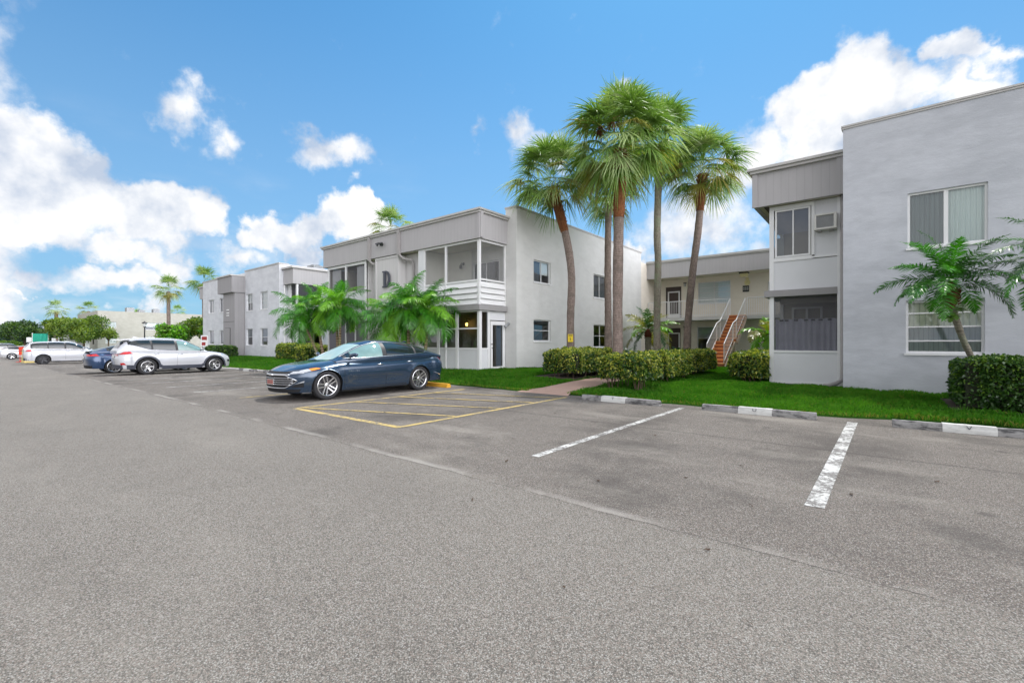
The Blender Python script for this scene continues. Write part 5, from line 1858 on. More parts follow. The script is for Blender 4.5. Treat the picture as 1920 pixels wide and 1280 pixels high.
    def patch_end(s, corners, name, m, front=True, off=.008, n=12, mirror=False, parent=None):
        """corners: (y, z) quad a-b-c-d, laid on the nose or tail surface"""
        out = []
        for sg in ((1, -1) if mirror else (1,)):
            mb = MB()
            rows = []
            for i in range(n + 1):
                u = i / n
                row = []
                for k in range(n + 1):
                    v = k / n
                    a, b, c, d = corners
                    y = (a[0] * (1 - u) + b[0] * u) * (1 - v) + (d[0] * (1 - u) + c[0] * u) * v
                    z = (a[1] * (1 - u) + b[1] * u) * (1 - v) + (d[1] * (1 - u) + c[1] * u) * v
                    x = s.find_x(y, z, front)
                    q = s.warp(x, y, z)
                    # push outwards in plan
                    dx = .5 if abs(y) > s.W * .75 else 1.0
                    row.append((q[0] + (off * dx if front else -off * dx), sg * (q[1] + off * (abs(y) / s.W) ** 3 * (1 if y > 0 else -1)), q[2]))
                rows.append(row)
            mb.grid(rows)
            o = mb.build(name, m, parent or s.t, smooth=True)
            out.append(o)
        return out

    def patch_side(s, corners, sg, name, m, off=.006, n=10, parent=None):
        """corners: (x, z) quad laid on the flank"""
        mb = MB()
        rows = []
        for i in range(n + 1):
            u = i / n
            row = []
            for k in range(n + 1):
                v = k / n
                a, b, c, d = corners
                x = (a[0] * (1 - u) + b[0] * u) * (1 - v) + (d[0] * (1 - u) + c[0] * u) * v
                z = (a[1] * (1 - u) + b[1] * u) * (1 - v) + (d[1] * (1 - u) + c[1] * u) * v
                q = s.warp(x, s.side(x, z) + off, z)
                row.append((q[0], sg * q[1], q[2]))
            rows.append(row)
        mb.grid(rows)
        return mb.build(name, m, parent or s.t, smooth=True)

    def line_side(s, pts, sg, r=.004, m='under', name='door_seam'):
        mb = MB()
        q = []
        for (x, z) in pts:
            w = s.warp(x, s.side(x, z), z)
            q.append((w[0], sg * (w[1] + r * .1), w[2]))
        mb.tube(q, r, 5)
        return mb.build(name, M[m], s.t)

    def tube_end(s, pts, name, m, r=.01, front=True, parent=None, mirror=False):
        mb = MB()
        for sg in ((1, -1) if mirror else (1,)):
            q = []
            for (y, z) in pts:
                w = s.warp(s.find_x(y, z, front), y, z)
                q.append((w[0] + (.008 if front else -.008), sg * w[1], w[2]))
            mb.tube(q, r, 6)
        return mb.build(name, m, parent or s.t, smooth=True)

    def wheels(s, style='double', rim=.72, mrim='alloy', tw=.225, arch=None):
        R = s.zw
        for a in s.axles:
            for sg in (1, -1):
                w = bpy.data.objects.new('wheel', None)
                COL.objects.link(w)
                w.parent = s.t
                w.location = (a, sg * (s.W - tw / 2 - .03), R)
                w.rotation_euler = (0, 0, 0 if sg > 0 else PI)
                # local: +y is the outer side
                h = tw / 2
                r1 = R * rim
                mb = MB()
                mb.lathe([(r1, -h * .8), (r1 + .02, -h * .95), (R * .93, -h), (R * .985, -h * .86), (R, -h * .6), (R, h * .6), (R * .985, h * .86), (R * .93, h), (r1 + .02, h * .97), (r1, h * .86)], axis='y', n=48)
                for k in range(4):
                    rr = R + .0005
                mb.build('tyre', M['tyre'], w, smooth=True)
                mb = MB()
                mb.lathe([(r1 + .002, h * .9), (r1 - .008, h * .93), (r1 - .02, h * .86), (r1 - .026, h * .5), (r1 - .04, -h * .6), (r1 - .03, -h * .8)], axis='y', n=48)
                ns = 5
                y1, y0 = h * .72, h * .50
                if style == 'double':
                    spokes = [(k * 2 * PI / 5, .026, d) for k in range(5) for d in (-1, 1)]
                elif style == 'six':
                    spokes = [(k * 2 * PI / 6, .018, d) for k in range(6) for d in (-1, 1)]
                elif style == 'turbine':
                    spokes = [(k * 2 * PI / 9, .04, 0) for k in range(9)]
                else:
                    spokes = [(k * 2 * PI / 5, .06, 0) for k in range(5)]
                for an, wd, pd in spokes:
                    tw_ = .25 if style == 'turbine' else 0
                    ca, sa = math.cos(an), math.sin(an)
                    o0, o1 = (pd * .030, pd * .048) if style == 'double' else (pd * .018, pd * .022)
                    p0 = (ca * r1 * .14 - sa * o0, sa * r1 * .14 + ca * o0)
                    rr_ = r1 - .013
                    ca, sa = math.cos(an + tw_), math.sin(an + tw_)
                    p1 = (ca * rr_ - sa * o1, sa * rr_ + ca * o1)
                    dx, dz = p1[0] - p0[0], p1[1] - p0[1]
                    L = math.hypot(dx, dz)
                    nx, nz = -dz / L, dx / L
                    wa, wb = wd * .55, wd * .5
                    A = [(p0[0] + nx * wa, p0[1] + nz * wa), (p1[0] + nx * wb, p1[1] + nz * wb), (p1[0] - nx * wb, p1[1] - nz * wb), (p0[0] - nx * wa, p0[1] - nz * wa)]
                    i = len(mb.v)
                    ys = [(y1 * .9, y0 * .5), (h * .86, y0), (h * .86, y0), (y1 * .9, y0 * .5)]
                    mb.v += [(q[0], yy[0], q[1]) for q, yy in zip(A, ys)] + [(q[0], yy[1], q[1]) for q, yy in zip(A, ys)]
                    for f_ in ((0, 1, 2, 3), (7, 6, 5, 4), (0, 4, 5, 1), (2, 6, 7, 3), (1, 5, 6, 2), (3, 7, 4, 0)):
                        mb.f.append(tuple(i + q for q in f_))
                        mb.m.append(0)
                mb.lathe([(0, y1 * .98), (.03, y1 * .98), (.06, y1 * .88), (.065, y0 * .5)], axis='y', n=20)
                mb.build('rim', M[mrim], w)
                mb = MB()
                mb.lathe([(r1 - .05, -h * .2), (r1 - .05, -.01), (.05, 0.0), (0, 0)], axis='y', n=28)
                mb.build('brake_disc', M['alloy_dark'], w)

    def mirrors(s, x, z, m, low=None):
        for sg in (1, -1):
            y = s.cab_y(x, z + .03)
            mb = MB()
            n = 12
            rows = []
            for i in range(n + 1):
                t = PI * i / n
                r = []
                for k in range(14):
                    p_ = 2 * PI * k / 14
                    rr = math.sin(t) ** .6
                    r.append((x + .03 + .055 * math.cos(p_) * rr - .03 * (1 - math.cos(t)), sg * (y + .16 - .115 * math.cos(t)), z + .075 + .055 * math.sin(p_) * rr - .012 * math.cos(t)))
                rows.append(r)
            mb.grid(rows, close=True)
            o = mb.build('mirror', m, s.t, smooth=True)
            mb = MB()
            mb.tube([(x, sg * (y - .02), z + .02), (x + .01, sg * (y + .09), z + .05)], [.03, .022], 8)
            mb.build('mirror_stalk', M['black'], o)

    def handles(s, spots, m):
        for (x, z) in spots:
            for sg in (1, -1):
                mb = MB()
                y = s.side(x, z)
                mb.tube([(x - .09, sg * (y - .004), z), (x - .075, sg * (y + .028), z + .004), (x, sg * (y + .036), z + .007), (x + .075, sg * (y + .028), z + .004), (x + .09, sg * (y - .004), z)],
                        [.011, .014, .014, .014, .011], 8)
                mb.build('door_handle', m, s.t, smooth=True)

    def cladding(s, m):
        """plastic arches and sill strip"""
        for sg in (1, -1):
            mb = MB()
            for a in s.axles:
                rows = []
                for k in range(25):
                    t = -.12 + (PI + .24) * k / 24
                    row = []
                    for r in (s.Ra - .002, s.Ra + .03, s.Ra + .075):
                        x, z = a + r * math.cos(t), max(s.sill, s.zw + r * math.sin(t))
                        row.append((x, sg * (s.side(x, z) + .012), z))
                    rows.append(row)
                mb.grid(rows)
            for (x0, x1, h) in ((s.axles[1] + s.Ra, s.axles[0] - s.Ra, .15), (s.axles[0] + s.Ra, s.xn - .35, .13), (s.xt + .3, s.axles[1] - s.Ra, .18)):
                rows = []
                for i in range(13):
                    x = x0 + (x1 - x0) * i / 12
                    z0 = s.zlow(x)
                    rows.append([(s.warp(x, 0, z)[0], sg * (s.side(x, z) + .014), z) for z in (z0 - .01, z0 + h * .5, z0 + h)])
                mb.grid(rows)
            mb.build('cladding', m, s.t, smooth=True)


def text_part(parent, txt, x0, z0, h, sp, fn, m, name='badge'):
    mb = MB()
    u = x0
    for ch in txt:
        letter_mesh(ch, u, z0, h, fn, .003, mb, w=h * .8)
        u += sp
    return mb.build(name, m, parent)


# ------------------------------------------------ blue sedan, nose towards the road
SED = dict(W=.925, nose=2.36, tail=-2.55, sill=.205, rw=.345, Ra=.385, axles=(1.415, -1.415), n=3.4, zm=.60, nl=.95, nm=2.3, tl=.6, rake=.9, raker=.35, lift=.0, liftr=.09,
           deck=[(-2.56, .94), (-2.45, 1.00), (-2.1, 1.04), (-1.4, 1.035), (-.6, 1.0), (.3, .965), (.95, .965), (1.4, .91), (1.8, .845), (2.1, .775), (2.25, .72), (2.36, .655)],
           roof=[(-2.42, 1.03), (-2.05, 1.16), (-1.6, 1.315), (-1.15, 1.41), (-.6, 1.46), (-.15, 1.455), (.25, 1.37), (.7, 1.15), (1.12, .93)], rsm=.2, cw=.90, tumble=.23, cn=3.0)
c = Car('sedan', 'slate blue four door sedan backed into its bay beside the yellow hatched bay', 'car', SED, (-11.28, 7.15, 0.0), -PI / 2)
c.body(M['paint_blue'])
c.wells()
c.cabin(M['paint_blue'])
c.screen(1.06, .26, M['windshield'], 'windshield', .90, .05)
c.screen(-2.22, -1.42, M['car_glass'], 'rear_window', .9, 0)
lowf = lambda x: c.deck(x) + .022 + .03 * sstep(-1.2, -1.9, x) + .12 * sstep(-1.62, -1.98, x)
for sg in (1, -1):
    c.side_glass(.90, -1.93, sg, M['black'], 'window_surround', lowf, .86, .004, n=44, grow=.004)
    c.side_glass(.84, .72, sg, M['car_glass'], 'quarter_window', lowf, .84, .009, -.04, -.04)
    c.side_glass(.70, -.20, sg, M['car_glass_green'], 'front_side_window', lowf, .84, .009, -.04, -.05)
    c.side_glass(-.34, -1.28, sg, M['car_glass'], 'rear_side_window', lowf, .84, .009, -.04, -.06)
    c.side_glass(-1.36, -1.86, sg, M['car_glass'], 'quarter_window', lowf, .84, .009, -.04, 0.0)
    c.outline(.92, -1.95, sg, M['chrome'], lowf, .87, .010)
    zs = [.26, .35, .45, .6, .75, .9, .96]
    c.line_side([(.98 - .12 * (z - .26) * 0, z) for z in (.29, .4, .5, .6, .7, .8, .88, .93)], sg)
    c.line_side([(-.26, z) for z in (.22, .3, .4, .5, .6, .7, .8, .9, .97)], sg)
    c.line_side([(-.92, .22), (-.95, .4), (-1.0, .55), (-1.08, .7), (-1.22, .82), (-1.3, .93), (-1.34, 1.0)], sg)
    c.line_side([(x, .245) for x in np.linspace(-.95, .95, 9)], sg, .012, 'paint_black', 'sill_trim')
    # crease lines along the doors
    c.line_side([(1.85, .72), (1.4, .80), (.9, .815), (.2, .835), (-.5, .86), (-1.1, .89), (-1.7, .925), (-2.2, .94)], sg, .006, 'paint_blue', 'body_crease')
c.mirrors(.72, .985, M['paint_blue'])
c.handles([(-.08, .80), (-1.08, .845)], M['chrome'])
c.wheels('double', .745, 'alloy', .235)
# nose: grille, lamps, plate
gr = c.patch_end([(-.56, .335), (.56, .335), (.70, .49), (-.70, .49)], 'grille', M['under'], n=16)[0]
g2 = c.patch_end([(-.70, .49), (.70, .49), (.50, .61), (-.50, .61)], 'grille_upper', M['under'], n=16)[0]
for z, w in ((.40, .60), (.45, .65), (.50, .66), (.55, .58)):
    c.tube_end([(y, z) for y in np.linspace(-w, w, 21)], 'grille_bar', M['chrome'], .007, parent=gr)
c.tube_end([(-.48, .32)] + [(y, .315) for y in np.linspace(-.4, .4, 11)] + [(.48, .32), (.62, .40), (.72, .49), (.60, .56), (.50, .615)] + [(y, .618) for y in np.linspace(.42, -.42, 11)] + [(-.50, .615), (-.60, .56), (-.72, .49), (-.62, .40), (-.48, .32)],
           'grille_surround', M['chrome'], .012)
c.patch_end([(-.50, .645), (.50, .645), (.56, .70), (-.56, .70)], 'upper_intake', M['under'], n=14)
c.tube_end([(-.58, .632)] + [(y, .635) for y in np.linspace(-.5, .5, 15)] + [(.58, .632)], 'nose_trim', M['chrome'], .014)
mb = MB()
q = c.warp(c.find_x(0, .60), 0, .60)
mb.box(q[0] + .005, -.07, .60, q[0] + .03, .07, .635)
mb.build('emblem', M['chrome'], c.t)
mb = MB()
q = c.warp(c.find_x(0, .44), 0, .44)
mb.box(q[0] + .01, -.17, .385, q[0] + .022, .17, .525)
fr_ = mb.build('plate_frame', M['chrome'], c.t)
mb = MB()
mb.box(q[0] + .0225, -.145, .405, q[0] + .026, .145, .505)
mb.build('license_plate', M['plate'], fr_)
for o in c.patch_end([(.57, .645), (.79, .665), (.78, .725), (.60, .70)], 'headlight', M['lens_clear'], mirror=True, off=.012):
    pass
for sg in (1, -1):
    c.patch_side([(1.80, .715), (2.02, .665), (2.03, .725), (1.84, .765)], sg, 'headlight_side', M['lens_clear'], .010)
    c.patch_side([(1.58, .765), (1.795, .717), (1.83, .765), (1.66, .785)], sg, 'turn_signal', M['lens_amber'], .011)
c.patch_end([(.60, .335), (.78, .335), (.79, .44), (.68, .40)], 'fog_recess', M['under'], mirror=True, off=.007)
c.patch_end([(.63, .395), (.70, .42), (.80, .485), (.80, .45)], 'daytime_lamp', M['lens_clear'], mirror=True, off=.013)
c.patch_end([(-.7, .215), (.7, .215), (.74, .29), (-.74, .29)], 'air_dam', M['under'], n=14, off=.006)
for sg in (1, -1):
    c.patch_side([(-2.28, .86), (-2.47, .86), (-2.49, .98), (-2.22, 1.0)], sg, 'taillight', M['lens_red'], .008)
    c.line_side([(-1.95, .50), (-2.2, .42), (-2.42, .40)], sg, .012, 'chrome', 'bumper_trim')
    c.line_side([(1.9, .25), (1.6, .235)], sg, .01, 'black', 'splitter')
text_part(c.t, 'MALIBU', 0, .655, .032, .052, lambda u, v, d: (.86 - u, c.side(.7, v) + .004 + d, v), M['chrome'])
mb = MB()
mb.tube([(.98, .55, .975), (.93, .2, 1.01), (.90, -.1, 1.02)], .008, 6)
mb.tube([(1.02, -.05, .965), (.95, -.35, .99), (.9, -.6, .985)], .008, 6)
mb.build('wiper', M['black'], c.t)
mb = MB()
mb.prism([(-1.62, 1.395), (-1.42, 1.40), (-1.56, 1.45)], lambda u, v, d: (u, -.02 + d, v - .02), 0, .04)
mb.build('roof_antenna', M['paint_blue'], c.t)


def hatchcar(name, label, spec, loc, rot, mpaint, lowf, tops, splits, wheel, glass='car_glass', clad=False, group=None, tail=None, cat='car', mirrorx=.7, trim=None, handles=(), plate='plate_white'):
    c = Car(name, label, cat, spec, loc, rot, group)
    c.body(M[mpaint])
    c.wells()
    c.cabin(M[mpaint])
    ws = spec['ws']
    c.screen(ws[0], ws[1], M['car_glass'], 'windshield', .9, .04)
    rs = spec['rs']
    c.screen(rs[0], rs[1], M['car_glass'], 'rear_window', spec.get('rlim', .86), 0)
    lf = (lambda x: c.deck(x) + lowf(x))
    for sg in (1, -1):
        c.side_glass(tops[0], tops[1], sg, M['black'], 'window_surround', lf, .86, .004, n=40, grow=.003)
        for i, (a, b) in enumerate(splits):
            c.side_glass(a, b, sg, M['car_glass_green'] if (i == 0 and glass == 'green') else M['car_glass'], 'side_window', lf, .84, .009, -.03, -.03)
        if trim:
            c.outline(tops[0], tops[1], sg, M[trim], lf, .87, .008)
        for x in spec.get('seams', ()):
            c.line_side([(x, z) for z in np.linspace(spec['sill'] + .12, c.deck(x) - .02, 9)], sg)
    c.mirrors(mirrorx, c.deck(mirrorx) + .03, M[mpaint])
    if handles:
        c.handles(handles, M['chrome'])
    c.wheels(*wheel)
    if clad:
        c.cladding(M['cladding'])
    return c


# ------------------------------------------------ white crossover
SUV = dict(W=.94, nose=2.24, tail=-2.42, sill=.26, rw=.372, Ra=.43, axles=(1.35, -1.35), n=3.8, zm=.66, nl=.85, nm=2.5, tl=.5, rake=.6, raker=.18, lift=.0, liftr=.05,
           deck=[(-2.43, 1.10), (-2.1, 1.16), (-1.5, 1.15), (-.5, 1.09), (.4, 1.06), (.95, 1.06), (1.4, 1.02), (1.8, .95), (2.1, .86), (2.24, .74)],
           roof=[(-2.40, 1.12), (-2.28, 1.34), (-2.1, 1.56), (-1.7, 1.655), (-1.0, 1.69), (-.2, 1.675), (.3, 1.56), (.75, 1.29), (1.12, 1.04)], rsm=.14, cw=.90, tumble=.17, cn=3.4,
           ws=(1.06, .28), rs=(-2.33, -2.13), seams=(.92, -.22, -1.05))
lowsuv = lambda x: .025 + .20 * sstep(-1.2, -2.02, x)
c = hatchcar('suv', 'white crossover with dark wheel arch cladding parked nose to the lawn', SUV, (-27.0, 7.0, gbase(-27)), PI / 2, 'paint_white', lowsuv, (.94, -2.02), [(.88, -.16), (-.26, -1.12), (-1.2, -1.95)],
             ('six', .66, 'alloy', .235), glass='green', clad=True, mirrorx=.78, handles=((-.08, .93), (-1.0, .97)), cat='suv')
for sg in (1, -1):
    c.patch_side([(-1.86, .98), (-2.34, .93), (-2.36, 1.05), (-1.95, 1.075)], sg, 'taillight', M['lens_red'], .010)
    c.patch_side([(-2.12, .48), (-2.32, .48), (-2.33, .565), (-2.22, .58)], sg, 'rear_reflector', M['lens_red'], .010)
    c.patch_side([(1.62, .86), (2.0, .78), (2.02, .86), (1.68, .92)], sg, 'headlight', M['lens_clear'], .010)
    c.patch_side([(1.95, .52), (2.1, .5), (2.1, .6), (1.97, .62)], sg, 'fog_lamp', M['lens_dark'], .010)
c.patch_end([(-.62, .88), (.62, .88), (.6, 1.05), (-.6, 1.05)], 'tailgate_lamp', M['lens_red'], False, n=12)
c.patch_end([(-.27, .78), (.27, .78), (.27, .93), (-.27, .93)], 'license_plate', M['plate_white'], False, n=6, off=.015)
c.patch_end([(-.8, .30), (.8, .30), (.82, .48), (-.82, .48)], 'bumper_cladding', M['cladding'], False, n=12, off=.01)
c.patch_end([(-.5, .55), (.5, .55), (.55, .78), (-.55, .78)], 'grille', M['alloy_dark'], True, n=10)
mb = MB()
mb.prism([(-2.36, 1.575), (-2.30, 1.615), (-1.9, 1.665), (-1.9, 1.60)], lambda u, v, d: (u, -.62 + d, v), 0, 1.24)
mb.build('rear_spoiler', M['paint_white'], c.t)
mb = MB()
mb.prism([(-1.75, 1.685), (-1.45, 1.69), (-1.68, 1.76)], lambda u, v, d: (u, -.02 + d, v), 0, .04)
mb.build('roof_antenna', M['paint_white'], c.t)
mb = MB()
for sg in (1, -1):
    mb.tube([(.1, sg * .55, 1.60), (-.4, sg * .58, 1.665), (-1.2, sg * .58, 1.685), (-1.8, sg * .56, 1.63)], .016, 8)
mb.build('roof_rail', M['alloy'], c.t)

# ------------------------------------------------ blue liftback, tail towards the road
EV = dict(W=.93, nose=2.28, tail=-2.45, sill=.22, rw=.345, Ra=.38, axles=(1.44, -1.44), n=3.3, zm=.60, nl=.9, nm=2.3, tl=.6, rake=.6, raker=.22, lift=.03, liftr=.06,
          deck=[(-2.46, 1.0), (-2.3, 1.06), (-1.9, 1.09), (-1.2, 1.06), (-.3, 1.0), (.6, .97), (1.0, .95), (1.5, .87), (2.0, .76), (2.28, .62)],
          roof=[(-2.28, 1.05), (-1.8, 1.22), (-1.2, 1.38), (-.6, 1.445), (0, 1.42), (.5, 1.25), (1.1, .95)], rsm=.25, cw=.90, tumble=.25, cn=3.0,
          ws=(1.04, .2), rs=(-2.12, -1.0), rlim=.88, seams=(.9, -.3, -1.1))
c = hatchcar('liftback', 'deep blue liftback car half hidden behind the white crossover', EV, (-29.75, 6.4, gbase(-29.75)), PI / 2, 'paint_deep', lambda x: .02, (.9, -1.7), [(.8, -.2), (-.3, -1.2), (-1.28, -1.6)],
             ('turbine', .76, 'alloy', .235), mirrorx=.75)
for sg in (1, -1):
    c.patch_side([(-1.98, .86), (-2.4, .84), (-2.4, .93), (-2.1, .96)], sg, 'taillight', M['lens_red'], .010)
c.patch_end([(.42, .86), (.86, .86), (.86, .95), (.46, .94)], 'taillight', M['lens_red'], False, mirror=True)
c.patch_end([(-.26, .70), (.26, .70), (.26, .84), (-.26, .84)], 'license_plate', M['plate_white'], False, n=6, off=.012)
c.patch_end([(-.75, .26), (.75, .26), (.8, .40), (-.8, .40)], 'rear_diffuser', M['under'], False, n=10, off=.008)
mb = MB()
mb.prism([(-2.47, 1.085), (-2.2, 1.075), (-2.3, 1.055)], lambda u, v, d: (u, -.68 + d, v), 0, 1.36)
mb.build('rear_lip', M['black'], c.t)

# ------------------------------------------------ boxier white suv
JP = dict(W=.96, nose=2.25, tail=-2.45, sill=.27, rw=.38, Ra=.43, axles=(1.45, -1.45), n=4.2, zm=.70, nl=.6, nm=3.0, tl=.4, rake=.25, raker=.12, lift=.02, liftr=.04,
          deck=[(-2.45, 1.15), (-2.2, 1.20), (-1.0, 1.17), (.6, 1.13), (1.0, 1.13), (1.5, 1.09), (2.0, 1.03), (2.25, .92)],
          roof=[(-2.42, 1.18), (-2.32, 1.42), (-2.12, 1.64), (-1.7, 1.72), (-.8, 1.76), (0, 1.745), (.4, 1.62), (.8, 1.36), (1.1, 1.12)], rsm=.12, cw=.90, tumble=.16, cn=3.8,
          ws=(1.04, .4), rs=(-2.34, -2.16), seams=(.9, -.25, -1.1))
c = hatchcar('suv', 'boxy white suv with dark wheels parked beyond the blue liftback', JP, (-49.6, 5.75, gbase(-49.6) - .02), PI / 2, 'paint_white', lambda x: .03, (.9, -2.1), [(.82, -.2), (-.3, -1.15), (-1.22, -2.0)],
             ('five', .72, 'alloy_dark', .25), mirrorx=.75, handles=((-.1, 1.0), (-1.0, 1.02)), cat='suv')
for sg in (1, -1):
    c.patch_side([(-2.05, 1.0), (-2.38, .98), (-2.4, 1.12), (-2.1, 1.12)], sg, 'taillight', M['lens_red'], .010)
    c.line_side([(-2.2, .35), (-2.35, .38)], sg, .02, 'cladding', 'bumper_trim')
c.patch_end([(-.3, .85), (.3, .85), (.3, 1.0), (-.3, 1.0)], 'license_plate', M['plate_white'], False, n=6, off=.012)
c.patch_end([(-.8, .33), (.8, .33), (.82, .5), (-.82, .5)], 'bumper_cladding', M['cladding'], False, n=8, off=.01)

# ------------------------------------------------ small cars far down the lot
far = [((-72.0, 5.4), 'silver small sedan parked beyond the boxy white suv', 'paint_silver', EV, PI / 2), ((-79, 6.2), 'white far sedan behind the silver one', 'paint_white', EV, PI / 2),
       ((-62.5, 6.6), 'black car with its tail behind the orange barrier sign', 'paint_black', EV, PI / 2), ((-94, 6.5), 'distant red car at the end of the parking row', 'paint_red', EV, PI / 2),
       ((-112, 6.0), 'farthest grey suv at the end of the parking row', 'paint_silver', JP, PI / 2), ((-56.3, 7.2), 'pale silver car nearest behind the boxy white suv', 'paint_silver', EV, PI / 2)]
for (xy, lab, pm, sp, rz) in far:
    hatchcar('parked_car', lab, sp, (xy[0], xy[1], gbase(xy[0])), rz, pm, lambda x: .02, (.85, -1.7), [(.8, -.2), (-.3, -1.2)], ('five', .7, 'alloy', .23), group='cars parked far down the lot', mirrorx=.75)
PK = dict(W=.97, nose=2.7, tail=-2.9, sill=.35, rw=.4, Ra=.46, axles=(1.75, -1.85), n=5, zm=.75, nl=.4, nm=3.4, tl=.25, rake=.1, raker=.02, lift=.02, liftr=.02,
          deck=[(-2.9, 1.3), (-.8, 1.3), (-.6, 1.22), (1.2, 1.2), (2.3, 1.17), (2.7, 1.05)], dsm=.06,
          roof=[(-.85, 1.25), (-.7, 1.8), (-.4, 1.9), (.3, 1.9), (.75, 1.6), (1.2, 1.2)], rsm=.12, cw=.9, tumble=.15, cn=4,
          ws=(1.12, .6), rs=(-.82, -.75))
c = hatchcar('pickup_truck', 'white pickup truck facing the camera far down the lot', PK, (-118, 12.2, -.7), -.12, 'paint_white', lambda x: .03, (1.0, -.6), [(.9, -.5)], ('five', .6, 'alloy', .26), cat='truck', mirrorx=.9)
c.patch_end([(-.6, .75), (.6, .75), (.6, 1.02), (-.6, 1.02)], 'grille', M['under'], True, n=8)
c.patch_end([(.64, .85), (.88, .85), (.88, 1.0), (.64, 1.0)], 'headlight', M['lens_clear'], True, mirror=True)
c.patch_end([(-.8, .45), (.8, .45), (.8, .6), (-.8, .6)], 'bumper', M['chrome'], True, n=8, off=.03)
# ------------------------------------------------------------------ plants
def unit(v):
    return v / np.maximum(1e-9, np.linalg.norm(v, axis=-1, keepdims=True))


class LeafCloud:
    def __init__(s):
        s.V, s.F, s.M, s.n = [], [], [], 0

    def strips(s, P, Wv, midx):
        """P: (k, m, 3) centre lines, Wv: (k, m, 3) half width vectors -> quads"""
        k, m, _ = P.shape
        V = np.stack([P - Wv, P + Wv], 2).reshape(-1, 3)
        b = s.n + np.arange(k)[:, None] * m * 2 + np.arange(m - 1)[None, :] * 2
        F_ = np.stack([b, b + 1, b + 3, b + 2], -1).reshape(-1, 4)
        s.V.append(V)
        s.F.append(F_)
        s.M.append(np.full(len(F_), midx) if np.isscalar(midx) else np.repeat(midx, m - 1))
        s.n += len(V)

    def build(s, name, mats, parent=None):
        V = np.concatenate(s.V)
        if parent is not None:
            o = np.array(parent.location)
            V = V - o
        return np_mesh(name, V, np.concatenate(s.F), mats, np.concatenate(s.M), parent)


def fan_leaf(lc, r, p0, d, Lp, R, midx, nseg=34, droop=1.0):
    """sabal leaf: stalk, then a folded fan whose segment tips hang"""
    d = d / np.linalg.norm(d)
    up = np.array([0, 0, 1.0])
    sdir = np.cross(d, up)
    if np.linalg.norm(sdir) < .05:
        sdir = np.array([1.0, 0, 0])
    sdir /= np.linalg.norm(sdir)
    nrm = np.cross(sdir, d)
    # stalk, bending down a little
    t = np.linspace(0, 1, 5)[:, None]
    stalk = p0 + d * Lp * t - up * .12 * Lp * t ** 2
    lc.strips(stalk[None], np.tile(sdir * .014, (1, 5, 1)), 0 if midx != 3 else 3)
    hub = stalk[-1]
    fwd = unit(d - up * .35 * droop)
    nrm = np.cross(sdir, fwd)
    th = np.linspace(-2.0, 2.0, nseg) + r.normal(0, .03, nseg)
    ln = R * (.62 + .38 * np.cos(th * .62)) * r.uniform(.86, 1.08, nseg)
    u = np.array([0, .25, .5, .72, .88, 1.0])
    fold = .20 * np.abs(np.sin(th)) ** 1.0
    D = np.cos(th)[:, None] * fwd + np.sin(th)[:, None] * sdir + fold[:, None] * nrm * r.choice([-1, 1]) * .6
    D = unit(D)
    P = hub + D[:, None, :] * (ln[:, None] * u[None, :])[:, :, None]
    # the costa arches, tips hang
    dr = droop * r.uniform(.7, 1.3, nseg)
    jit = r.normal(0, .07, (nseg, 3))
    P += jit[:, None, :] * (ln[:, None] * u[None] ** 2)[:, :, None]
    P[:, :, 2] -= (ln[:, None] * (.16 * u[None] ** 2 + .55 * dr[:, None] * np.maximum(0, u[None] - .38) ** 1.4))
    T = np.cross(D, nrm + .0)
    T = unit(T + r.normal(0, .4, T.shape))
    wdt = np.array([.010, .019, .017, .012, .007, .0015]) * (R / .9)
    Wv = T[:, None, :] * wdt[None, :, None]
    lc.strips(P, Wv, midx)


def trunk_tube(mb, pts, rads, n=14, seed=0, rough=.05):
    r = random.Random(seed)
    P = [Vector(q) for q in pts]
    # resample
    out, rr = [], []
    N = 46
    for i in range(N + 1):
        t = i / N * (len(P) - 1)
        k = min(int(t), len(P) - 2)
        f_ = t - k
        p0 = P[max(k - 1, 0)]
        p1, p2 = P[k], P[k + 1]
        p3 = P[min(k + 2, len(P) - 1)]
        q = 0.5 * ((2 * p1) + (p2 - p0) * f_ + (2 * p0 - 5 * p1 + 4 * p2 - p3) * f_ ** 2 + (3 * p1 - p0 - 3 * p2 + p3) * f_ ** 3)
        out.append(q)
        rad = rads[k] + (rads[k + 1] - rads[k]) * f_
        rr.append(rad * (1 + r.uniform(-rough, rough)))
    mb.tube(out, rr, n)


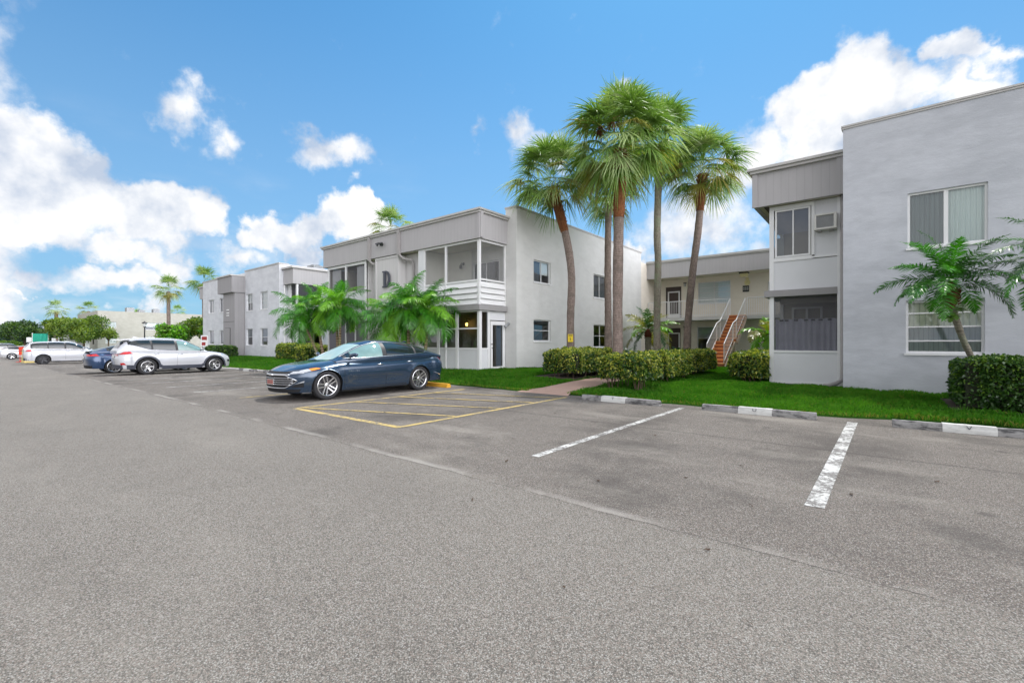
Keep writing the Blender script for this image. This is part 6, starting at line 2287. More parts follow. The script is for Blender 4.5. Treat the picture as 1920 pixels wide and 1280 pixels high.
def sabal(name, label, base, top, mids, rb, rt, R, nleaf, seed, group, boots=0.0, barkm='bark', fruit=0, yellow=.1, parent=None, lod=1.0, hang=1.0):
    r = np.random.default_rng(seed)
    t = thing(name, label, 'palm tree', base, 0, group)
    b = Vector(base)
    pts = [Vector(base) - Vector((0, 0, .1))] + [Vector(q) for q in mids] + [Vector(top)]
    mb = MB()
    k = len(pts)
    rads = [rb * 1.12] + [rb * .95 + (rt - rb) * (i / (k - 1)) for i in range(1, k - 1)] + [rt]
    trunk_tube(mb, pts, rads, 16, seed, .045)
    o = mb.build('trunk', M[barkm], t, smooth=True, world=True)
    # upper trunk with reddish leaf-base fibre
    if boots:
        a = pts[-2]
        for q0, q1 in zip(pts, pts[1:]):
            if q0.z <= boots <= q1.z:
                a = q0.lerp(q1, (boots - q0.z) / (q1.z - q0.z))
        mb = MB()
        q = [a.lerp(pts[-1], i / 14) for i in range(15)]
        rs = [rt * (1.0 + .10 * min(1, i / 5) + .03 * (i % 2) + .14 * (i / 14)) for i in range(15)]
        mb.tube(q, rs, 14)
        rr = random.Random(seed)
        for i in range(int(120 * lod)):
            f_ = rr.random() ** .7
            c = a.lerp(pts[-1], f_ * .98)
            an = rr.uniform(0, 2 * PI)
            rad = rt * 1.15
            dv = Vector((math.cos(an), math.sin(an), 0))
            p0 = c + dv * rad * .85
            p1 = c + dv * (rad * 1.0 + .005 + .11 * f_ ** 2) + Vector((0, 0, .07 + .10 * f_))
            mb.tube([p0, p1], [.026, .010], 5)
        mb.build('leaf_bases', M['boot'], t, world=True)
    crown = np.array(top)
    lc = LeafCloud()
    for i in range(nleaf):
        f_ = (i + .5) / nleaf
        # from upright young leaves to hanging old ones
        el_ = math.radians(87 - 118 * f_ ** .92 * hang) + r.normal(0, .27)
        a_ = i * 2.39996 + r.normal(0, .3)
        d = np.array([math.cos(a_) * math.cos(el_), math.sin(a_) * math.cos(el_), math.sin(el_)])
        p0 = crown + np.array([0, 0, .12 + .55 * (1 - f_)]) + d * .08
        rr_ = r.random()
        mi = 0 if rr_ < .6 else 1
        if f_ > .6 and r.random() < yellow * 1.6:
            mi = 2
        fan_leaf(lc, r, p0, d, (.60 + .30 * math.sin(f_ * PI) + r.uniform(-.14, .14)) * R, R * r.uniform(.62, .86), mi, int(34 * (lod if lod < 1 else 1)), .25 + .95 * f_ + r.uniform(-.2, .3))
    # some dry thatch right below the crown
    for i in range(int(9 * lod)):
        a_ = r.uniform(0, 2 * PI)
        d = np.array([math.cos(a_) * .35, math.sin(a_) * .35, -.94])
        fan_leaf(lc, r, crown + np.array([0, 0, .1]), d, .25 * R, R * .42, 3, 14, .6)
    lc.build('crown', [M['fan'], M['fan_pale'], M['fan_yellow'], M['fan_dead']], t)
    for i in range(fruit):
        a_ = [-.9, .15, 2.0][i % 3] - PI / 2
        lf = LeafCloud()
        n = 90
        c0 = crown + np.array([math.cos(a_) * .75, math.sin(a_) * .75, .85])
        D = unit(r.normal(0, 1, (n, 3)) + np.array([0, 0, -.5]))
        u = np.linspace(0, 1, 4)
        P = c0 + D[:, None, :] * (u[None, :, None] * r.uniform(.18, .42, (n, 1, 1)))
        P[:, :, 2] -= .14 * u[None] ** 2
        T = unit(np.cross(D, np.array([.3, .2, 1.0])))
        lf.strips(P, T[:, None, :] * np.array([.012, .014, .014, .008])[None, :, None], 0)
        lf.build('fruit_cluster', [M['boot']], t)
    return t


def feather(lc, r, p0, d, L, nleaf, llen, mi, arch=1.0, w=.016, vshape=.5, ldroop=.5, rach=None, curl=0.0):
    """pinnate frond"""
    d = d / np.linalg.norm(d)
    up = np.array([0, 0, 1.0])
    t = np.linspace(0, 1, 26)
    hor = np.array([d[0], d[1], 0])
    hn = np.linalg.norm(hor)
    hor = hor / hn if hn > .02 else np.array([1.0, 0, 0])
    e0 = math.asin(max(-1, min(1, d[2])))
    # the stalk bends steadily downwards
    ang = e0 - arch * (t ** 1.3) * 1.55
    step = L / 25
    P = np.zeros((26, 3))
    P[0] = p0
    for i in range(1, 26):
        P[i] = P[i - 1] + step * (hor * math.cos(ang[i]) + up * math.sin(ang[i]))
    side = np.cross(hor, up)
    side = side + curl * up
    side /= np.linalg.norm(side)
    lc.strips(P[None], (side[None, None, :] * np.interp(t, [0, 1], [.016, .003])[None, :, None]) * (w / .016), rach if rach is not None else mi)
    lc.strips(P[None], (up[None, None, :] * np.interp(t, [0, 1], [.012, .003])[None, :, None]) * (w / .016), rach if rach is not None else mi)
    tt = np.linspace(.13, .995, nleaf)
    idx = tt * 25
    k = np.minimum(idx.astype(int), 24)
    f_ = (idx - k)[:, None]
    Q = P[k] * (1 - f_) + P[k + 1] * f_
    T = unit(P[k + 1] - P[k])
    N = np.cross(side, T)
    N = unit(N)
    ls = llen * (np.sin(np.clip(tt * 1.05, 0, 1) * PI * .86 + .35) ** .7) * r.uniform(.88, 1.1, nleaf)
    for sg in (1, -1):
        ba = .62 + .2 * tt
        D = unit(T * ba[:, None] + side * sg * 1.0 + N * (.75 * vshape * r.choice([-.2, .5, 1.0], nleaf))[:, None] + r.normal(0, .12, (nleaf, 3)))
        u = np.array([0, .3, .62, 1.0])
        S = Q[:, None, :] + D[:, None, :] * (ls[:, None] * u[None])[:, :, None]
        S[:, :, 2] -= ls[:, None] * ldroop * u[None] ** 2 * r.uniform(.7, 1.25, (nleaf, 1))
        Wd = unit(np.cross(D, N + r.normal(0, .2, (nleaf, 3))))
        lc.strips(S, Wd[:, None, :] * (np.array([.55, 1.0, .85, .08]) * w)[None, :, None], mi)


def feather_crown(lc, r, top, nf, L, llen, nleaf, w=.016, mis=(0, 1), arch=1.0, ldroop=.5, spread=1.0, maxdown=40, rach=None):
    for i in range(nf):
        f_ = (i + .5) / nf
        el_ = math.radians(84 - (84 + maxdown) * f_ ** .9) + r.normal(0, .08)
        a_ = i * 2.39996 + r.normal(0, .2)
        d = np.array([math.cos(a_) * math.cos(el_), math.sin(a_) * math.cos(el_), math.sin(el_)])
        feather(lc, r, np.array(top) + d * .05, d, L * r.uniform(.85, 1.08), nleaf, llen, mis[int(r.integers(0, len(mis)))], arch * (.65 + .45 * f_), w, .6, ldroop, rach, r.normal(0, .25))


def christmas_cluster(label, base, stems, nf, L, seed):
    """clustered feather palms with ringed trunks; stems: (foot, top)"""
    r = np.random.default_rng(seed)
    t = thing('palm_cluster', label, 'palm tree', base, 0)
    for i, (ft, tp) in enumerate(stems):
        a, b = Vector(ft), Vector(tp)
        mid = a.lerp(b, .5) + Vector((.03 * (-1) ** i, .0, .0))
        mb = MB()
        trunk_tube(mb, [a - Vector((0, 0, .1)), mid, b], [.085, .062, .05], 12, seed + i, .03)
        mb.build('trunk', M['ring_bark'], t, smooth=True, world=True)
        mb = MB()
        mb.tube([b, b + (b - mid).normalized() * .25, b + (b - mid).normalized() * .5], [.055, .06, .03], 10)
        mb.build('crownshaft', M['shaft'], t, smooth=True, world=True)
        lc = LeafCloud()
        feather_crown(lc, r, np.array(b + (b - mid).normalized() * .38), nf + 4, L, .46, 60, .011, (0, 0, 1), 1.1, .6, maxdown=22, rach=1)
        lc.build('crown', [M['frond'], M['frond_light'], M['frond_yellow']], t)
    return t


# the five tall cabbage palms in the courtyard
SG = 'tall fan palms in front of the courtyard'
sabal('fan_palm', 'left fan palm with a bent reddish trunk and a yellow sign on it', (-10.05, 16.35, .2), (-10.65, 15.85, 7.85), [(-10.06, 16.32, 2.2), (-10.0, 16.3, 4.2), (-10.2, 16.15, 5.9)],
      .165, .17, 1.3, 72, 11, SG, 6.0, 'bark', 0, .12)
sabal('fan_palm', 'thin shaded fan palm just behind the thickest one, in front of the wall windows', (-9.52, 18.7, .2), (-9.5, 18.68, 7.9), [(-9.54, 18.7, 2.5), (-9.56, 18.7, 5.0)],
      .17, .15, 1.1, 34, 12, SG, 0.0, 'bark', 0, .2)
sabal('fan_palm', 'tallest and thickest fan palm with orange brown upper trunk and fruit clusters', (-7.38, 15.25, .2), (-7.30, 15.3, 8.35), [(-7.4, 15.25, 2.4), (-7.36, 15.26, 5.9)],
      .185, .19, 1.42, 92, 13, SG, 5.9, 'bark', 2, .12)
sabal('fan_palm', 'fan palm with a pale lichened trunk, second from the right of the tall group', (-7.98, 20.55, .2), (-7.90, 20.6, 10.3), [(-8.0, 20.56, 2.5), (-7.95, 20.56, 5.0), (-8.0, 20.58, 6.6)],
      .16, .165, 1.42, 78, 14, SG, .0, 'bark_lichen', 1, .10)
sabal('fan_palm', 'rightmost fan palm of the tall group with a slanting trunk', (-6.76, 20.9, .2), (-6.2, 21.35, 8.95), [(-6.72, 20.95, 2.2), (-6.55, 21.1, 4.6), (-6.35, 21.25, 6.6)],
      .16, .165, 1.3, 72, 15, SG, 7.3, 'bark', 0, .3)
# background fan palms
FG = 'fan palms standing farther away'
sabal('fan_palm', 'lone fan palm with a slim trunk in the open gap above the white crossover', (-60.9, 15.0, -.2), (-60.9, 15.0, 6.9), [(-60.8, 15, 3)], .20, .18, 1.12, 40, 21, FG, .0, 'bark', 0, .2, lod=.8)
sabal('fan_palm', 'dark fan palm rising behind the far end of the bayed building', (-70.5, 21.3, -.3), (-70.5, 21.3, 9.3), [(-70.5, 21.3, 4)], .25, .22, 1.5, 40, 22, FG, .0, 'bark', 0, .2, lod=.8)
sabal('fan_palm', 'fan palm whose crown top peeks over the roof of the building lettered D', (-29, 21.1, 0), (-29, 21.1, 9.75), [(-29, 21.1, 5)], .2, .2, 1.15, 44, 23, FG, .0, 'bark', 0, .2, lod=.8)
for i, (x, y, z, R) in enumerate([(-121, 31.5, 7.6, 1.3), (-122, 24.5, 6.4, 1.2), (-126, 17.6, 7.6, 1.4), (-122, 12.5, 7.2, 1.4)]):
    sabal('fan_palm', ['round crowned fan palm behind the right end of the beige roof', 'low fan palm behind the beige roof beside the condensers', 'fan palm just left of the beige roof corner', 'leftmost fan palm rising out of the light green trees'][i],
          (x, y, -.5), (x, y, z), [(x, y, 3)], .3, .28, R, 34, 30 + i, FG, .0, 'bark', 0, .2, lod=.6)

# two clusters of feather palms in front of the middle building
z0 = .2
christmas_cluster('bushy feather palm cluster with slanting stems by the left corner of the lettered building', (-20.9, 11.6, .1),
                  [((-20.75, 11.2, z0), (-21.75, 10.75, 2.35)), ((-20.7, 11.3, z0), (-21.1, 11.1, 2.55)), ((-20.1, 11.6, z0), (-20.45, 11.7, 2.8)), ((-19.75, 11.5, z0), (-19.7, 11.5, 2.65))], 16, 1.65, 41)
christmas_cluster('bushy feather palm cluster below the letter D, directly above the roof of the blue sedan', (-15.2, 11.7, .1),
                  [((-15.2, 11.7, z0), (-15.6, 11.5, 1.9)), ((-14.7, 11.6, z0), (-14.65, 11.5, 2.4)), ((-14.1, 11.8, z0), (-13.85, 11.8, 2.25))], 20, 1.6, 42)


def date_palm(label, base, mids, top, nf, L, seed, rb=.07, fern=True, mats=('frond_blue', 'frond', 'frond'), maxdown=30, nl=66, ll=.27, w=.0085, arch=1.0):
    r = np.random.default_rng(seed)
    t = thing('date_palm', label, 'palm tree', base, 0)
    mb = MB()
    trunk_tube(mb, [Vector(base) - Vector((0, 0, .1))] + [Vector(q) for q in mids] + [Vector(top)], [rb * 1.2] + [rb] * len(mids) + [rb * 1.1], 12, seed, .09)
    mb.build('trunk', M['bark_lichen'], t, smooth=True, world=True)
    tp = Vector(top)
    mb = MB()
    rr = random.Random(seed)
    cs = 1 if rb < .1 else .55
    mb.lathe([(rb * .9, -.12), (rb * 1.9 * cs, 0), (rb * 2.3 * cs, .12), (rb * 2.0 * cs, .26), (rb * .9, .4), (0, .5)], tuple(tp), 'z', 14)
    for i in range(70):
        an, h = rr.uniform(0, 2 * PI), rr.uniform(-.08, .28)
        q = tp + Vector((math.cos(an) * rb * 2.0 * cs, math.sin(an) * rb * 2.0 * cs, h))
        mb.tube([q, q + Vector((math.cos(an) * .05, math.sin(an) * .05, .04))], [.014, .004], 4)
    mb.build('root_collar', M['root_fibre'], t, world=True)
    if fern:
        lc = LeafCloud()
        for i in range(26):
            an = i * 2.4
            q = np.array(tp) + np.array([math.cos(an) * rb * 1.4, math.sin(an) * rb * 1.4, -.10 - .06 * (i % 4)])
            e = rr.uniform(-.5, .7)
            d = np.array([math.cos(an) * math.cos(e), math.sin(an) * math.cos(e), math.sin(e)])
            feather(lc, r, q, d, .17, 7, .07, 0, .6, .014, .3, .2)
        lc.build('fern', [M['fern']], t)
    lc = LeafCloud()
    feather_crown(lc, r, np.array(tp) + np.array([0, 0, .4]), nf, L, ll, nl, w, (0, 0, 1, 2), arch, .30, maxdown=maxdown, rach=1)
    lc.build('crown', [M[q] for q in mats], t)
    return t


date_palm('small date palm with a leaning mossy trunk in front of the right hand building', (1.72, 14.1, .1), [(1.62, 13.85, .8), (1.36, 13.4, 1.5)], (1.14, 12.9, 2.2), 30, 1.22, 51, .055, maxdown=4, arch=.85)
date_palm('second small date palm at the right frame edge, its fronds reaching in', (3.1, 12.9, .1), [(3.0, 12.7, 1.2)], (2.72, 12.5, 2.45), 30, 1.4, 52, .055, maxdown=8, arch=.85)
date_palm('courtyard date palm standing behind the tall pale trunk beside the lower door', (-10.25, 25.0, .15), [(-10.25, 25.0, .9)], (-10.25, 25.0, 1.65), 22, 1.75, 53, .16, False, ('frond_yellow', 'frond_blue', 'frond_light'), 20, 50, .38, .016, .8)
date_palm('light green young palm under the right side of the stairs', (-4.2, 24.9, .15), [(-4.2, 24.9, .6)], (-4.2, 24.9, 1.35), 14, 1.35, 54, .08, False, ('frond_light', 'frond_light', 'frond_yellow'), 30, 26, .42, .03, 1.2)


def cycad(label, x, y, z, n, L, seed, group, mt=('hedge_d', 'frond'), w=.02, ll=.22, cat='shrub'):
    r = np.random.default_rng(seed)
    t = thing('low_shrub', label, cat, (x, y, z), 0, group)
    lc = LeafCloud()
    feather_crown(lc, r, (x, y, z + .1), n, L, ll, 20, w, (0, 1), .8, .2, maxdown=5)
    lc.build('leaves', [M[q] for q in mt], t)
    return t


CG = 'dark leafy plants in the courtyard bed'
for i, (x, y, z, n, L, mt) in enumerate([(-10.6, 22.6, .2, 20, 1.1, ('hedge_d', 'frond')), (-9.7, 21.2, .2, 18, .9, ('hedge_d', 'hedge_d')), (-9.3, 23.8, .2, 18, 1.0, ('frond', 'frond_light')), (-8.8, 25.8, .2, 16, 1.1, ('hedge_d', 'frond')),
                                        (-10.9, 20.9, .2, 14, .8, ('hedge_d', 'frond')), (-7.9, 27.0, .2, 14, .9, ('hedge_d', 'bromeliad')), (-9.2, 22.3, .2, 10, .45, ('bromeliad', 'hedge_d')), (-8.6, 22.4, .2, 14, .9, ('hedge_d', 'frond'))]):
    cycad(['spiky dark plant against the side wall', 'dark plant just right of the thickest palm trunk', 'mid green plant under the courtyard date palm', 'dark plant by the lower courtyard door', 'low spiky plant behind the hedge near the wall',
           'bronze plant left of the stair foot', 'small rusty bromeliad in the courtyard bed', 'dark green plant left of the pale lichened trunk'][i], x, y, z, n, L, 60 + i, CG, mt)


# ------------------------------------------------------------------ hedges
def hedge(label, x0, x1, y0, y1, z0, z1, dens, size, mats, probs, seed, group=None, gap=.14, bumps=.05, legs=True):
    r = np.random.default_rng(seed)
    t = thing('hedge', label, 'hedge', ((x0 + x1) / 2, (y0 + y1) / 2, z0), 0, group)
    zb = z0 + gap
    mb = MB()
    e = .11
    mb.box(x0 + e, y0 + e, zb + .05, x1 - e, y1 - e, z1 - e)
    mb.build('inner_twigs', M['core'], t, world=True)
    if legs:
        mb = MB()
        rr = random.Random(seed)
        n = max(4, int((x1 - x0) * (y1 - y0) * 9))
        for i in range(n):
            x, y = rr.uniform(x0 + .15, x1 - .15), rr.uniform(y0 + .1, y1 - .15)
            mb.tube([(x, y, z0 - .02), (x + rr.uniform(-.1, .1), y + rr.uniform(-.1, .1), zb + .15)], [.014, .009], 5)
            if n <= 40:
                mb.build('stem', M['twig'], t, world=True)
                mb = MB()
        if mb.f:
            tag(mb.build('stems', M['twig'], t, world=True), kind='stuff')
    W, D, H = x1 - x0, y1 - y0, z1 - zb
    areas = np.array([W * D, W * H, W * H, D * H, D * H])
    n = int(areas.sum() * dens)
    face = r.choice(5, n, p=areas / areas.sum())
    a, b = r.random(n), r.random(n)
    P = np.zeros((n, 3))
    N = np.zeros((n, 3))
    for fi in range(5):
        k = face == fi
        if fi == 0:
            P[k] = np.stack([x0 + W * a[k], y0 + D * b[k], np.full(k.sum(), z1)], 1)
            N[k] = (0, 0, 1)
        elif fi in (1, 2):
            P[k] = np.stack([x0 + W * a[k], np.full(k.sum(), y0 if fi == 1 else y1), zb + H * b[k]], 1)
            N[k] = (0, -1 if fi == 1 else 1, 0)
        else:
            P[k] = np.stack([np.full(k.sum(), x0 if fi == 3 else x1), y0 + D * a[k], zb + H * b[k]], 1)
            N[k] = (-1 if fi == 3 else 1, 0, 0)
    # round the corners and make the faces uneven
    c = np.array([(x0 + x1) / 2, (y0 + y1) / 2, (zb + z1) / 2])
    hx_ = np.array([W, D, H]) / 2
    q = (P - c) / hx_
    far_ = np.sort(np.abs(q), axis=1)[:, 1]
    P = c + (P - c) * (1 - (.10 if bumps < .04 else .17) * np.clip((far_ - .7) / .3, 0, 1) ** 2)[:, None]
    wob = np.sin(P[:, 0] * 5.3 + seed) * np.sin(P[:, 1] * 4.7) + np.sin(P[:, 2] * 9 + P[:, 0] * 3) * .6 + np.sin(P[:, 0] * 13 + P[:, 1] * 11) * .5
    depth = -r.exponential(.035, n) + wob * bumps * .5 + (r.random(n) < .03) * r.uniform(0, .07, n)
    P = P + N * depth[:, None]
    low = (P[:, 2] - zb) / H
    keep = (low > .06) | (r.random(n) < .5)
    P, N, n = P[keep], N[keep], keep.sum()
    face = face[keep]
    # leaf = pointed blade of two quads folded along its middle
    D1 = unit(r.normal(0, 1, (n, 3)) + N * .55 + np.array([0, 0, .25]))
    T = unit(np.cross(D1, r.normal(0, 1, (n, 3)) + N * .8))
    s = size * r.uniform(.6, 1.25, n)
    u = np.array([0, .35, .7, 1.0])
    L = P[:, None, :] + D1[:, None, :] * (s[:, None] * u[None])[:, :, None]
    L[:, :, 2] -= (s[:, None] * .25 * u[None] ** 2)
    Wv = T[:, None, :] * (s[:, None, None] * np.array([.08, .30, .24, .02])[None, :, None])
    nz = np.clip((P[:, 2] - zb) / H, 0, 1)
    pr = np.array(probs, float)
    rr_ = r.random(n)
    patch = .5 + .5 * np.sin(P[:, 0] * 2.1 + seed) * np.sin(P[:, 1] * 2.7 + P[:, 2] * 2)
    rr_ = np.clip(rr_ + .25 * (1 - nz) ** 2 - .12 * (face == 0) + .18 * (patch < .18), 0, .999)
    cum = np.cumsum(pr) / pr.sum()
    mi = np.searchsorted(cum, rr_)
    lc = LeafCloud()
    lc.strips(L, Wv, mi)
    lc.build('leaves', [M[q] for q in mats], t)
    return t


VM, VP = ['hedge_y', 'hedge_g', 'hedge_m', 'hedge_d'], [.40, .36, .12, .12]
HG = 'variegated yellow green hedges along the courtyard path'
hedge('variegated hedge left of the path, against the white side wall', -9.25, -7.75, 13.0, 17.0, .2, 1.10, 1500, .075, VM, VP, 71, HG, bumps=.11)
hedge('front variegated hedge right of the path, nearest the parking lot, twigs showing below', -6.28, -4.85, 11.45, 12.85, .12, 1.02, 1650, .075, VM, VP, 72, HG, gap=.24, bumps=.11)
hedge('second variegated hedge along the right side of the path, in the middle of the row', -6.3, -5.0, 13.5, 16.4, .15, 1.06, 1450, .075, VM, VP, 73, HG, bumps=.11)
hedge('rearmost variegated hedge beside the foot of the stairs', -6.25, -5.15, 17.1, 19.9, .15, 1.06, 1400, .075, VM, VP, 74, HG, bumps=.11)
hedge('variegated hedge between the stairs and the right hand building', -3.72, -2.72, 15.6, 17.6, .12, 1.06, 1550, .075, VM, VP, 75, HG, bumps=.11)
hedge('thick clipped dark green hedge in front of the right hand building', 1.18, 7.2, 12.15, 13.7, .05, 1.10, 1900, .062, ['hedge_t', 'hedge_m', 'hedge_d'], [.18, .5, .32], 76, None, gap=.06, bumps=.03)
hedge('low hedge in front of the grey bay, above the nose of the white crossover', -41.2, -38.3, 12.4, 13.9, .0, 1.05, 380, .12, ['hedge_t', 'hedge_m', 'hedge_d'], [.2, .5, .3], 77, None, gap=.05)
hedge('yellow green hedge behind the stems of the left palm cluster', -31.6, -27.2, 13.6, 14.8, .1, 1.25, 420, .12, VM, [.3, .4, .2, .1], 78, None, gap=.06)
hedge('narrow hedge along the wall left of the lettered building', -26.6, -24.9, 12.6, 14.2, .1, 1.15, 600, .10, VM, VP, 79, None, gap=.06)


# ------------------------------------------------------------------ broadleaf trees
def tree(label, x, y, z0, h, R, seed, mats, group=None, n=5200, leaf=.22, trunk_h=None, squash=.75, name='tree', blobs_n=16, tr=.16):
    r = np.random.default_rng(seed)
    t = thing(name, label, 'tree', (x, y, z0), 0, group)
    th = trunk_h or h * .38
    mb = MB()
    c0 = Vector((x, y, z0 + th))
    mb.tube([(x, y, z0 - .2), (x + r.uniform(-.1, .1), y, z0 + th * .5), tuple(c0)], [tr * 1.3, tr, tr * .8], 10)
    cz = z0 + h - R * squash
    cen = []
    for i in range(blobs_n):
        a_ = i * 2.4
        rr_ = R * .62 * math.sqrt((i + .5) / blobs_n)
        zz = cz + r.uniform(-.45, .5) * R * squash
        cen.append((x + rr_ * math.cos(a_) * 1.1, y + rr_ * math.sin(a_), zz, R * r.uniform(.28, .48)))
    for (a, b, c_, q) in cen[::2]:
        m_ = c0.lerp(Vector((a, b, c_)), .5) + Vector((0, 0, .1 * R))
        mb.tube([tuple(c0), tuple(m_), (a, b, c_)], [tr * .6, tr * .35, tr * .12], 6)
    mb.build('trunk', M['bark_dark'], t, world=True, smooth=True)
    k = r.choice(len(cen), n)
    C_ = np.array(cen)[k]
    dirn = unit(r.normal(0, 1, (n, 3)))
    rad = C_[:, 3] * r.uniform(.45, 1.06, n) ** .6
    P = C_[:, :3] + dirn * rad[:, None] * np.array([1, 1, .8])
    D1 = unit(dirn * .6 + r.normal(0, .8, (n, 3)))
    T = unit(np.cross(D1, r.normal(0, 1, (n, 3)) + dirn))
    s = leaf * r.uniform(.6, 1.3, n)
    u = np.array([0, .5, 1.0])
    L = P[:, None, :] + D1[:, None, :] * (s[:, None] * u[None])[:, :, None]
    Wv = T[:, None, :] * (s[:, None, None] * np.array([.18, .36, .04])[None, :, None])
    sel = (np.sin(C_[:, 0] * 3.7 + seed) * .5 + .5) * .5 + r.random(n) * .5
    mi = np.minimum((sel * len(mats)).astype(int), len(mats) - 1)
    lc = LeafCloud()
    lc.strips(L, Wv, mi)
    lc.build('crown', [M[q] for q in mats], t)
    return t


TG = 'broadleaf trees beyond the parked cars'
tree('light green rounded tree in front of the beige building, the larger of the two', -101.5, 13.6, -.55, 6.6, 3.3, 81, ['tree_a', 'tree_b', 'tree_a'], TG, 14000, .24, 2.4)
tree('yellowish green tree left of the larger rounded tree', -104.5, 11.4, -.55, 6.2, 2.6, 82, ['tree_a', 'tree_a', 'tree_b'], TG, 9500, .24, 2.0)
tree('loose small tree with sparse leaves at the right of the rounded pair', -99.8, 16.4, -.5, 4.4, 1.5, 83, ['tree_a', 'tree_b'], TG, 1500, .22, 2.0, tr=.12)
tree('dark green tree at the left behind the teal awning', -125, 8.6, -.6, 6.4, 3.6, 84, ['tree_b', 'tree_c', 'tree_b'], TG, 8500, .32, 2.0)
tree('bushy green tree left of the slim fan palm trunk', -62.5, 16.2, -.2, 3.9, 1.9, 85, ['tree_a', 'tree_b'], TG, 4200, .22, 1.2, tr=.1)
tree('bright green tree at the far left corner of the bayed building', -58.8, 17.8, -.2, 4.7, 2.2, 86, ['frond', 'tree_a', 'tree_b'], TG, 5200, .22, 1.3, tr=.1)
tree('dark rounded tree behind the corner of the bayed building', -63, 23.0, -.2, 6.6, 2.4, 87, ['tree_c', 'tree_b'], TG, 4600, .26, 1.6, tr=.12)
tree('small palm-like green tree beside the slim fan palm trunk', -57.6, 14.6, -.2, 3.6, 1.5, 88, ['frond', 'frond_light', 'tree_b'], TG, 3600, .22, 1.2, tr=.09)
for i, (x, y, h, R, ms) in enumerate([(-172, 8.5, 8.0, 6.5, ['tree_b', 'tree_c']), (-168, 11.5, 7.6, 6.0, ['tree_c', 'tree_blue']), (-176, 15.5, 9.4, 6.5, ['tree_c', 'tree_blue', 'tree_blue']), (-170, 19.5, 8.6, 6.0, ['tree_blue', 'tree_c']),
                                      (-160, 22, 8.8, 5.5, ['tree_c', 'tree_b']), (-200, 2.5, 8.5, 6.5, ['tree_b', 'tree_c']), (-150, 4.0, 4.4, 3.2, ['tree_b', 'tree_a']), (-148, 8.0, 3.4, 3.0, ['tree_a', 'tree_b']), (-230, 10, 11, 8, ['tree_blue', 'tree_c'])]):
    tree(['rounded green tree at the very left of the far tree line', 'dark bluish tree in the far tree line beside the leftmost one', 'tallest dark bluish tree of the far tree line', 'bluish tree of the far tree line left of the teal awning',
          'dark tree of the far line behind the teal awning', 'tree at the far end of the road on the left edge', 'low round shrub-like tree at the left edge', 'low light green tree behind the pickup truck', 'hazy blue tree farthest away'][i],
         x, y, -.9, h * .72, R * .85, 90 + i, ms, 'far dark trees at the end of the lot', 6500, .45, 1.6, .58)

# ------------------------------------------------------------------ small street things
lp = thing('street_lamp', 'black lamp post with a lantern head behind the white crossover', 'lamp post', (-54.2, 11.5, -.15))
part(lp, 'post', 'black', lambda mb: (mb.tube([(-54.2, 11.5, -.2), (-54.2, 11.5, 2.75)], [.07, .05], 10), mb.lathe([(.14, -.2), (.14, .1), (.08, .25), (.05, .3)], (-54.2, 11.5, 0), 'z', 12)))
ln_ = part(lp, 'lantern_cap', 'black', lambda mb: (mb.lathe([(0, .62), (.04, .55), (.22, .42), (.24, .38), (.18, .37)], (-54.2, 11.5, 2.75), 'z', 12), mb.lathe([(.05, 0), (.12, .04), (.12, .07), (.05, .07)], (-54.2, 11.5, 2.75), 'z', 12)))
subpart(ln_, 'lamp_glass', 'curtain_white', lambda mb: mb.lathe([(.09, .07), (.16, .37), (.15, .37), (0, .37)], (-54.2, 11.5, 2.75), 'z', 12))

sg_ = thing('notice_sign', 'small yellow warning sign fixed to the bent left palm trunk', 'sign', (-9.96, 16.16, 1.55))
sg_.rotation_euler = (0, 0, math.radians(28))
mb = MB()
mb.box(-.105, -.03, -.16, .105, -.012, .16)
pl_ = mb.build('plate', M['yellow_sign'], sg_, bevel=.004)
mb = MB()
mb.box(-.08, -.033, .085, .08, -.0305, .10)
mb.box(-.08, -.033, .11, .08, -.0305, .13)
mb.tube([(-.012, -.036, -.01), (.012, -.036, -.04), (-.018, -.036, -.07), (.025, -.036, -.09)], .012, 6)
mb.lathe([(0, -.034), (.016, -.034), (.016, -.031)], (-.012, 0, .015), 'y', 10)
mb.build('symbol', M['black'], pl_)

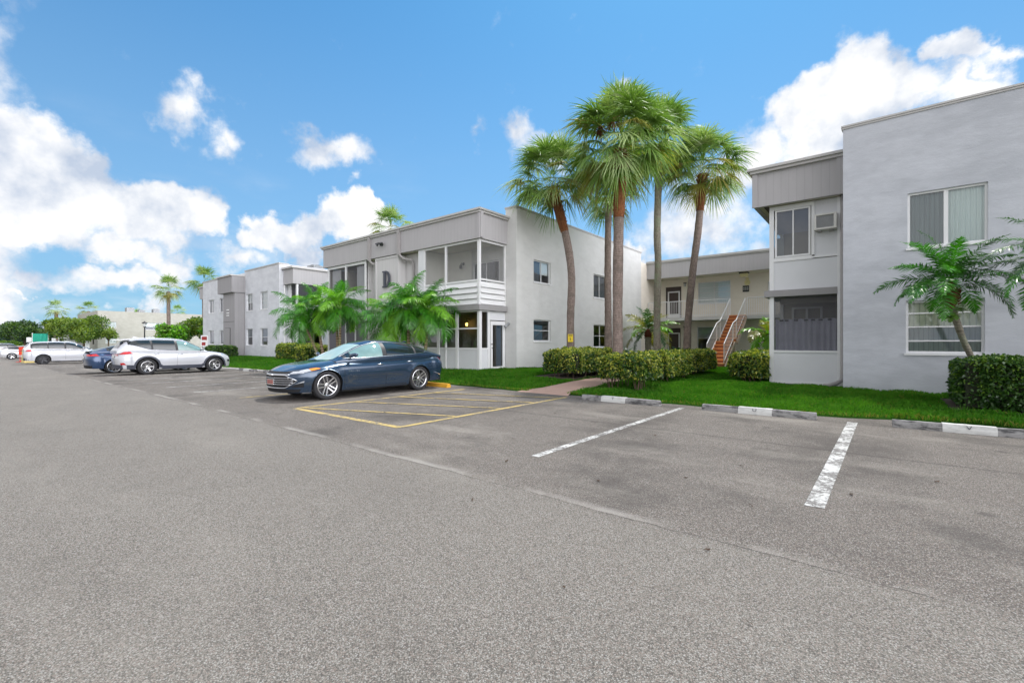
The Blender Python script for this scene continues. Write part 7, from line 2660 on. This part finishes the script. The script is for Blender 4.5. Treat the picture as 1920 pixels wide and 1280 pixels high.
bs = thing('barrier_sign', 'orange red sign board on thin legs left of the boxy white suv', 'sign', (-57.5, 3.95, gbase(-57.5)), .5)
mb = MB()
mb.box(-.62, -.03, .62, .62, .03, 1.32)
bs_ = mb.build('board', M['red_sign'], bs, bevel=.01)
mb = MB()
for x in (-.55, .55):
    mb.tube([(x, .02, 0), (x, .02, .7)], .02, 6)
    mb.tube([(x, -.25, .02), (x, .3, .02)], .02, 6)
mb.box(-.5, -.02, .05, .5, .02, .14)
mb.build('legs', M['red_sign'], bs)
mb = MB()
mb.box(-.5, -.034, .95, .5, -.0305, 1.0)
mb.build('stripe', M['letter'], bs_)
yb = thing('yellow_bin', 'faded yellow plastic block standing between the orange sign and the boxy white suv', 'bin', (-54.9, 3.95, gbase(-54.9)), .2)
mb = MB()
mb.prism([(-.33, 0), (.33, 0), (.3, .95), (.2, 1.12), (-.2, 1.12), (-.3, .95)], lambda u, v, d: (u, -.28 + d, v), 0, .56)
mb.build('body', M['yellow_box'], yb, bevel=.03)
mb = MB()
mb.box(-.38, -.32, 0, .38, .32, .09)
mb.box(-.66, -.2, 0, -.36, .2, .5)
mb.build('foot', M['yellow_box'], yb, bevel=.02)

aw = thing('awning', 'teal green sheeted awning with a lighter canopy edge in front of the dark trees', 'awning', (-112, 8.9, -.6))
ca_, sa_ = math.cos(1.45), math.sin(1.45)
mb = MB()
rows = []
for i in range(9):
    u = -1.3 + 2.4 * i / 8
    rows.append([(-112 + .02 * math.sin(i * 2), 9.6 + u * .75, 1.35 + .05 * math.sin(i)), (-111.75 + .05 * math.sin(i * 3), 9.6 + u * .75, 2.75)])
mb.grid(rows)
for r_ in rows[:1] + rows[-1:]:
    a, b = r_
    mb.poly([a, b, (b[0] - 1.2, b[1], b[2]), (a[0] - 1.2, a[1], a[2])])
mb.build('sheet', M['teal'], aw, world=True)
part(aw, 'canopy', 'teal', lambda mb: mb.prism([(10.3, 2.85), (11.9, 2.95), (11.8, 3.2), (10.4, 3.15)], lambda u, v, d: (-112.4 + d, u, v), 0, 1.2))
part(aw, 'post', 'white', lambda mb: [mb.box(x - .06, y - .06, -.7, x + .06, y + .06, 2.85) for x, y in ((-112.1, 8.6), (-112.1, 10.45), (-112.1, 11.8))])
part(aw, 'side_panel', 'white', lambda mb: (mb.box(-112.1, 10.9, .9, -112, 11.4, 2.0), mb.box(-112.1, 7.9, 1.3, -112, 8.5, 2.1)))

ns = thing('notice_board', 'pinkish white notice board low beside the bayed building', 'sign', (-41.9, 12.7, -.1), .6)
mb = MB()
mb.box(-.3, -.03, 1.1, .3, .03, 2.0)
n1 = mb.build('board', M['white'], ns)
mb = MB()
mb.box(-.22, -.034, 1.62, .22, -.031, 1.9)
mb.box(-.22, -.034, 1.2, .1, -.031, 1.45)
mb.build('print', M['red_paint'], n1)
mb = MB()
mb.tube([(0, .05, 0), (0, .05, 1.9)], .03, 8)
mb.build('post', M['galv'], ns)
